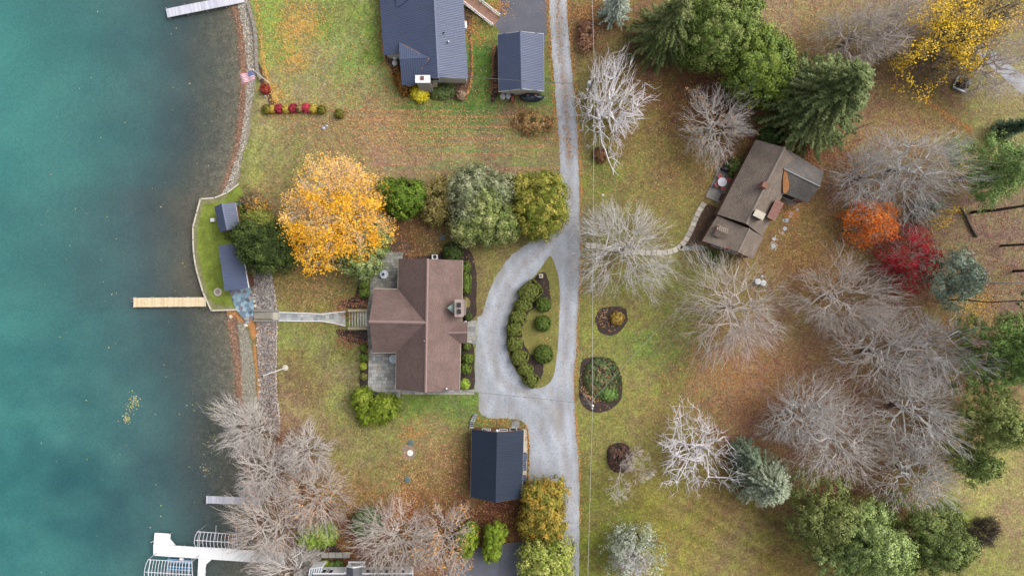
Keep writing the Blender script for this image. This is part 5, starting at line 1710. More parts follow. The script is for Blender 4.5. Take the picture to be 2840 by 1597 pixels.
# ------------------------------------------------------------------ vegetation
M_bark = mat("grey_bark", C(128, 116, 106), rough=.9, noise=[(2, .2), (10, .25)])
M_barkd = mat("dark_bark", C(86, 76, 68), rough=.9, noise=[(2, .2), (10, .25)])
M_twig = mat("grey_twigs", C(222, 213, 206), rough=.9, noise=[(.6, .16)])
M_twigb = mat("brown_twigs", C(216, 203, 193), rough=.9, noise=[(.6, .16)])
M_twigs = mat("silver_twigs", C(222, 217, 212), rough=.9, noise=[(.6, .16)])
M_white_bark = mat("white_bark", C(250, 244, 246), rough=.8, noise=[(1.5, .12), (8, .14)])
M_fol = mat("foliage", attr='Col', rough=.75, spec=.2)


def seg_mesh(name, segs, m, parent, sides=3):
    """segs (n,8): p0 p1 r0 r1 -> short tapered prisms in one part"""
    s = np.asarray(segs, float)
    p0, p1, r0, r1 = s[:, 0:3], s[:, 3:6], s[:, 6], s[:, 7]
    d = p1 - p0
    d /= np.linalg.norm(d, axis=1, keepdims=True) + 1e-9
    ref = np.where(np.abs(d[:, 2:3]) > .9, np.array([[1., 0, 0]]), np.array([[0, 0, 1.]]))
    u = np.cross(d, ref)
    u /= np.linalg.norm(u, axis=1, keepdims=True) + 1e-9
    w = np.cross(d, u)
    V = []
    for p, r in ((p0, r0), (p1, r1)):
        for k_ in range(sides):
            a = 2 * math.pi * k_ / sides
            V.append(p + (u * math.cos(a) + w * math.sin(a)) * r[:, None])
    V = np.stack(V, 1)
    n = len(s)
    base = (np.arange(n) * 2 * sides)[:, None]
    F = np.concatenate([base + np.array([k_, (k_ + 1) % sides, sides + (k_ + 1) % sides, sides + k_]) for k_ in range(sides)], 0)
    return np_mesh(name, V.reshape(-1, 3), F, m, parent, smooth=sides > 3)


def twig_mesh(name, segs, m, parent):
    """twig ends: slim three-sided points"""
    s = np.asarray(segs, float)
    p0, p1, r0 = s[:, 0:3], s[:, 3:6], s[:, 6] * 1.15
    d = p1 - p0
    d /= np.linalg.norm(d, axis=1, keepdims=True) + 1e-9
    u = np.cross(d, np.array([.3, .2, .93]))
    u /= np.linalg.norm(u, axis=1, keepdims=True) + 1e-9
    w = np.cross(d, u)
    V = np.stack([p0 + u * r0[:, None], p0 + (-.5 * u + .87 * w) * r0[:, None], p0 + (-.5 * u - .87 * w) * r0[:, None], p1], 1).reshape(-1, 3)
    b_ = (np.arange(len(s)) * 4)[:, None]
    F = np.concatenate([b_ + np.array([[0, 1, 3]]), b_ + np.array([[1, 2, 3]]), b_ + np.array([[2, 0, 3]])], 0)
    return np_mesh(name, V, F, m, parent)


def grow(base, limbs, rnd, levels=5, wig=.16, kids=(3, 3, 3, 2, 2), spread=(.35, .75), ratio=.68, up=.05, rmin=.014, r_ratio=.6, side=1, seg=3):
    """limbs: list of (start, direction, length, radius). Returns segments (with level) and twig tips."""
    segs, tips = [], []
    stack = [(Vector(p), Vector(d).normalized(), L, r, 0) for p, d, L, r in limbs]
    while stack:
        p, d, L, r, lv = stack.pop()
        r1 = max(rmin, r * .72)
        st = []
        sg = seg if lv < 2 else (2 if lv < levels else 1)
        if lv == levels:
            L *= 1.35
        for i in range(sg):
            q = p + d * (L / sg)
            ra, rb = r + (r1 - r) * i / sg, r + (r1 - r) * (i + 1) / sg
            segs.append((p.x, p.y, p.z, q.x, q.y, q.z, ra, rb, lv + (100 if lv == levels else 0)))
            p = q
            st.append((q, d, rb))
            d = (d + Vector((rnd.gauss(0, wig), rnd.gauss(0, wig), rnd.gauss(0, wig * .7) + up))).normalized()
        if lv >= levels:
            tips.append(p)
            continue
        n = kids[min(lv, len(kids) - 1)]
        ax = d.cross(Vector((rnd.gauss(0, 1), rnd.gauss(0, 1), rnd.gauss(0, 1)))).normalized()
        a0 = rnd.uniform(0, 6.28)
        for k_ in range(n):
            ang = rnd.uniform(*spread) * (0.45 if k_ == 0 else 1)
            a = a0 + 2 * math.pi * k_ / n + rnd.uniform(-.5, .5)
            dd = (Matrix.Rotation(a, 3, d) @ (Matrix.Rotation(ang, 3, ax) @ d))
            stack.append((p, dd, L * ratio * rnd.uniform(.75, 1.2), max(rmin, r1 * r_ratio if k_ else r1 * .85), lv + 1))
        for k_ in range(side if lv < levels - 0 else 0):
            q, dq, rq = st[rnd.randrange(0, max(1, sg - 1))]
            ax = dq.cross(Vector((rnd.gauss(0, 1), rnd.gauss(0, 1), rnd.gauss(0, 1)))).normalized()
            dd = Matrix.Rotation(rnd.uniform(.5, .95), 3, ax) @ dq
            stack.append((q, dd, L * ratio * rnd.uniform(.5, .9), max(rmin, rq * .45), min(levels, lv + 2)))
    return segs, tips


def limbs_round(base, h0, n, L, r, rnd, tilt=(.35, .95), lean=(0, 0)):
    o = []
    top = Vector(base) + Vector((lean[0], lean[1], h0))
    for i in range(n):
        a = 2 * math.pi * i / n + rnd.uniform(-.35, .35)
        t_ = rnd.uniform(*tilt)
        d = Vector((math.sin(t_) * math.cos(a), math.sin(t_) * math.sin(a), math.cos(t_)))
        o.append((Vector(base).lerp(top, rnd.uniform(.65, 1.0)), d, L * rnd.uniform(.8, 1.15), r * rnd.uniform(.7, 1)))
    o.append((top, Vector((rnd.gauss(0, .15), rnd.gauss(0, .15), 1)), L * .95, r))
    return o


def trunk_part(o, base, top, r0, r1, m=None, wig=.06, rnd=None, name="trunk"):
    pts = [Vector(base)]
    for i in range(1, 6):
        p = Vector(base).lerp(Vector(top), i / 5)
        if i < 5 and rnd:
            p += Vector((rnd.gauss(0, wig), rnd.gauss(0, wig), 0))
        pts.append(p)
    return MB().tube(pts, r0, 8, True, r1).build(name, m or M_bark, o, True)


from mathutils.kdtree import KDTree


def dome_tree(top, R, hv, seed, counts=(9, 70, 420, 1700, 5200), radii=(.1, .045, .026, .017, .012), zlo=-.12, lobes=.2, wig=.1, lean=(0, 0), up=.0, gaps=True):
    """limbs reach out from the trunk top and fork towards points spread through a rounded crown, so twigs run outwards.
    returns segments with level 0..4 and the fine fork points"""
    r_ = np.random.default_rng(seed)
    top = np.array(top, float)
    ax = np.array([R, R, hv])
    nodes = [np.zeros(3)]
    segs = []
    shells = [(.42, .6), (.5, .8), (.6, .94), (.5, 1.0), (.55, 1.07)]
    ph = r_.uniform(0, 50, 3)

    def lobe(d):
        return 1 + lobes * 2.4 * (fbm(d[:, 0] * 2.1 + ph[0], d[:, 1] * 2.1 + d[:, 2] * .8 + ph[1], seed, 2) - .5)
    fine = []
    for lv, n in enumerate(counts):
        d = r_.normal(0, 1, (n * 3, 3))
        d /= np.linalg.norm(d, axis=1, keepdims=True)
        d = d[d[:, 2] > (zlo if lv else .1)][:int(n * (1.6 if lv >= 1 and gaps else 1))]
        if lv == 0:
            a = np.arange(len(d)) * 2.399 + r_.uniform(0, 6)
            zz = r_.uniform(.15, .95, len(d))
            d = np.stack([np.cos(a) * np.sqrt(1 - zz ** 2), np.sin(a) * np.sqrt(1 - zz ** 2), zz], -1)
        if lv >= 1 and gaps:
            nz = fbm(d[:, 0] * 2.6 + ph[2], d[:, 1] * 2.6 + d[:, 2] * 1.7 + ph[0], seed + 3, 2)
            thr = .46 + .05 * r_.normal(0, 1, len(d))
            d = d[(nz > thr) | (r_.uniform(0, 1, len(d)) < .22)]
        rad = r_.uniform(*shells[lv], len(d)) * lobe(d)
        tgt = d * rad[:, None]
        kd = KDTree(len(nodes))
        for i, q in enumerate(nodes):
            kd.insert(Vector(q), i)
        kd.balance()
        pull = (.0, .62, .72, .8, .84)[lv]
        add = []
        for t_ in tgt:
            if lv == 0:
                s_ = np.zeros(3)
            else:
                co, idx, dist = kd.find(Vector(t_ * pull))
                s_ = nodes[idx]
            v = t_ - s_
            L = np.linalg.norm(v)
            mx_ = (9, .5, .36, .26, .2)[lv]
            if L > mx_:
                t_ = s_ + v / L * mx_
                v = t_ - s_
                L = mx_
            k_ = (4, 3, 2, 2, 1)[lv]
            p = s_
            for j in range(k_):
                q = s_ + v * ((j + 1) / k_)
                if j < k_ - 1 or lv < 2:
                    q = q + r_.normal(0, wig * L / (1.5 if lv else 2.5), 3) * (1 if j < k_ - 1 else .3)
                f0, f1 = 1 - .45 * j / k_, 1 - .45 * (j + 1) / k_
                segs.append((*p, *q, radii[lv] * f0, radii[lv] * f1, lv))
                p = q
                if lv < 4:
                    add.append(q)
            if lv == 3:
                fine.append(p)
        nodes += add
    A = np.array(segs)
    def place(P):
        Q = P * ax
        t_ = np.clip(P[:, 2:3] * .6 + np.linalg.norm(P[:, :2], axis=1, keepdims=True) * .4, 0, 1)
        return top + Q + np.concatenate([t_ * lean[0], t_ * lean[1], 0 * t_], 1)
    A[:, 0:3], A[:, 3:6] = place(A[:, 0:3]), place(A[:, 3:6])
    return A, place(np.array(fine))


def bare_tree(label, crown, R, H, seed, mt=None, h0f=.28, n=6, lean=(0, 0), remnant=None, levels=5, cz=.62, base=None, tilt=(.35, .95), group="bare leafless trees", name="bare_tree", rmin=.015, limbs=None, wig=.16, mtrunk=None, kids=(3, 3, 3, 4, 5), lob=.42, dn=1.0):
    rnd = random.Random(seed)
    if base is None:
        c = WV(*crown, H * cz)
        base = Vector((c.x - lean[0], c.y - lean[1], 0))
        ox_, oy_ = crown[0], crown[1]
    b_ov = (base.x * 20 / 1.10248 + 1288, 724.3 - base.y * 20 / 1.10248)
    base = Vector((base.x, base.y, gz1(*b_ov) - .1 if b_ov[0] > 590 else WATER_Z))
    o = thing(name, label, "tree", base, group)
    h0 = H * h0f
    L = (H - h0) * .36
    top = base + Vector((lean[0] * .4, lean[1] * .4, h0))
    trunk_part(o, base, top, .022 * H + .06, .015 * H + .04, mtrunk, rnd=rnd)
    if limbs is None:
        cw = WV(*crown, H * .6) if crown else None
        ln = lean
        if crown and (lean[0] or lean[1]):
            ln = (cw.x - base.x, cw.y - base.y)
        A_, tips = dome_tree((top.x, top.y, top.z - .1 * H), R * 1.02, (H - h0) * .98, seed, lean=ln, lobes=lob, counts=(n + 2, 60, int(300 * dn), int(900 * dn), int(2300 * dn)), wig=.3,
                             radii=(.0085 * H + .03, .052, .027, .0165, .0115))
    else:
        segs, tips = grow(base, limbs, rnd, levels, wig=wig, rmin=rmin, kids=kids)
        A_ = np.array(segs)
        A_[:, 8] = np.where(A_[:, 8] > 50, 4, np.minimum(A_[:, 8], 3))
    seg_mesh("limbs", A_[A_[:, 8] <= 1], mt or M_twig, o, 5)
    seg_mesh("branches", A_[(A_[:, 8] > 1) & (A_[:, 8] < 4)], mt or M_twig, o, 3)
    twig_mesh("twigs", A_[A_[:, 8] >= 4], mt or M_twig, o)
    if remnant:
        cols, frac, per = remnant
        leaf_cloud(o, "leaves", [t for t in tips if rnd.random() < frac * 6], per, .35, .15, cols, seed)
    return o


def pal_np(cols, k=1.75):
    return np.array([srgb_np(np.array(c, float)) for c in cols]) * k


def leaf_cloud(o, name, centers, per, sigma, size, cols, seed, upn=.9, clump_var=.16, k=1.2):
    r_ = np.random.default_rng(seed)
    c = np.array([[p[0], p[1], p[2]] for p in centers])
    n = len(c)
    if n == 0:
        return None
    pal = pal_np(cols, k)
    cc = pal[r_.integers(0, len(pal), n)] * r_.uniform(1 - clump_var, 1 + clump_var, (n, 1))
    P = np.repeat(c, per, 0) + r_.normal(0, sigma, (n * per, 3)) * np.array([1, 1, .7])
    CC = np.repeat(cc, per, 0) * r_.uniform(.82, 1.18, (n * per, 1))
    nrm = r_.normal(0, .6, (n * per, 3)) + np.array([0, 0, upn])
    V, F, CV = leaf_quads(P, r_.uniform(.7, 1.3, n * per) * size, CC, r_, nrm=nrm)
    return np_mesh(name, V, F, M_fol, o, cols=CV)


def leafy_tree(label, crown, R, H, seed, cols, per=9, size=.26, sigma=.42, cz=.62, n=7, h0f=.22, group=None, name="tree", levels=4, kids=(3, 3, 3, 3), base=None, mt=None, flat=1.0, tilt=(.35, 1.0), keep=1.0, south=None):
    rnd = random.Random(seed)
    c = WV(*crown, H * cz)
    b_ov = (c.x * 20 / 1.10248 + 1288, 724.3 - c.y * 20 / 1.10248)
    base = Vector((c.x, c.y, gz1(*b_ov) - .1)) if base is None else base
    o = thing(name, label, "tree", base, group)
    h0 = H * h0f
    top = base + Vector((0, 0, h0))
    trunk_part(o, base, top, .02 * H + .06, .014 * H + .04, rnd=rnd)
    nf = int(26 * R * R)
    A_, tp = dome_tree((base.x, base.y, base.z + h0 * .8), R, (H - h0) * .98, seed, counts=(n + 2, 60, 260, nf, 10), radii=(.009 * H + .03, .05, .03, .018, .012), lobes=.26, gaps=False)
    if keep < 1:
        nz = fbm(tp[:, 0] / 1.6, tp[:, 1] / 1.6, seed)
        tp = tp[nz > np.quantile(nz, 1 - keep)]
    seg_mesh("branches", A_, mt or M_twigb, o, 4)
    if south:
        sc = -(tp[:, 1] - base.y) / R + (fbm(tp[:, 0] / 2.2, tp[:, 1] / 2.2, seed + 5) - .5) * 3.2
        a_ = sc > .38
        thin = (~a_) & (np.random.default_rng(seed).uniform(0, 1, len(tp)) < .25)
        leaf_cloud(o, "crown", tp[a_], per, sigma, size, south, seed)
        leaf_cloud(o, "crown", tp[~a_ & ~thin], int(per * .8), sigma * 1.1, size * .9, cols, seed + 1)
    else:
        leaf_cloud(o, "crown", tp, per, sigma, size, cols, seed)
    return o


def conifer(label, crown, R, H, seed, cols, cz=.5, droop=.25, dens=1.0, group="evergreen trees", name="conifer", shape=.8, spray=.5, base=None, z0f=.06, wv=.18, kind="evergreen", step=.42, irregular=.25, upturn=0.):
    """whorled branches carrying needle sprays"""
    r_ = np.random.default_rng(seed)
    if base is None:
        c = WV(*crown, H * cz)
        b_ov = (c.x * 20 / 1.10248 + 1288, 724.3 - c.y * 20 / 1.10248)
        base = Vector((c.x, c.y, gz1(*b_ov) - .1))
    o = thing(name, label, "tree", base, group)
    trunk_part(o, base, base + Vector((0, 0, H * .97)), .016 * H + .06, .03, M_barkd, name="trunk")
    pal = pal_np(cols)
    P, U, NV, CC, segs = [], [], [], [], []
    z = H * z0f
    while z < H * .98:
        f = z / H
        nb_ = int(r_.integers(7, 12) * dens) + 1
        for i in range(nb_):
            a = r_.uniform(0, 6.28)
            L = max(.3, R * (1 - f) ** shape * r_.uniform(1 - irregular, 1 + irregular * .6) + .1)
            m_ = max(2, int(L / .17))
            t_ = (np.arange(m_) + .6) / m_
            dz_ = -droop * L * t_ ** 1.4 + upturn * L * t_ ** 2.5
            x = base.x + np.cos(a) * L * t_
            y = base.y + np.sin(a) * L * t_
            zz = base.z + z + dz_ + L * .12 * t_
            segs.append((base.x, base.y, base.z + z, x[-1], y[-1], zz[-1], .045 + .012 * L, .012))
            cb = pal[r_.integers(0, len(pal))] * r_.uniform(1 - wv, 1 + wv)
            for s_ in (-1, -1, 0, 1, 1):
                aa = a + s_ * r_.uniform(.3, 1.5, m_) + r_.normal(0, .3, m_)
                ln = .52 * spray * (1.15 - .5 * t_) * r_.uniform(.7, 1.3, m_) * (1 if s_ else .8)
                uu = np.stack([np.cos(aa), np.sin(aa), -droop * .8 + r_.normal(0, .15, m_) + upturn], -1)
                P.append(np.stack([x, y, zz + r_.normal(0, .12, m_)], -1) + uu * ln[:, None] * .5)
                U.append(uu * ln[:, None])
                CC.append(np.repeat(cb[None], m_, 0) * r_.uniform(.72, 1.28, (m_, 1)))
        z += step * r_.uniform(.7, 1.3)
    # leader
    P, U, CC = np.concatenate(P), np.concatenate(U), np.concatenate(CC)
    n = len(P)
    side = np.cross(U, np.array([0, 0, 1.]) + r_.normal(0, .45, (n, 3)))
    side /= np.linalg.norm(side, axis=1, keepdims=True) + 1e-9
    wdt = (np.linalg.norm(U, axis=1) * .3)[:, None]
    V = np.stack([P - U * .5 + side * wdt, P + U * .65, P - U * .5 - side * wdt], 1).reshape(-1, 3)
    np_mesh("crown", V, np.arange(n * 3).reshape(n, 3), M_fol, o, cols=np.repeat(CC, 3, 0))
    seg_mesh("branches", segs, M_barkd, o, 3)
    return o


def blob_parts(o, c, rad, n_cl, per, size, cols, seed, rc=.35, boxy=1.0, zcut=-.35, var=.14, core=True, jag=.12, squash=(1, 1, .9), rot=0., name="foliage"):
    """dense rounded foliage: clumps of leaves over an ellipsoid; boxy>1 squares it off"""
    r_ = np.random.default_rng(seed)
    d = r_.normal(0, 1, (n_cl * 2, 3))
    d /= np.linalg.norm(d, axis=1, keepdims=True)
    d = d[d[:, 2] > zcut][:n_cl]
    if boxy > 1:
        p_ = 2 * boxy
        d = d / (np.sum(np.abs(d) ** p_, 1, keepdims=True) ** (1 / p_))
    rad = np.array(rad)
    cs = d * rad * r_.uniform(1 - jag, 1 + jag, (len(d), 1))
    n = len(cs)
    q = r_.normal(0, 1, (n, per, 3))
    q /= np.linalg.norm(q, axis=2, keepdims=True)
    q = q + d[:, None, :] * .8
    P = cs[:, None, :] + q * rc * r_.uniform(.3, 1, (n, per, 1)) * np.array(squash)
    P = P.reshape(-1, 3)
    ca, sa = math.cos(rot), math.sin(rot)
    nrm = (q + d[:, None, :] * .7).reshape(-1, 3) + r_.normal(0, .5, (n * per, 3))
    def rt(v):
        return np.stack([v[:, 0] * ca - v[:, 1] * sa, v[:, 0] * sa + v[:, 1] * ca, v[:, 2]], -1)
    P = rt(P) + np.array(c)
    pal = pal_np(cols)
    cc = pal[r_.integers(0, len(pal), n)] * r_.uniform(1 - var, 1 + var, (n, 1))
    CC = np.repeat(cc, per, 0) * r_.uniform(.85, 1.15, (n * per, 1))
    V, F, CV = leaf_quads(P, r_.uniform(.7, 1.3, len(P)) * size, CC, r_, nrm=rt(nrm))
    np_mesh(name, V, F, M_fol, o, cols=CV)
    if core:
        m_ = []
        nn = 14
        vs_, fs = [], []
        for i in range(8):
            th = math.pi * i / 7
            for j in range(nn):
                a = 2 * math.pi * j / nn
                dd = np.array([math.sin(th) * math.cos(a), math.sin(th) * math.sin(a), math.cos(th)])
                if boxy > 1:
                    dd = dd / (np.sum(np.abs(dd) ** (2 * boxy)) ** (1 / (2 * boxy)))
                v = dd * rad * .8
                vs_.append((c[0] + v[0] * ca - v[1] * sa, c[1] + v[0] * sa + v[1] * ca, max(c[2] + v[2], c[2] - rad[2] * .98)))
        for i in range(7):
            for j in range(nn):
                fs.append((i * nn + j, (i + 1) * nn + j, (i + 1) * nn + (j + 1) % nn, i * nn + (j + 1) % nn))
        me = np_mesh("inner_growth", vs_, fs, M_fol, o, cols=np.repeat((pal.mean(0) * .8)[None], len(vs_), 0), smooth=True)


def shrub(label, f, x, y, r, h, seed, cols, cat="shrub", name="shrub", group=None, rr_=None, boxy=1.0, rot=0., size=.11, dens=1.0, jag=.08, rc=.16, var=.12, z0=None, flat=False):
    """r in metres (or rr_ = (rx, ry)); stands on the ground at the reading"""
    ox_, oy_ = ov(f, x, y)
    zg = gz1(ox_, oy_) if z0 is None else z0
    p = WV(ox_, oy_, zg + h * .55)
    base = Vector((p.x, p.y, zg))
    o = thing(name, label, cat, base, group)
    rx, ry = rr_ or (r, r)
    n_cl = int(dens * (50 + 95 * rx * ry))
    blob_parts(o, (p.x, p.y, zg + h * .48), (rx * .95, ry * .95, h * .52), n_cl, 26, size, cols, seed, rc, boxy, zcut=-.55, var=var, jag=jag, rot=rot, squash=(1, 1, .3) if flat else (1, 1, .9), core=not flat)
    MB().tube([base + Vector((0, 0, -.05)), base + Vector((0, 0, h * .4))], .05, 6).build("stem", M_barkd, o)
    return o


m_ov = 0.055124   # metres per survey unit at ground level

_np_mesh = np_mesh


def np_mesh(name, *a, **k):
    o = _np_mesh(name, *a, **k)
    if name in ("branches", "twigs", "crown", "foliage", "leaves", "limbs"):
        o['kind'] = 'stuff'
    return o


# --- clipped hedge blocks and balls on the drive island
HG = [(88, 98, 42), (98, 106, 48), (78, 88, 36), (108, 110, 52)]
for i, (x, y, rx, ry, rot, lab) in enumerate([
    (1645, 512, 1.75, 1.45, .7, "largest clipped hedge block, first of the island row at its upper tip"), (1580, 632, 1.3, 1.1, .45, "second clipped hedge block down the island's curved row"),
    (1537, 742, 1.25, 1.1, .25, "third clipped hedge block down the island's curved row"), (1500, 848, 1.15, 1.0, .1, "fourth clipped hedge block down the island's curved row"),
    (1507, 978, 1.2, 1.1, -.1, "fifth clipped hedge block down the island's curved row"), (1552, 1102, 1.3, 1.15, -.3, "sixth clipped hedge block down the island's curved row"),
    (1602, 1202, 1.15, .95, -.45, "seventh clipped hedge block down the island's curved row"), (1652, 1298, 1.15, 1.1, -.6, "last clipped hedge block at the island's lower tip")]):
    shrub(lab, 'E', x, y, 0, 1.25, 400 + i, HG, "hedge", "clipped_hedge", "clipped hedge row on the drive island", (rx - .24, ry - .22), 2.6, rot, .085, 2.4, .02, .11)
for i, (x, y, r, lab) in enumerate([(1762, 625, .92, "round clipped bush in the island's upper mulch bed"), (1758, 796, 1.0, "round clipped bush alone in its mulch ring on the island lawn"), (1765, 1068, 1.2, "largest round clipped bush at the island's lower end")]):
    shrub(lab, 'E', x, y, r, 1.3, 420 + i, [(78, 94, 38), (88, 104, 44), (70, 86, 32)], "bush", "clipped_bush", "round bushes on the drive island", None, 1.15, 0, .09, 1.6, .03, .15)
# --- planting round the main house
DK = [(62, 78, 36), (72, 88, 42), (54, 68, 32)]
MD = [(84, 100, 38), (96, 110, 44), (72, 90, 34)]
for i, (f, x, y, rx, ry, h, bx, cols, lab) in enumerate([
    ('E', 955, 155, 1.38, 1.3, 1.8, 1.1, DK, "large dark yew at the house's upper corner by the air conditioner"), ('E', 1074, 290, .55, .68, 1.0, 1.5, MD, "small hedge block at the drive side, upper end of the house"),
    ('E', 1074, 430, .56, 1.5, 1.0, 2.0, MD, "long hedge block at the drive side wall above the chimney"), ('E', 1090, 735, .42, .42, .8, 1.1, DK, "small dark shrub beside the porch and chimney"),
    ('E', 1080, 1000, .42, .42, .8, 1.1, MD, "small shrub just below the entry porch"), ('E', 1086, 1110, .68, .66, 1.1, 1.2, MD, "upper of the two round bushes below the porch"),
    ('E', 1068, 1196, .74, .72, 1.1, 1.2, MD, "lower of the two round bushes below the porch"), ('E', 1062, 1338, .62, .72, .9, 1.0, [(136, 158, 56), (120, 142, 46), (150, 166, 70)], "lime green shrub at the house's lower drive corner"),
    ('E', 165, 362, .6, .58, .9, 2.0, MD, "uppermost square hedge block on the lake side terrace edge"), ('E', 163, 442, .62, .6, .9, 2.0, MD, "middle square hedge block on the lake side terrace edge"), ('E', 163, 525, .62, .62, .9, 2.0, MD, "lowest square hedge block on the lake side terrace edge"),
    ('E', 155, 1010, .42, .5, .8, 1.2, MD, "first shrub of the lower lake side row, nearest the steps"), ('E', 155, 1100, .45, .5, .8, 1.2, MD, "second shrub of the lower lake side row"),
    ('E', 153, 1176, .45, .45, .8, 1.1, [(132, 140, 50), (120, 128, 44)], "yellowish third shrub of the lower lake side row"), ('E', 157, 1268, .4, .42, .7, 1.1, [(112, 112, 56), (96, 92, 50)], "last dull shrub of the lower lake side row"),
    ('E', 1068, 610, .5, .75, .5, 1.0, [(150, 140, 90), (130, 118, 74), (112, 100, 62)], "faded perennial clump below the long hedge block")]):
    shrub(lab, f, x, y, 0, h, 440 + i, cols, "shrub", "shrub", "shrubs round the brown shingled house", (rx, ry), bx, 0, .1, 1.3, .05, .11)
LIME = [(100, 116, 30), (112, 128, 36), (86, 102, 26), (124, 134, 48)]
o = thing("shrub", "big yellow-green double bush at the lower terrace corner", "shrub", G('G', 280, 330))
for i, (x, y, rx, ry, h) in enumerate([(165, 215, 1.5, 1.6, 2.2), (395, 285, 1.85, 1.75, 2.4), (205, 375, 1.2, 1.2, 1.8), (330, 340, 1.5, 1.5, 2.0)]):
    ox_, oy_ = ov('G', x, y)
    zg = gz1(ox_, oy_)
    p = WV(ox_, oy_, zg + h * .6)
    blob_parts(o, (p.x, p.y, zg + h * .45), (rx * .92, ry * .92, h * .55), 120, 34, .15, LIME, 470 + i, .34, var=.2, jag=.12)
# --- row of small shrubs by the upper shore
GOLDS = [(176, 150, 62), (158, 132, 52), (190, 166, 80)]
CRIM = [(142, 44, 58), (160, 56, 68), (120, 36, 48)]
OLV = [(98, 96, 34), (84, 84, 30), (112, 106, 42)]
for i, (x, y, r, cols, lab) in enumerate([
    (1228, 1100, .58, OLV, "olive green shrub at the lake end of the colourful row"), (1285, 1100, .48, GOLDS, "golden shrub next to the olive one in the colourful row"), (1348, 1093, .58, CRIM, "crimson shrub nearest the lake in the colourful row"),
    (1424, 1095, .5, GOLDS, "golden shrub between the first two crimson ones"), (1498, 1090, .58, CRIM, "middle crimson shrub of the colourful row"), (1563, 1095, .42, [(128, 104, 66), (140, 114, 74)], "small brownish shrub between two crimson ones"),
    (1630, 1088, .6, [(168, 56, 70), (184, 70, 84), (146, 44, 58)], "brightest red shrub of the colourful row"), (1702, 1095, .55, GOLDS, "golden shrub after the brightest red one"), (1780, 1105, .5, OLV, "olive shrub at the inland end of the colourful row"),
    (1958, 1143, .58, OLV, "lone olive shrub inland of the colourful row"), (1212, 895, .64, [(140, 56, 42), (156, 66, 48), (122, 46, 36)], "round rust red shrub below the leaning flagpole")]):
    shrub(lab, 'A', x, y, r, .8, 480 + i, cols, "shrub", "shrub", "small shrubs by the upper shore", None, 1.1, 0, .1, 1.3, .06, .11)
shrub("bright yellow feathery bush by the upper house's chimney", 'B', 598, 938, .95, 1.0, 495, [(206, 190, 40), (190, 172, 34), (220, 206, 70)], rc=.3, jag=.2, size=.16)
shrub("green mound of groundcover along the upper house's gable", 'B', 810, 925, 0, .35, 496, [(92, 108, 62), (106, 118, 74), (80, 94, 50)], rr_=(2.0, 1.0))
shrub("dry mauve shrub at the corner of the upper house bed", 'B', 1012, 952, .62, .7, 497, [(150, 126, 104), (132, 108, 90)], jag=.2)
shrub("russet shrub mass beside the upper house's lake side wing", 'B', 420, 810, 0, .8, 498, [(132, 92, 44), (116, 80, 38), (148, 108, 56)], rr_=(1.0, 2.0), rot=.3, jag=.25)
shrub("low golden bush in the round mulch bed by the road", 'N', 552, 300, .85, .7, 499, [(150, 124, 56), (132, 108, 46), (166, 140, 70)], jag=.1)
shrub("green groundcover mound filling the oval mulch bed by the road", 'N', 395, 900, 0, .2, 500, [(84, 100, 62), (96, 112, 68), (74, 90, 56), (124, 112, 80)], rr_=(2.4, 2.8), jag=.08, size=.12, rc=.22, dens=.8, flat=True)
shrub("bright green patch at the lower edge of the oval bed", 'N', 470, 1060, 0, .26, 501, [(96, 122, 60), (108, 134, 68)], rr_=(1.2, .9), jag=.1)
for i, (x, y, r, cols, lab) in enumerate([(318, 740, .5, [(120, 134, 42), (132, 146, 50)], "lime round shrub, left of three before the bottom house"), (400, 760, .45, [(88, 100, 46), (98, 112, 52)], "smallest olive shrub, middle of three before the bottom house"), (500, 752, .55, [(78, 100, 46), (90, 112, 52)], "largest green shrub, right of three before the bottom house")]):
    shrub(lab, 'S', x, y, r, .8, 510 + i, cols, group="round shrubs before the bottom house")
for i, (f, x, y, r, lab) in enumerate([('L', 300, 1300, .75, "green shrub at the lower wall of the askew house, first"), ('L', 360, 1340, .7, "green shrub at the lower wall of the askew house, second"), ('L', 405, 1375, .45, "small green shrub ending the row at the askew house")]):
    shrub(lab, f, x, y, r, 1.0, 520 + i, [(70, 92, 34), (82, 106, 42)], group="shrubs at the askew house")
shrub("dark green shrub behind the upper corner of the askew house", 'L', 930, 110, 0, 2.0, 524, [(58, 76, 36), (70, 88, 44)], rr_=(1.7, 1.3), jag=.15)
shrub("olive shrub between the askew house wall and its grill", 'L', 575, 410, 0, 1.6, 525, [(76, 88, 44), (92, 98, 50)], rr_=(1.1, 1.2), jag=.2)

# --- central evergreens and the waterside ones
BR = [(78, 100, 28), (90, 112, 34), (66, 88, 22), (100, 118, 42)]


def lobed(label, lobes, seed, cols, size=.17, rc=.42, cat="tree", name="evergreen_tree", per=36, var=.2, group=None, jag=.16, dens=1.0, core=True, trunk=True, mats=None):
    """lobes: (f, x, y, rx, ry, h, zc): rounded masses sharing one trunk"""
    f, x, y = lobes[0][:3]
    hz = lobes[0][6]
    p0 = W(f, x, y, hz)
    b_ov = (p0.x * 20 / 1.10248 + 1288, 724.3 - p0.y * 20 / 1.10248)
    zg = gz1(*b_ov)
    o = thing(name, label, cat, (p0.x, p0.y, zg), group)
    for i, (f, x, y, rx, ry, hh, zc) in enumerate(lobes):
        p = W(f, x, y, zg + zc)
        n_cl = int(dens * (60 + 24 * rx * ry))
        cl = cols[i % len(cols)] if isinstance(cols[0], list) else cols
        blob_parts(o, (p.x, p.y, zg + zc), (rx, ry, hh / 2), n_cl, per, size, cl, seed + i, rc, zcut=-.45, var=var, jag=jag, core=core)
        if trunk:
            MB().tube([(p.x, p.y, zg - .1), (p.x, p.y, zg + zc)], .12, 6, True, .08).build("trunk", M_barkd, o)
    return o


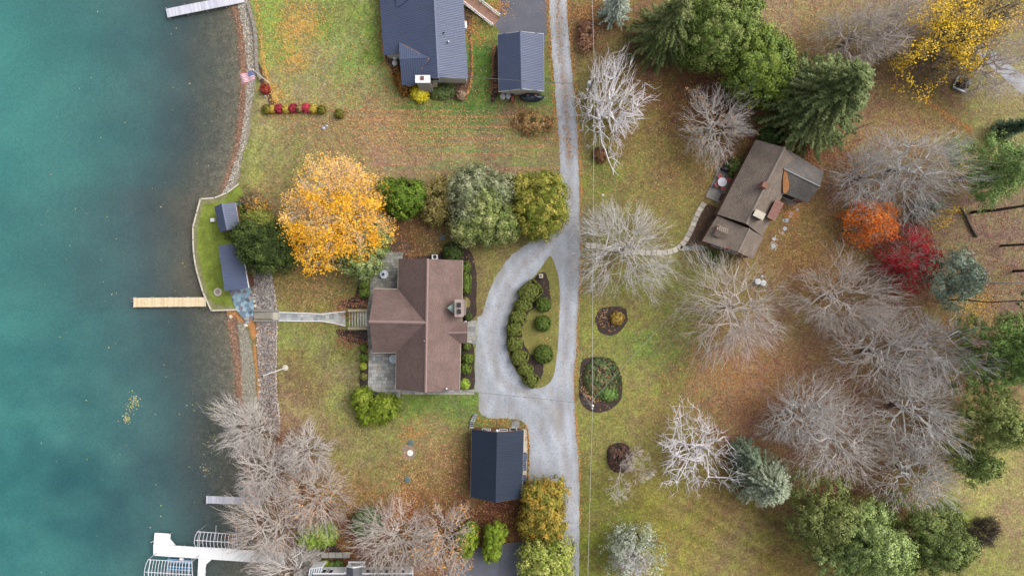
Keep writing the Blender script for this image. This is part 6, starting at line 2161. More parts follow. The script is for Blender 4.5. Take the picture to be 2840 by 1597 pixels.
lobed("bright green two-lobed arborvitae right of the golden maple", [('F', 420, 620, 1.9, 2.3, 4.5, 2.6), ('F', 545, 600, 1.35, 1.9, 3.8, 2.2), ('F', 280, 520, 1.1, 1.1, 3, 1.8), ('F', 400, 720, 1.4, 1.0, 3.2, 1.8)], 530, BR)
lobed("small bronze juniper between arborvitae and grey junipers", [('F', 820, 640, 1.7, 2.2, 3.2, 1.6), ('F', 760, 730, 1.5, 1.6, 2.4, 1.3), ('F', 860, 520, 1.3, 1.3, 2.6, 1.4)], 540, [(150, 134, 80), (132, 120, 68), (118, 112, 62), (166, 148, 94)], jag=.34, var=.2, core=False, per=30, rc=.5)
lobed("silver grey-green juniper in the central clump", [('F', 1090, 560, 2.3, 2.6, 6.5, 3.6), ('F', 1080, 760, 1.8, 2.0, 5, 2.8), ('F', 1180, 430, 1.9, 1.5, 5, 2.8), ('F', 1400, 560, 2.0, 2.2, 5.5, 3.0)], 550,
      [(122, 126, 94), (108, 114, 82), (136, 138, 108), (96, 104, 70)], jag=.26, rc=.5)
lobed("yellow-green spreading evergreen at the centre clump's front", [('F', 1240, 800, 2.3, 2.6, 6, 3.4), ('F', 1080, 920, 1.9, 1.9, 4.6, 2.6), ('F', 1420, 860, 2.3, 2.2, 5, 2.8), ('F', 1300, 660, 1.6, 1.4, 6, 3.6), ('F', 1300, 1000, 1.5, .9, 3.5, 1.9)], 560,
      [(128, 134, 80), (114, 124, 68), (146, 148, 96), (98, 112, 56)], jag=.24, rc=.5)
lobed("golden-olive false cypress beside the road bend", [('F', 1790, 690, 3.3, 3.6, 6.5, 3.2), ('F', 1870, 560, 2.1, 2.1, 6.5, 3.8), ('F', 1640, 560, 1.7, 2.0, 5, 2.8), ('F', 1800, 900, 2.3, 1.5, 4.5, 2.4), ('F', 1930, 760, 1.6, 1.8, 4.5, 2.4)], 570,
      [(126, 126, 50), (108, 114, 40), (150, 140, 66), (94, 104, 34)], jag=.24, rc=.55)
lobed("dark green broad arborvitae beside the boathouse", [('C', 1260, 1060, 3.6, 2.9, 5.6, 2.6), ('C', 1100, 930, 2.1, 2.0, 4.6, 2.2), ('C', 1430, 1020, 1.9, 2.0, 4.4, 2.0), ('C', 1150, 800, 1.7, 1.5, 3.4, 1.6)], 580, [[(56, 70, 30), (66, 80, 36), (48, 62, 26), (78, 90, 42)]] * 3 + [[(110, 116, 50), (98, 106, 44), (124, 126, 60)]], jag=.22, rc=.55)
lobed("grey-green evergreen tucked under the golden maple by the terrace", [('C', 2200, 1130, 2.6, 2.4, 4.2, 2.2), ('C', 2080, 1150, 1.8, 1.6, 3.2, 1.7), ('C', 2330, 950, 1.6, 2.0, 3.6, 2.0)], 590, [(112, 126, 74), (98, 114, 62), (128, 138, 90)], jag=.26, rc=.5)
lobed("golden-brown arborvitae beside the navy garage", [('T', 950, 600, 2.3, 2.9, 5.6, 3.0), ('T', 860, 420, 1.6, 1.7, 4.4, 2.4), ('T', 1060, 380, 1.7, 1.7, 4.4, 2.4), ('T', 1010, 800, 1.9, 1.6, 4.6, 2.6), ('T', 800, 780, 1.4, 1.5, 3.6, 2.0)], 600, [(134, 122, 50), (118, 110, 44), (152, 132, 58), (104, 104, 40), (160, 130, 52)], jag=.22, rc=.5)
lobed("yellow-green open leafy tree at the bottom beside the road", [('T', 960, 1250, 2.6, 2.4, 4.5, 2.6), ('T', 1130, 1120, 1.6, 1.5, 3.6, 2.2), ('T', 860, 1400, 1.9, 1.7, 3.8, 2.2), ('T', 1080, 1420, 2.0, 1.8, 4, 2.2), ('T', 830, 1100, 1.2, 1.2, 3.0, 1.8)], 610, [(146, 150, 74), (130, 138, 62), (162, 162, 90), (112, 124, 50)], jag=.3, core=False, per=30, size=.2, rc=.6, name="leafy_tree")
lobed("bright green upright arborvitae nearest the bare trees", [('S', 2350, 380, 1.2, 1.5, 3.6, 2.2), ('S', 2390, 260, .9, .9, 3.0, 1.9), ('S', 2330, 530, .8, .8, 2.4, 1.4)], 620, [(106, 124, 34), (120, 138, 42), (94, 112, 28)], size=.14, rc=.3)
lobed("bright green upright arborvitae at the asphalt drive's edge", [('T', 340, 900, 1.3, 1.35, 3.8, 2.6), ('T', 250, 1140, .55, 1.0, 2.6, 1.6), ('T', 335, 1140, .55, .9, 2.6, 1.6), ('T', 300, 1020, .9, .9, 3.0, 2.0)], 630, [(104, 122, 34), (118, 136, 42), (92, 110, 28)], size=.14, rc=.3)
lobed("lime green shrub mass beneath the lakeside bare trees", [('H', 1600, 1110, 1.5, 1.4, 2.0, 1.0), ('H', 1500, 1130, 1.5, 1.2, 1.8, .9)], 640, [(128, 150, 60), (110, 134, 48), (142, 158, 76)], cat="shrub", name="shrub", jag=.25)
lobed("dark green shrub behind the lower bare tree", [('S', 920, 150, 1.6, 1.6, 2.4, 1.2), ('S', 860, 210, 1.1, 1.2, 2, 1.0)], 650, [(72, 96, 48), (84, 108, 56)], cat="shrub", name="shrub", jag=.2)
lobed("tangled olive and gold thicket between shed and golden maple", [('X', 1500, 480, 1.2, 1.6, 1.4, .7), ('X', 1400, 260, 1.4, .9, 1.0, .5), ('X', 1750, 900, 1.2, 1.2, 1.4, .7)], 655, [[(166, 128, 60), (140, 116, 58), (186, 142, 70)], [(104, 88, 66), (118, 100, 74)], [(70, 74, 44), (84, 84, 50)]], cat="shrub", name="thicket", jag=.4, core=False, per=22)
lobed("olive undergrowth beside the shed's inland wall", [('X', 1230, 560, 1.0, 1.7, 1.0, .5), ('X', 1330, 800, 1.5, 1.1, 1.2, .6), ('X', 1000, 1010, 1.2, .7, 1.0, .5)], 660, [(100, 110, 46), (114, 122, 54), (86, 96, 40)], cat="shrub", name="undergrowth", jag=.3, core=False, per=24)
lobed("low brown leafless bush on the lawn below the garage", [('B', 1740, 1240, 2.2, 1.3, 1.0, .5)], 665, [(142, 112, 72), (126, 98, 62), (158, 126, 84)], cat="shrub", name="brown_bush", jag=.3, core=False, per=26, size=.14, rc=.4)
lobed("small rust brown bush beside the road under the white tree", [('I', 385, 1560, .6, .6, .7, .4)], 667, [(118, 86, 58), (104, 74, 50)], cat="shrub", name="brown_bush", jag=.2, core=False)
lobed("purple-brown twiggy bush filling the ring bed under the small bare tree", [('O', 515, 380, 1.2, 1.4, .8, .4)], 669, [(104, 80, 70), (90, 70, 62), (122, 92, 78)], cat="shrub", name="brown_bush", jag=.35, core=False, per=20, size=.12)
lobed("reddish twiggy bush by the road at the top", [('I', 230, 420, .9, 1.0, 1.0, .5), ('I', 240, 300, .8, 1.1, 1.0, .5)], 668, [(132, 96, 76), (118, 84, 66), (146, 112, 88)], cat="shrub", name="brown_bush", jag=.35, core=False, per=16)

def soft_pine(label, cx, cy, R, H, seed, cols, n=11, size=.16, dens=1.0, group="evergreen trees"):
    cols = [tuple(min(255, v * 1.1) for v in c) for c in cols]
    """a feathery pine: tiers of loose needle masses round a trunk"""
    r_ = random.Random(seed)
    c = WV(cx, cy, H * .55)
    base = Vector((c.x, c.y, gz1(c.x * 20 / 1.10248 + 1288, 724.3 - c.y * 20 / 1.10248)))
    o = thing("pine_tree", label, "tree", base, group)
    trunk_part(o, base, base + Vector((0, 0, H * .9)), .016 * H + .08, .05, M_barkd)
    for i in range(n):
        f = i / (n - 1)
        a = i * 2.4 + r_.uniform(-.4, .4)
        rr_ = R * (.78 * (1 - f) ** .7) * r_.uniform(.7, 1.2)
        p = (base.x + rr_ * math.cos(a), base.y + rr_ * math.sin(a), base.z + H * (.3 + .6 * f))
        s_ = R * (.42 - .16 * f) * r_.uniform(.75, 1.25)
        blob_parts(o, p, (s_, s_ * r_.uniform(.8, 1.1), s_ * .55), int(dens * (26 + 18 * s_ * s_)), 36, size, cols, seed * 7 + i, .5, zcut=-.5, var=.22, jag=.38, core=False, rot=a)
        MB().tube([(base.x, base.y, p[2] - .6), p], .07, 5, True, .03).build("limb", M_barkd, o)
    return o


# --- big evergreens on the right
SPR = [(92, 104, 58), (80, 94, 50), (106, 116, 68), (70, 84, 42)]
conifer("tall dark spruce at the top beside the white barked tree", (1690, 55), 5.4, 15, 700, [(84, 94, 52), (96, 104, 60), (110, 112, 70), (70, 82, 42)], droop=.42, spray=.7)
lobed("broad green maple-like tree right of the tall dark spruce", [('V', 1800, 70, 4.6, 4.6, 9, 5.0), ('V', 1765, 120, 2.6, 2.4, 6, 3.4), ('V', 1840, 20, 3.2, 3.0, 8, 4.6)], 705, [(92, 108, 48), (80, 98, 40), (108, 122, 62), (118, 126, 70)], jag=.2, rc=.6, size=.2)
lobed("rounded olive green tree in front of the big pine", [('V', 1905, 170, 3.9, 4.2, 8, 4.5), ('V', 1890, 120, 2.6, 2.4, 7, 4.2), ('V', 1945, 215, 2.4, 2.2, 6, 3.4)], 710, [(100, 116, 42), (88, 104, 36), (114, 128, 56), (96, 114, 60)], jag=.2, rc=.6, size=.2)
conifer("big spreading green pine above the askew house", (2090, 235), 7.4, 18, 715, [(94, 104, 62), (84, 94, 54), (110, 120, 76), (76, 86, 48)], droop=.18, spray=.85, dens=1.15, shape=.7)
conifer("narrow pale blue spruce cut by the top edge", (1555, 5), 2.5, 9, 720, [(150, 158, 142), (136, 146, 130), (164, 170, 156)], droop=.3)
soft_pine("bright green pine at the right edge of the bare wood", 2505, 425, 4.6, 13, 725, [(104, 126, 70), (90, 112, 58), (120, 140, 84), (128, 140, 92)])
soft_pine("dense green pine on the right edge, level with the oval bed", 2530, 890, 5.4, 14, 730, [(92, 114, 58), (80, 100, 50), (108, 130, 70)], 13)
soft_pine("open olive green pine on the lower right edge", 2495, 1065, 5.0, 12, 735, [(106, 116, 64), (94, 104, 54), (120, 128, 76)], 11, dens=.8)
soft_pine("small green pine at the wood's lower right corner", 2450, 1165, 3.4, 9, 737, [(96, 110, 60), (86, 100, 52)], 8, dens=.8)
conifer("blue spruce beside the lower white barked tree", (1930, 1215), 4.2, 10, 740, [(138, 146, 122), (124, 132, 108), (154, 160, 138), (112, 120, 96)], droop=.12, spray=.55, dens=1.5, shape=.55)
conifer("dull green spruce above the blue one in the lower wood", (1885, 1150), 2.6, 7, 742, [(110, 122, 100), (96, 110, 86)], droop=.2)
soft_pine("dark olive pine left of the light green pine", 2075, 1305, 5.2, 11, 745, [(100, 108, 60), (90, 98, 52), (112, 118, 70)], 13)
soft_pine("light green pine in the lower right corner", 2190, 1370, 6.0, 13, 750, [(122, 138, 82), (110, 126, 72), (136, 150, 96), (104, 120, 66)], 15)
soft_pine("dark green pine right of the light green pine", 2345, 1360, 5.2, 12, 755, [(90, 102, 56), (80, 92, 48), (104, 114, 66)], 12)
soft_pine("grey-blue pine beside the red maple", 2405, 700, 3.7, 11, 760, [(126, 138, 120), (112, 124, 106), (142, 154, 138), (104, 112, 90)], 10)
conifer("dark fir clipped by the right edge, upper wood", (2565, 315), 1.6, 8, 765, [(58, 78, 56), (48, 68, 48)], droop=.2)
conifer("young green fir among the bare trunks by the orange maple", (2340, 520), 1.5, 5, 767, [(92, 110, 60), (80, 98, 50)], droop=.2)
GRY = [(144, 150, 132), (130, 138, 118), (160, 164, 150), (118, 126, 104)]
lobed("grey-green lichened evergreen at the bottom right of the road", [('O', 640, 1260, 3.0, 3.2, 6, 3.2), ('O', 560, 1120, 1.8, 1.8, 4.5, 2.5), ('O', 700, 1120, 1.6, 1.6, 4.5, 2.5)], 770, GRY, jag=.45, core=False, per=20, rc=.6, dens=.5)

# --- coloured trees
MAP = [(244, 194, 112), (240, 184, 86), (232, 188, 128), (248, 196, 70), (228, 172, 104)]
leafy_tree("big golden-orange maple in the middle of the lake side garden", (836, 522), 7.9, 12, 800, MAP, per=26, size=.17, sigma=.36, keep=.93, n=10, south=[(250, 186, 40), (244, 172, 34), (252, 196, 66)], levels=4, kids=(4, 3, 3, 3), mt=M_twig, name="maple_tree", tilt=(.3, 1.15))
leafy_tree("bright orange small maple among the bare right hand trees", (2205, 560), 3.2, 7, 805, [(242, 124, 40), (248, 140, 54), (226, 108, 34), (240, 150, 80)], per=24, size=.15, sigma=.3, levels=3, kids=(4, 4, 3), n=7, name="maple_tree", keep=.9)
leafy_tree("crimson red maple beside the grey-blue pine", (2305, 650), 4.4, 8, 810, [(172, 30, 44), (190, 40, 54), (148, 26, 38), (158, 46, 48)], per=20, size=.15, sigma=.34, levels=3, kids=(4, 4, 3), n=8, name="maple_tree", keep=.85)
leafy_tree("yellow maple leaning over the lane at the top right", (2415, 95), 5.4, 13, 815, [(255, 212, 56), (246, 202, 60), (226, 190, 90), (255, 214, 44)], per=18, size=.17, sigma=.4, levels=4, kids=(3, 3, 3, 2), n=7, name="maple_tree", keep=.55, mt=M_bark)
leafy_tree("second yellow maple cut by the top right corner", (2500, 25), 5.5, 14, 820, [(218, 176, 60), (206, 170, 84), (192, 160, 92)], per=12, size=.17, sigma=.45, levels=4, kids=(3, 3, 3, 2), n=7, name="maple_tree", keep=.4, mt=M_bark)
leafy_tree("small yellow leaved sapling right of the orange maple", (2375, 530), 2.4, 7, 822, [(214, 176, 64), (200, 164, 70)], per=7, size=.2, sigma=.3, levels=3, kids=(3, 2, 2), n=4, name="sapling", keep=.5)

# --- white barked trees
def white_tree(label, base, centre, R, H, seed, r0, sy=1.0, group="white barked trees", dn=1.0):
    rnd = random.Random(seed)
    o = thing("white_tree", label, "tree", base, group)
    h0 = 1.6
    trunk_part(o, base, base + Vector((0, 0, h0)), r0, r0 * .85, M_white_bark, rnd=rnd)
    A_, tips = dome_tree((base.x, base.y, h0 - .2), R, H - h0, seed, counts=(7, int(44 * dn), int(170 * dn), int(420 * dn), int(800 * dn)), radii=(r0 * .62, .085, .05, .032, .024), wig=.42, lobes=.5, lean=(centre.x - base.x, centre.y - base.y), zlo=-.05)
    for c0 in (1, 4):
        A_[:, c0] = base.y + (A_[:, c0] - base.y) * sy
    seg_mesh("limbs", A_[A_[:, 8] <= 1], M_white_bark, o, 5)
    seg_mesh("branches", A_[(A_[:, 8] > 1) & (A_[:, 8] < 4)], M_white_bark, o, 3)
    twig_mesh("twigs", A_[A_[:, 8] >= 4], M_white_bark, o)
    return o


white_tree("white barked leafless tree leaning from the roadside at the upper right", W('I', 365, 1180), W('V', 1578, 238, 5), 5.2, 8.5, 830, .3, 1.35, dn=.62)
wt = [o_ for o_ in COL.objects if o_.name.startswith("white_tree")][-1]
lim = [W('I', 350, 1170, 1.6), W('I', 372, 1250, 1.9), W('I', 395, 1440, 2.2), W('K', 400, 0, 2.2), W('K', 432, 60, 2.2), W('K', 455, 140, 2.2), W('K', 480, 200, 2.0)]
MB().tube(lim, .13, 7, True, .06).build("drooping_limb", M_white_bark, wt, True)
for pts_ in ([(455, 140), (500, 130), (540, 95), (560, 80)], [(500, 140), (545, 165), (575, 200)], [(480, 200), (500, 245), (515, 310)], [(490, 225), (530, 280), (570, 325)], [(545, 165), (520, 210), (510, 300)]):
    MB().tube([W('K', x_, y_, 2.0) for x_, y_ in pts_], .055, 5, True, .02).build("side_branch", M_white_bark, wt)
white_tree("white barked leafless tree on the lower right lawn", W('O', 1195, 270), W('V', 1772, 1155, 5), 6.8, 8, 836, .3, dn=.5)
white_tree("pale branched snag in the grey-green evergreen at the bottom", W('O', 600, 1270), W('V', 1590, 1405, 5), 3.0, 7.5, 838, .16, dn=.7)

# --- bare trees
OR = [(214, 150, 84), (200, 132, 74), (226, 166, 104)]
bare_tree("bare grey tree at the upper corner of the askew house", (1815, 300), 5.6, 10, 850, remnant=([(196, 150, 104), (206, 140, 80)], .012, 5))
bare_tree("broad bare tree standing over the white slab path by the road", (1580, 622), 7.4, 11, 852, M_twigs, cz=.5)
bare_tree("large bare tree below the askew house, left of the pair", (1875, 775), 8.8, 14, 854, M_twigb, n=8)
bare_tree("bare tree right of the large one below the askew house", (2150, 745), 7.2, 14, 856, M_twigb)
bare_tree("bare grey tree in the middle of the right hand wood", (2265, 900), 7.4, 15, 858, n=7, remnant=([(206, 150, 100)], .006, 4), dn=0.62)
bare_tree("bare grey tree with few gold leaves at the wood's right side", (2415, 870), 7.0, 15, 860, M_twigs, remnant=([(216, 166, 70), (206, 158, 110)], .008, 5), dn=0.6)
bare_tree("bare tree at the lower left of the right hand wood", (2040, 1060), 5.6, 13, 862, M_twigs, dn=0.6)
bare_tree("largest bare tree of the lower right wood", (2150, 1130), 7.6, 15, 864, n=8, dn=0.62)
bare_tree("bare tree right of the largest one in the lower wood", (2345, 1050), 6.6, 15, 866, M_twigs, dn=0.55)
bare_tree("bare tree with tan leaves above the lower right pines", (2345, 1215), 6.6, 14, 868, M_twigs, remnant=([(206, 158, 118)], .012, 5), dn=0.6)
bare_tree("pale grey wide bare tree in the upper right wood", (2340, 400), 7.6, 16, 870, M_twigs, n=8)
bare_tree("bare tree beside the orange maple in the upper right wood", (2220, 430), 5.2, 13, 872, M_twigs, dn=0.7)
bare_tree("smoky brown bare tree near the top right lane", (2190, 60), 6.2, 13, 874, M_twigb)
bare_tree("smoky bare tree beside the yellow maple's lane side", (2290, 40), 5.6, 12, 875, M_twigb, dn=0.7)
bare_tree("bare tree at the far top right corner", (2540, 130), 5.5, 13, 876, M_twigb)
bare_tree("bare tree leaning over the water at the wood's upper shore", (590, 1075), 4.6, 8, 878, base=W('V', 655, 1080), lean=(-2.6, .2), h0f=.35, dn=0.75)
bare_tree("pale bare lakeside tree above the short grey dock", (640, 1180), 5.6, 9, 880, base=W('V', 700, 1185), lean=(-2.2, 0), h0f=.35, dn=0.7)
bare_tree("bare tree spreading over the white docks", (640, 1330), 6.6, 10, 882, M_twigb, base=W('V', 725, 1325), lean=(-3.0, 0.), h0f=.35, n=8, remnant=(OR, .006, 4), dn=0.7)
bare_tree("bare tree with orange leaves inland of the lakeside row", (770, 1270), 5.4, 9, 884, M_twigb, remnant=(OR, .03, 4), dn=0.7)
bare_tree("slender bare tree at the lawn edge of the lakeside row", (750, 1150), 4.0, 8, 886, dn=0.7)
bare_tree("bare tree above the bottom house's porch", (985, 1370), 6.0, 10, 888, M_twigb, cz=.5, dn=0.8)
bare_tree("bare tree with gold leaves over the bottom asphalt drive", (1110, 1375), 5.0, 9, 890, M_twigb, remnant=([(226, 170, 84), (212, 150, 74), (222, 160, 96)], .05, 5), dn=0.75)
bare_tree("bare tree at the bottom edge beside the docks", (690, 1430), 5.0, 9, 892, base=W('V', 760, 1430), lean=(-2.2, 0), dn=0.6)
wb_ = W('O', 515, 420)
bare_tree("small multi-stemmed bare tree in the ring bed by the road", None, 3, 6, 894, M_twigb, base=wb_, limbs=[(wb_ + Vector((0, 0, .5)), (-.1, -2.6, 2.4), 1.9, .07), (wb_ + Vector((0, 0, .5)), (2.4, -.9, 2.4), 1.9, .07), (wb_ + Vector((0, 0, .5)), (.4, .8, 2.4), 1.0, .05), (wb_ + Vector((0, 0, .5)), (1.8, 1.9, 2.6), 1.4, .05)], h0f=.12, levels=5, rmin=.014, kids=(4, 3, 3, 3, 4))
bare_tree("dark twiggy bush in the field at the lower right corner", (2490, 1345), 2.4, 3.0, 896, M_barkd, h0f=.1, levels=4)

# --- tall pines whose crowns stand beyond the right edge; their trunks lean out of the picture
for i, (f, x, y, m_, r, lab) in enumerate([('M', 1800, 683, M_barkd, .22, "straight dark trunk at the right edge, uppermost of the tall pines"), ('M', 2090, 1020, M_barkd, .17, "dark trunk at the right edge, second of the tall pines"),
                                     ('M', 2215, 1275, M_barkd, .2, "short dark trunk at the right edge, third of the tall pines"), ('M', 1880, 1402, M_white_bark, .13, "thin white birch stem running out of the right edge"),
                                     ('P', 750, 60, M_barkd, .1, "thin dark trunk below the white birch stem"), ('M', 1900, 440, M_barkd, .1, "thin dark trunk beside the bright green fir")]):
    b_ = W(f, x, y)
    o = thing("tall_tree", lab, "tree", b_, "tall trees at the right edge")
    H_ = 22
    rnd = random.Random(900 + i)
    trunk_part(o, b_, b_ + Vector((rnd.uniform(-.4, .4), rnd.uniform(-.4, .4), H_)), r, r * .45, m_, .12, rnd)
    segs, tips = grow(b_, limbs_round(b_ + Vector((0, 0, H_ - 5)), 4, 6, 2.0, .07, rnd, (.8, 1.4)), rnd, 2, kids=(3, 3))
    seg_mesh("branches", segs, M_barkd, o, 4)
    leaf_cloud(o, "crown", tips, 14, .6, .4, SPR, 910 + i)
# ------------------------------------------------------------------ docks
def dock(label, a, b2, width, mats, z=None, plank=.3, posts=True, name="dock"):
    """a: shore end, b2: lake end (world plan points); planks laid across"""
    z = WATER_Z + .55 if z is None else z
    a, b2 = Vector((a[0], a[1], z)), Vector((b2[0], b2[1], z))
    d = b2 - a
    L = d.length
    d.normalize()
    rz = math.atan2(d.y, d.x)
    u = Vector((-d.y, d.x, 0))
    o = thing(name, label, "dock", (b2.x, b2.y, WATER_Z))
    n = int(L / plank)
    rnd = random.Random(int(L * 100))
    for i in range(n):
        c = a + d * (i + .5) * L / n
        MB().box((c.x, c.y, z - .025), (L / n - .016, width, .05), rz).build("plank", rnd.choice(mats), o)
    for s_ in (-1, 1):
        c = (a + b2) / 2 + u * (width / 2 - .08) * s_
        MB().box((c.x, c.y, z - .14), (L, .08, .18), rz).build("stringer", M_dark if False else M_tim2, o)
    if posts:
        for i in range(1, int(L / 3) + 2):
            c = a + d * min(L - .1, i * L / (int(L / 3) + 1))
            for s_ in (-1, 1):
                q = c + u * (width / 2 + .04) * s_
                MB().tube([(q.x, q.y, WATER_Z - 1.2), (q.x, q.y, z + .22)], .045, 8).build("post", M_galv, o)
    return o


def PL2(f, x, y, z):
    p = W(f, x, y, z)
    return (p.x, p.y)


zd = WATER_Z + .6
TAN_P = [mat("new_pine_%d" % i, C(*c), rough=.8, noise=[(2, .1), (9, .12)]) for i, c in enumerate([(236, 214, 176), (228, 204, 166), (242, 222, 186)])]
WHT_P = [mat("white_dock_board_%d" % i, C(*c), rough=.7, noise=[(2, .06)]) for i, c in enumerate([(214, 214, 228), (202, 202, 218), (222, 222, 232)])]
dk = dock("straight new pine dock running out from the seawall", PL2('D', 800, 496, zd), PL2('D', 72, 502, zd), 1.32, TAN_P, zd, .16)
lx = W('D', 66, 478, zd)
for dy in (-.2, .2):
    MB().tube([(lx.x, lx.y + dy, WATER_Z - .6), (lx.x, lx.y + dy, zd + .5)], .03, 6).build("ladder_rail", M_galv, dk)
dock("pale ribbed dock angling out at the top left", PL2('A', 1000, -20, zd), PL2('A', 225, 135, zd), 1.25, WHT_P, zd, .22)
dock("short pale dock under the lakeside bare trees", PL2('H', 1085, 845, zd), PL2('H', 646, 830, zd), 1.05, WHT_P, zd, .22)
# large white T-dock built of broad panels
td = thing("dock", "large bright white panelled dock with a widened end at the bottom left", "dock", W('U', 420, 400, WATER_Z))
M_wdeck = mat("bright_white_deck", C(255, 255, 255), rough=.55, noise=[(1, .02)])
zt_ = WATER_Z + .7


def upoly(pts):
    return [PL2('U', x, y, zt_) for x, y in pts]


def panel(pts):
    p_ = upoly(pts)
    c_ = (sum(q[0] for q in p_) / len(p_), sum(q[1] for q in p_) / len(p_))
    p_ = [inset(q, c_, .012) for q in p_]
    MB().prism(p_, zt_ - .12, zt_).build("deck_panel", M_wdeck, td)


panel([(428, 272), (515, 272), (510, 505), (412, 500)])
panel([(515, 272), (755, 290), (750, 400), (855, 525), (725, 520), (510, 505)])
xs_ = [405, 725, 1040, 1340, 1820, 2150, 2576, 3000, 3400, 3780]
def ytop(x): return 503 + (x - 405) * (640 - 503) / (2576 - 405)
def ybot(x): return 733 + (x - 390) * (880 - 733) / (2576 - 390)
for i in range(len(xs_) - 1):
    panel([(xs_[i], ytop(xs_[i])), (xs_[i + 1], ytop(xs_[i + 1])), (xs_[i + 1], ybot(xs_[i + 1])), (xs_[i], ybot(xs_[i]))])
panel([(1325, 800), (1600, 815), (1480, 920), (1470, 1000), (1315, 1000)])
panel([(1315, 1000), (1470, 1000), (1460, 1400), (1295, 1400)])
for x_, y_ in ((440, 290), (745, 300), (410, 720), (1000, 560), (1000, 765), (1600, 585), (2200, 620), (1340, 1100), (1455, 1100), (2576, 870)):
    p = W('U', x_, y_, zt_)
    MB().tube([(p.x, p.y, WATER_Z - 1.5), (p.x, p.y, zt_ + .12)], .05, 8).build("post", M_galv, td)
p = W('U', 410, 430, zt_)
MB().box((p.x - .12, p.y - .1, zt_ - .1), (.55, .14, .5), .5).build("ladder", M_galv, td)
p = W('U', 990, 800, zt_)
MB().box((p.x, p.y, zt_ + .1), (.5, .28, .25), -.1).build("winch_box", M_white, td)
M_lift = mat("white_lift_frame", C(246, 240, 250), rough=.4)


def boat_lift(label, q, zt, nrib, seed, bunks=True):
    """q: four top corners (readings) of an arched canopy frame with its ribs"""
    P = [W('U', x, y, zt) for x, y in q]          # TL TR BR BL
    c = sum(P, Vector()) / 4
    o = thing("boat_lift", label, "boat lift", (c.x, c.y, WATER_Z))
    for a_, b_ in ((0, 1), (3, 2), ):
        MB().tube([P[a_], P[b_]], .045, 6).build("side_rail", M_lift, o)
    MB().tube([(P[0] + P[3]) / 2 + Vector((0, 0, .35)), (P[1] + P[2]) / 2 + Vector((0, 0, .35))], .045, 6).build("ridge_rail", M_lift, o)
    for i in range(nrib):
        t_ = i / (nrib - 1)
        a_, b_ = P[0].lerp(P[1], t_), P[3].lerp(P[2], t_)
        pts = []
        for j in range(7):
            s_ = j / 6
            bulge = (1 - (2 * s_ - 1) ** 2)
            end = (P[1] - P[0]).normalized() * (.18 * bulge * (-1 if i == 0 else 1 if i == nrib - 1 else 0))
            pts.append(a_.lerp(b_, s_) + Vector((0, 0, .35 * bulge)) + end)
        MB().tube(pts, .035, 5).build("canopy_rib", M_lift, o)
    for e_ in (0, 1):
        t_ = .0 if e_ == 0 else 1.0
        for k_ in (.12,):
            f_ = t_ + (k_ if e_ == 0 else -k_) * .4
            a_, b_ = P[0].lerp(P[1], f_), P[3].lerp(P[2], f_)
            MB().tube([a_, a_.lerp(b_, .5) + Vector((0, 0, .33)), b_], .03, 5).build("end_hoop", M_lift, o)
    for v in P:
        MB().tube([(v.x, v.y, WATER_Z - 1.2), (v.x, v.y, v.z)], .05, 6).build("leg", M_galv, o)
    if bunks:
        for f_ in (.3, .42, .62, .74):
            a_, b_ = P[0].lerp(P[3], f_), P[1].lerp(P[2], f_)
            d_ = b_ - a_
            m_ = (a_ + b_) / 2
            MB().box((m_.x, m_.y, WATER_Z + .25), (d_.length * .55, .16, .12), math.atan2(d_.y, d_.x)).build("bunk", mat("pale_blue_bunk", C(120, 168, 204), rough=.6), o)
    for f_ in (.25, .78):
        a_, b_ = P[0].lerp(P[1], f_), P[3].lerp(P[2], f_)
        d_ = b_ - a_
        m_ = (a_ + b_) / 2
        MB().box((m_.x, m_.y, WATER_Z + .1), (d_.length, .12, .12), math.atan2(d_.y, d_.x)).build("cradle_beam", M_galv, o)
    return o


boat_lift("white arched boat lift frame above the white dock, half under branches", [(1310, 245), (2100, 300), (2115, 600), (1275, 560)], 0.0, 12, 1, False)
boat_lift("white hooped boat lift with blue bunks below the dock, bottom left corner", [(300, 815), (1190, 865), (1215, 1340), (255, 1280)], 0.0, 16, 2)

# ------------------------------------------------------------------ flagpoles, utility poles, wires
M_pole = mat("white_pole", C(240, 240, 244), rough=.4)
fp = thing("flagpole", "white flagpole rising from the lawn edge above the stone bank", "flagpole", G('D', 1600, 1158))
b_ = G('D', 1600, 1158)
MB().lathe((b_.x, b_.y, b_.z - .02), [(.42, 0), (.42, .12), (.3, .16)], 16).build("footing", M_paleconc, fp)
MB().tube([b_, b_ + Vector((0, 0, 8.9))], .1, 10, True, .05).build("pole", M_pole, fp)
MB().lathe((b_.x, b_.y, b_.z + 8.88), [(.03, 0), (.13, .09), (.13, .17), (.03, .26)], 10).build("finial", M_dark, fp)
fp = thing("flagpole", "white flagpole on the upper shore flying a flag", "flagpole", G('A', 1256, 840))
b_ = G('A', 1256, 840)
HF = 6.0
MB().tube([b_, b_ + Vector((0, 0, HF))], .09, 10, True, .05).build("pole", M_pole, fp)
MB().lathe((b_.x, b_.y, b_.z + HF), [(.03, 0), (.1, .08), (.03, .18)], 10).build("finial", M_white, fp)
fg = thing("flag", "striped flag with a blue starred canton on the upper shore flagpole", "flag", b_ + Vector((0, 0, HF - 1.3)))
M_fr = mat("flag_red", C(206, 90, 108), rough=.8)
M_fw = mat("flag_white", C(240, 236, 242), rough=.8)
M_fb = mat("flag_blue", C(84, 92, 156), rough=.8)
FL_, FH = 2.0, 1.15
fd = Vector((-1, -.18, 0)).normalized()
fs_ = Vector((.12, -.92, -.25)).normalized()   # the cloth streams nearly flat


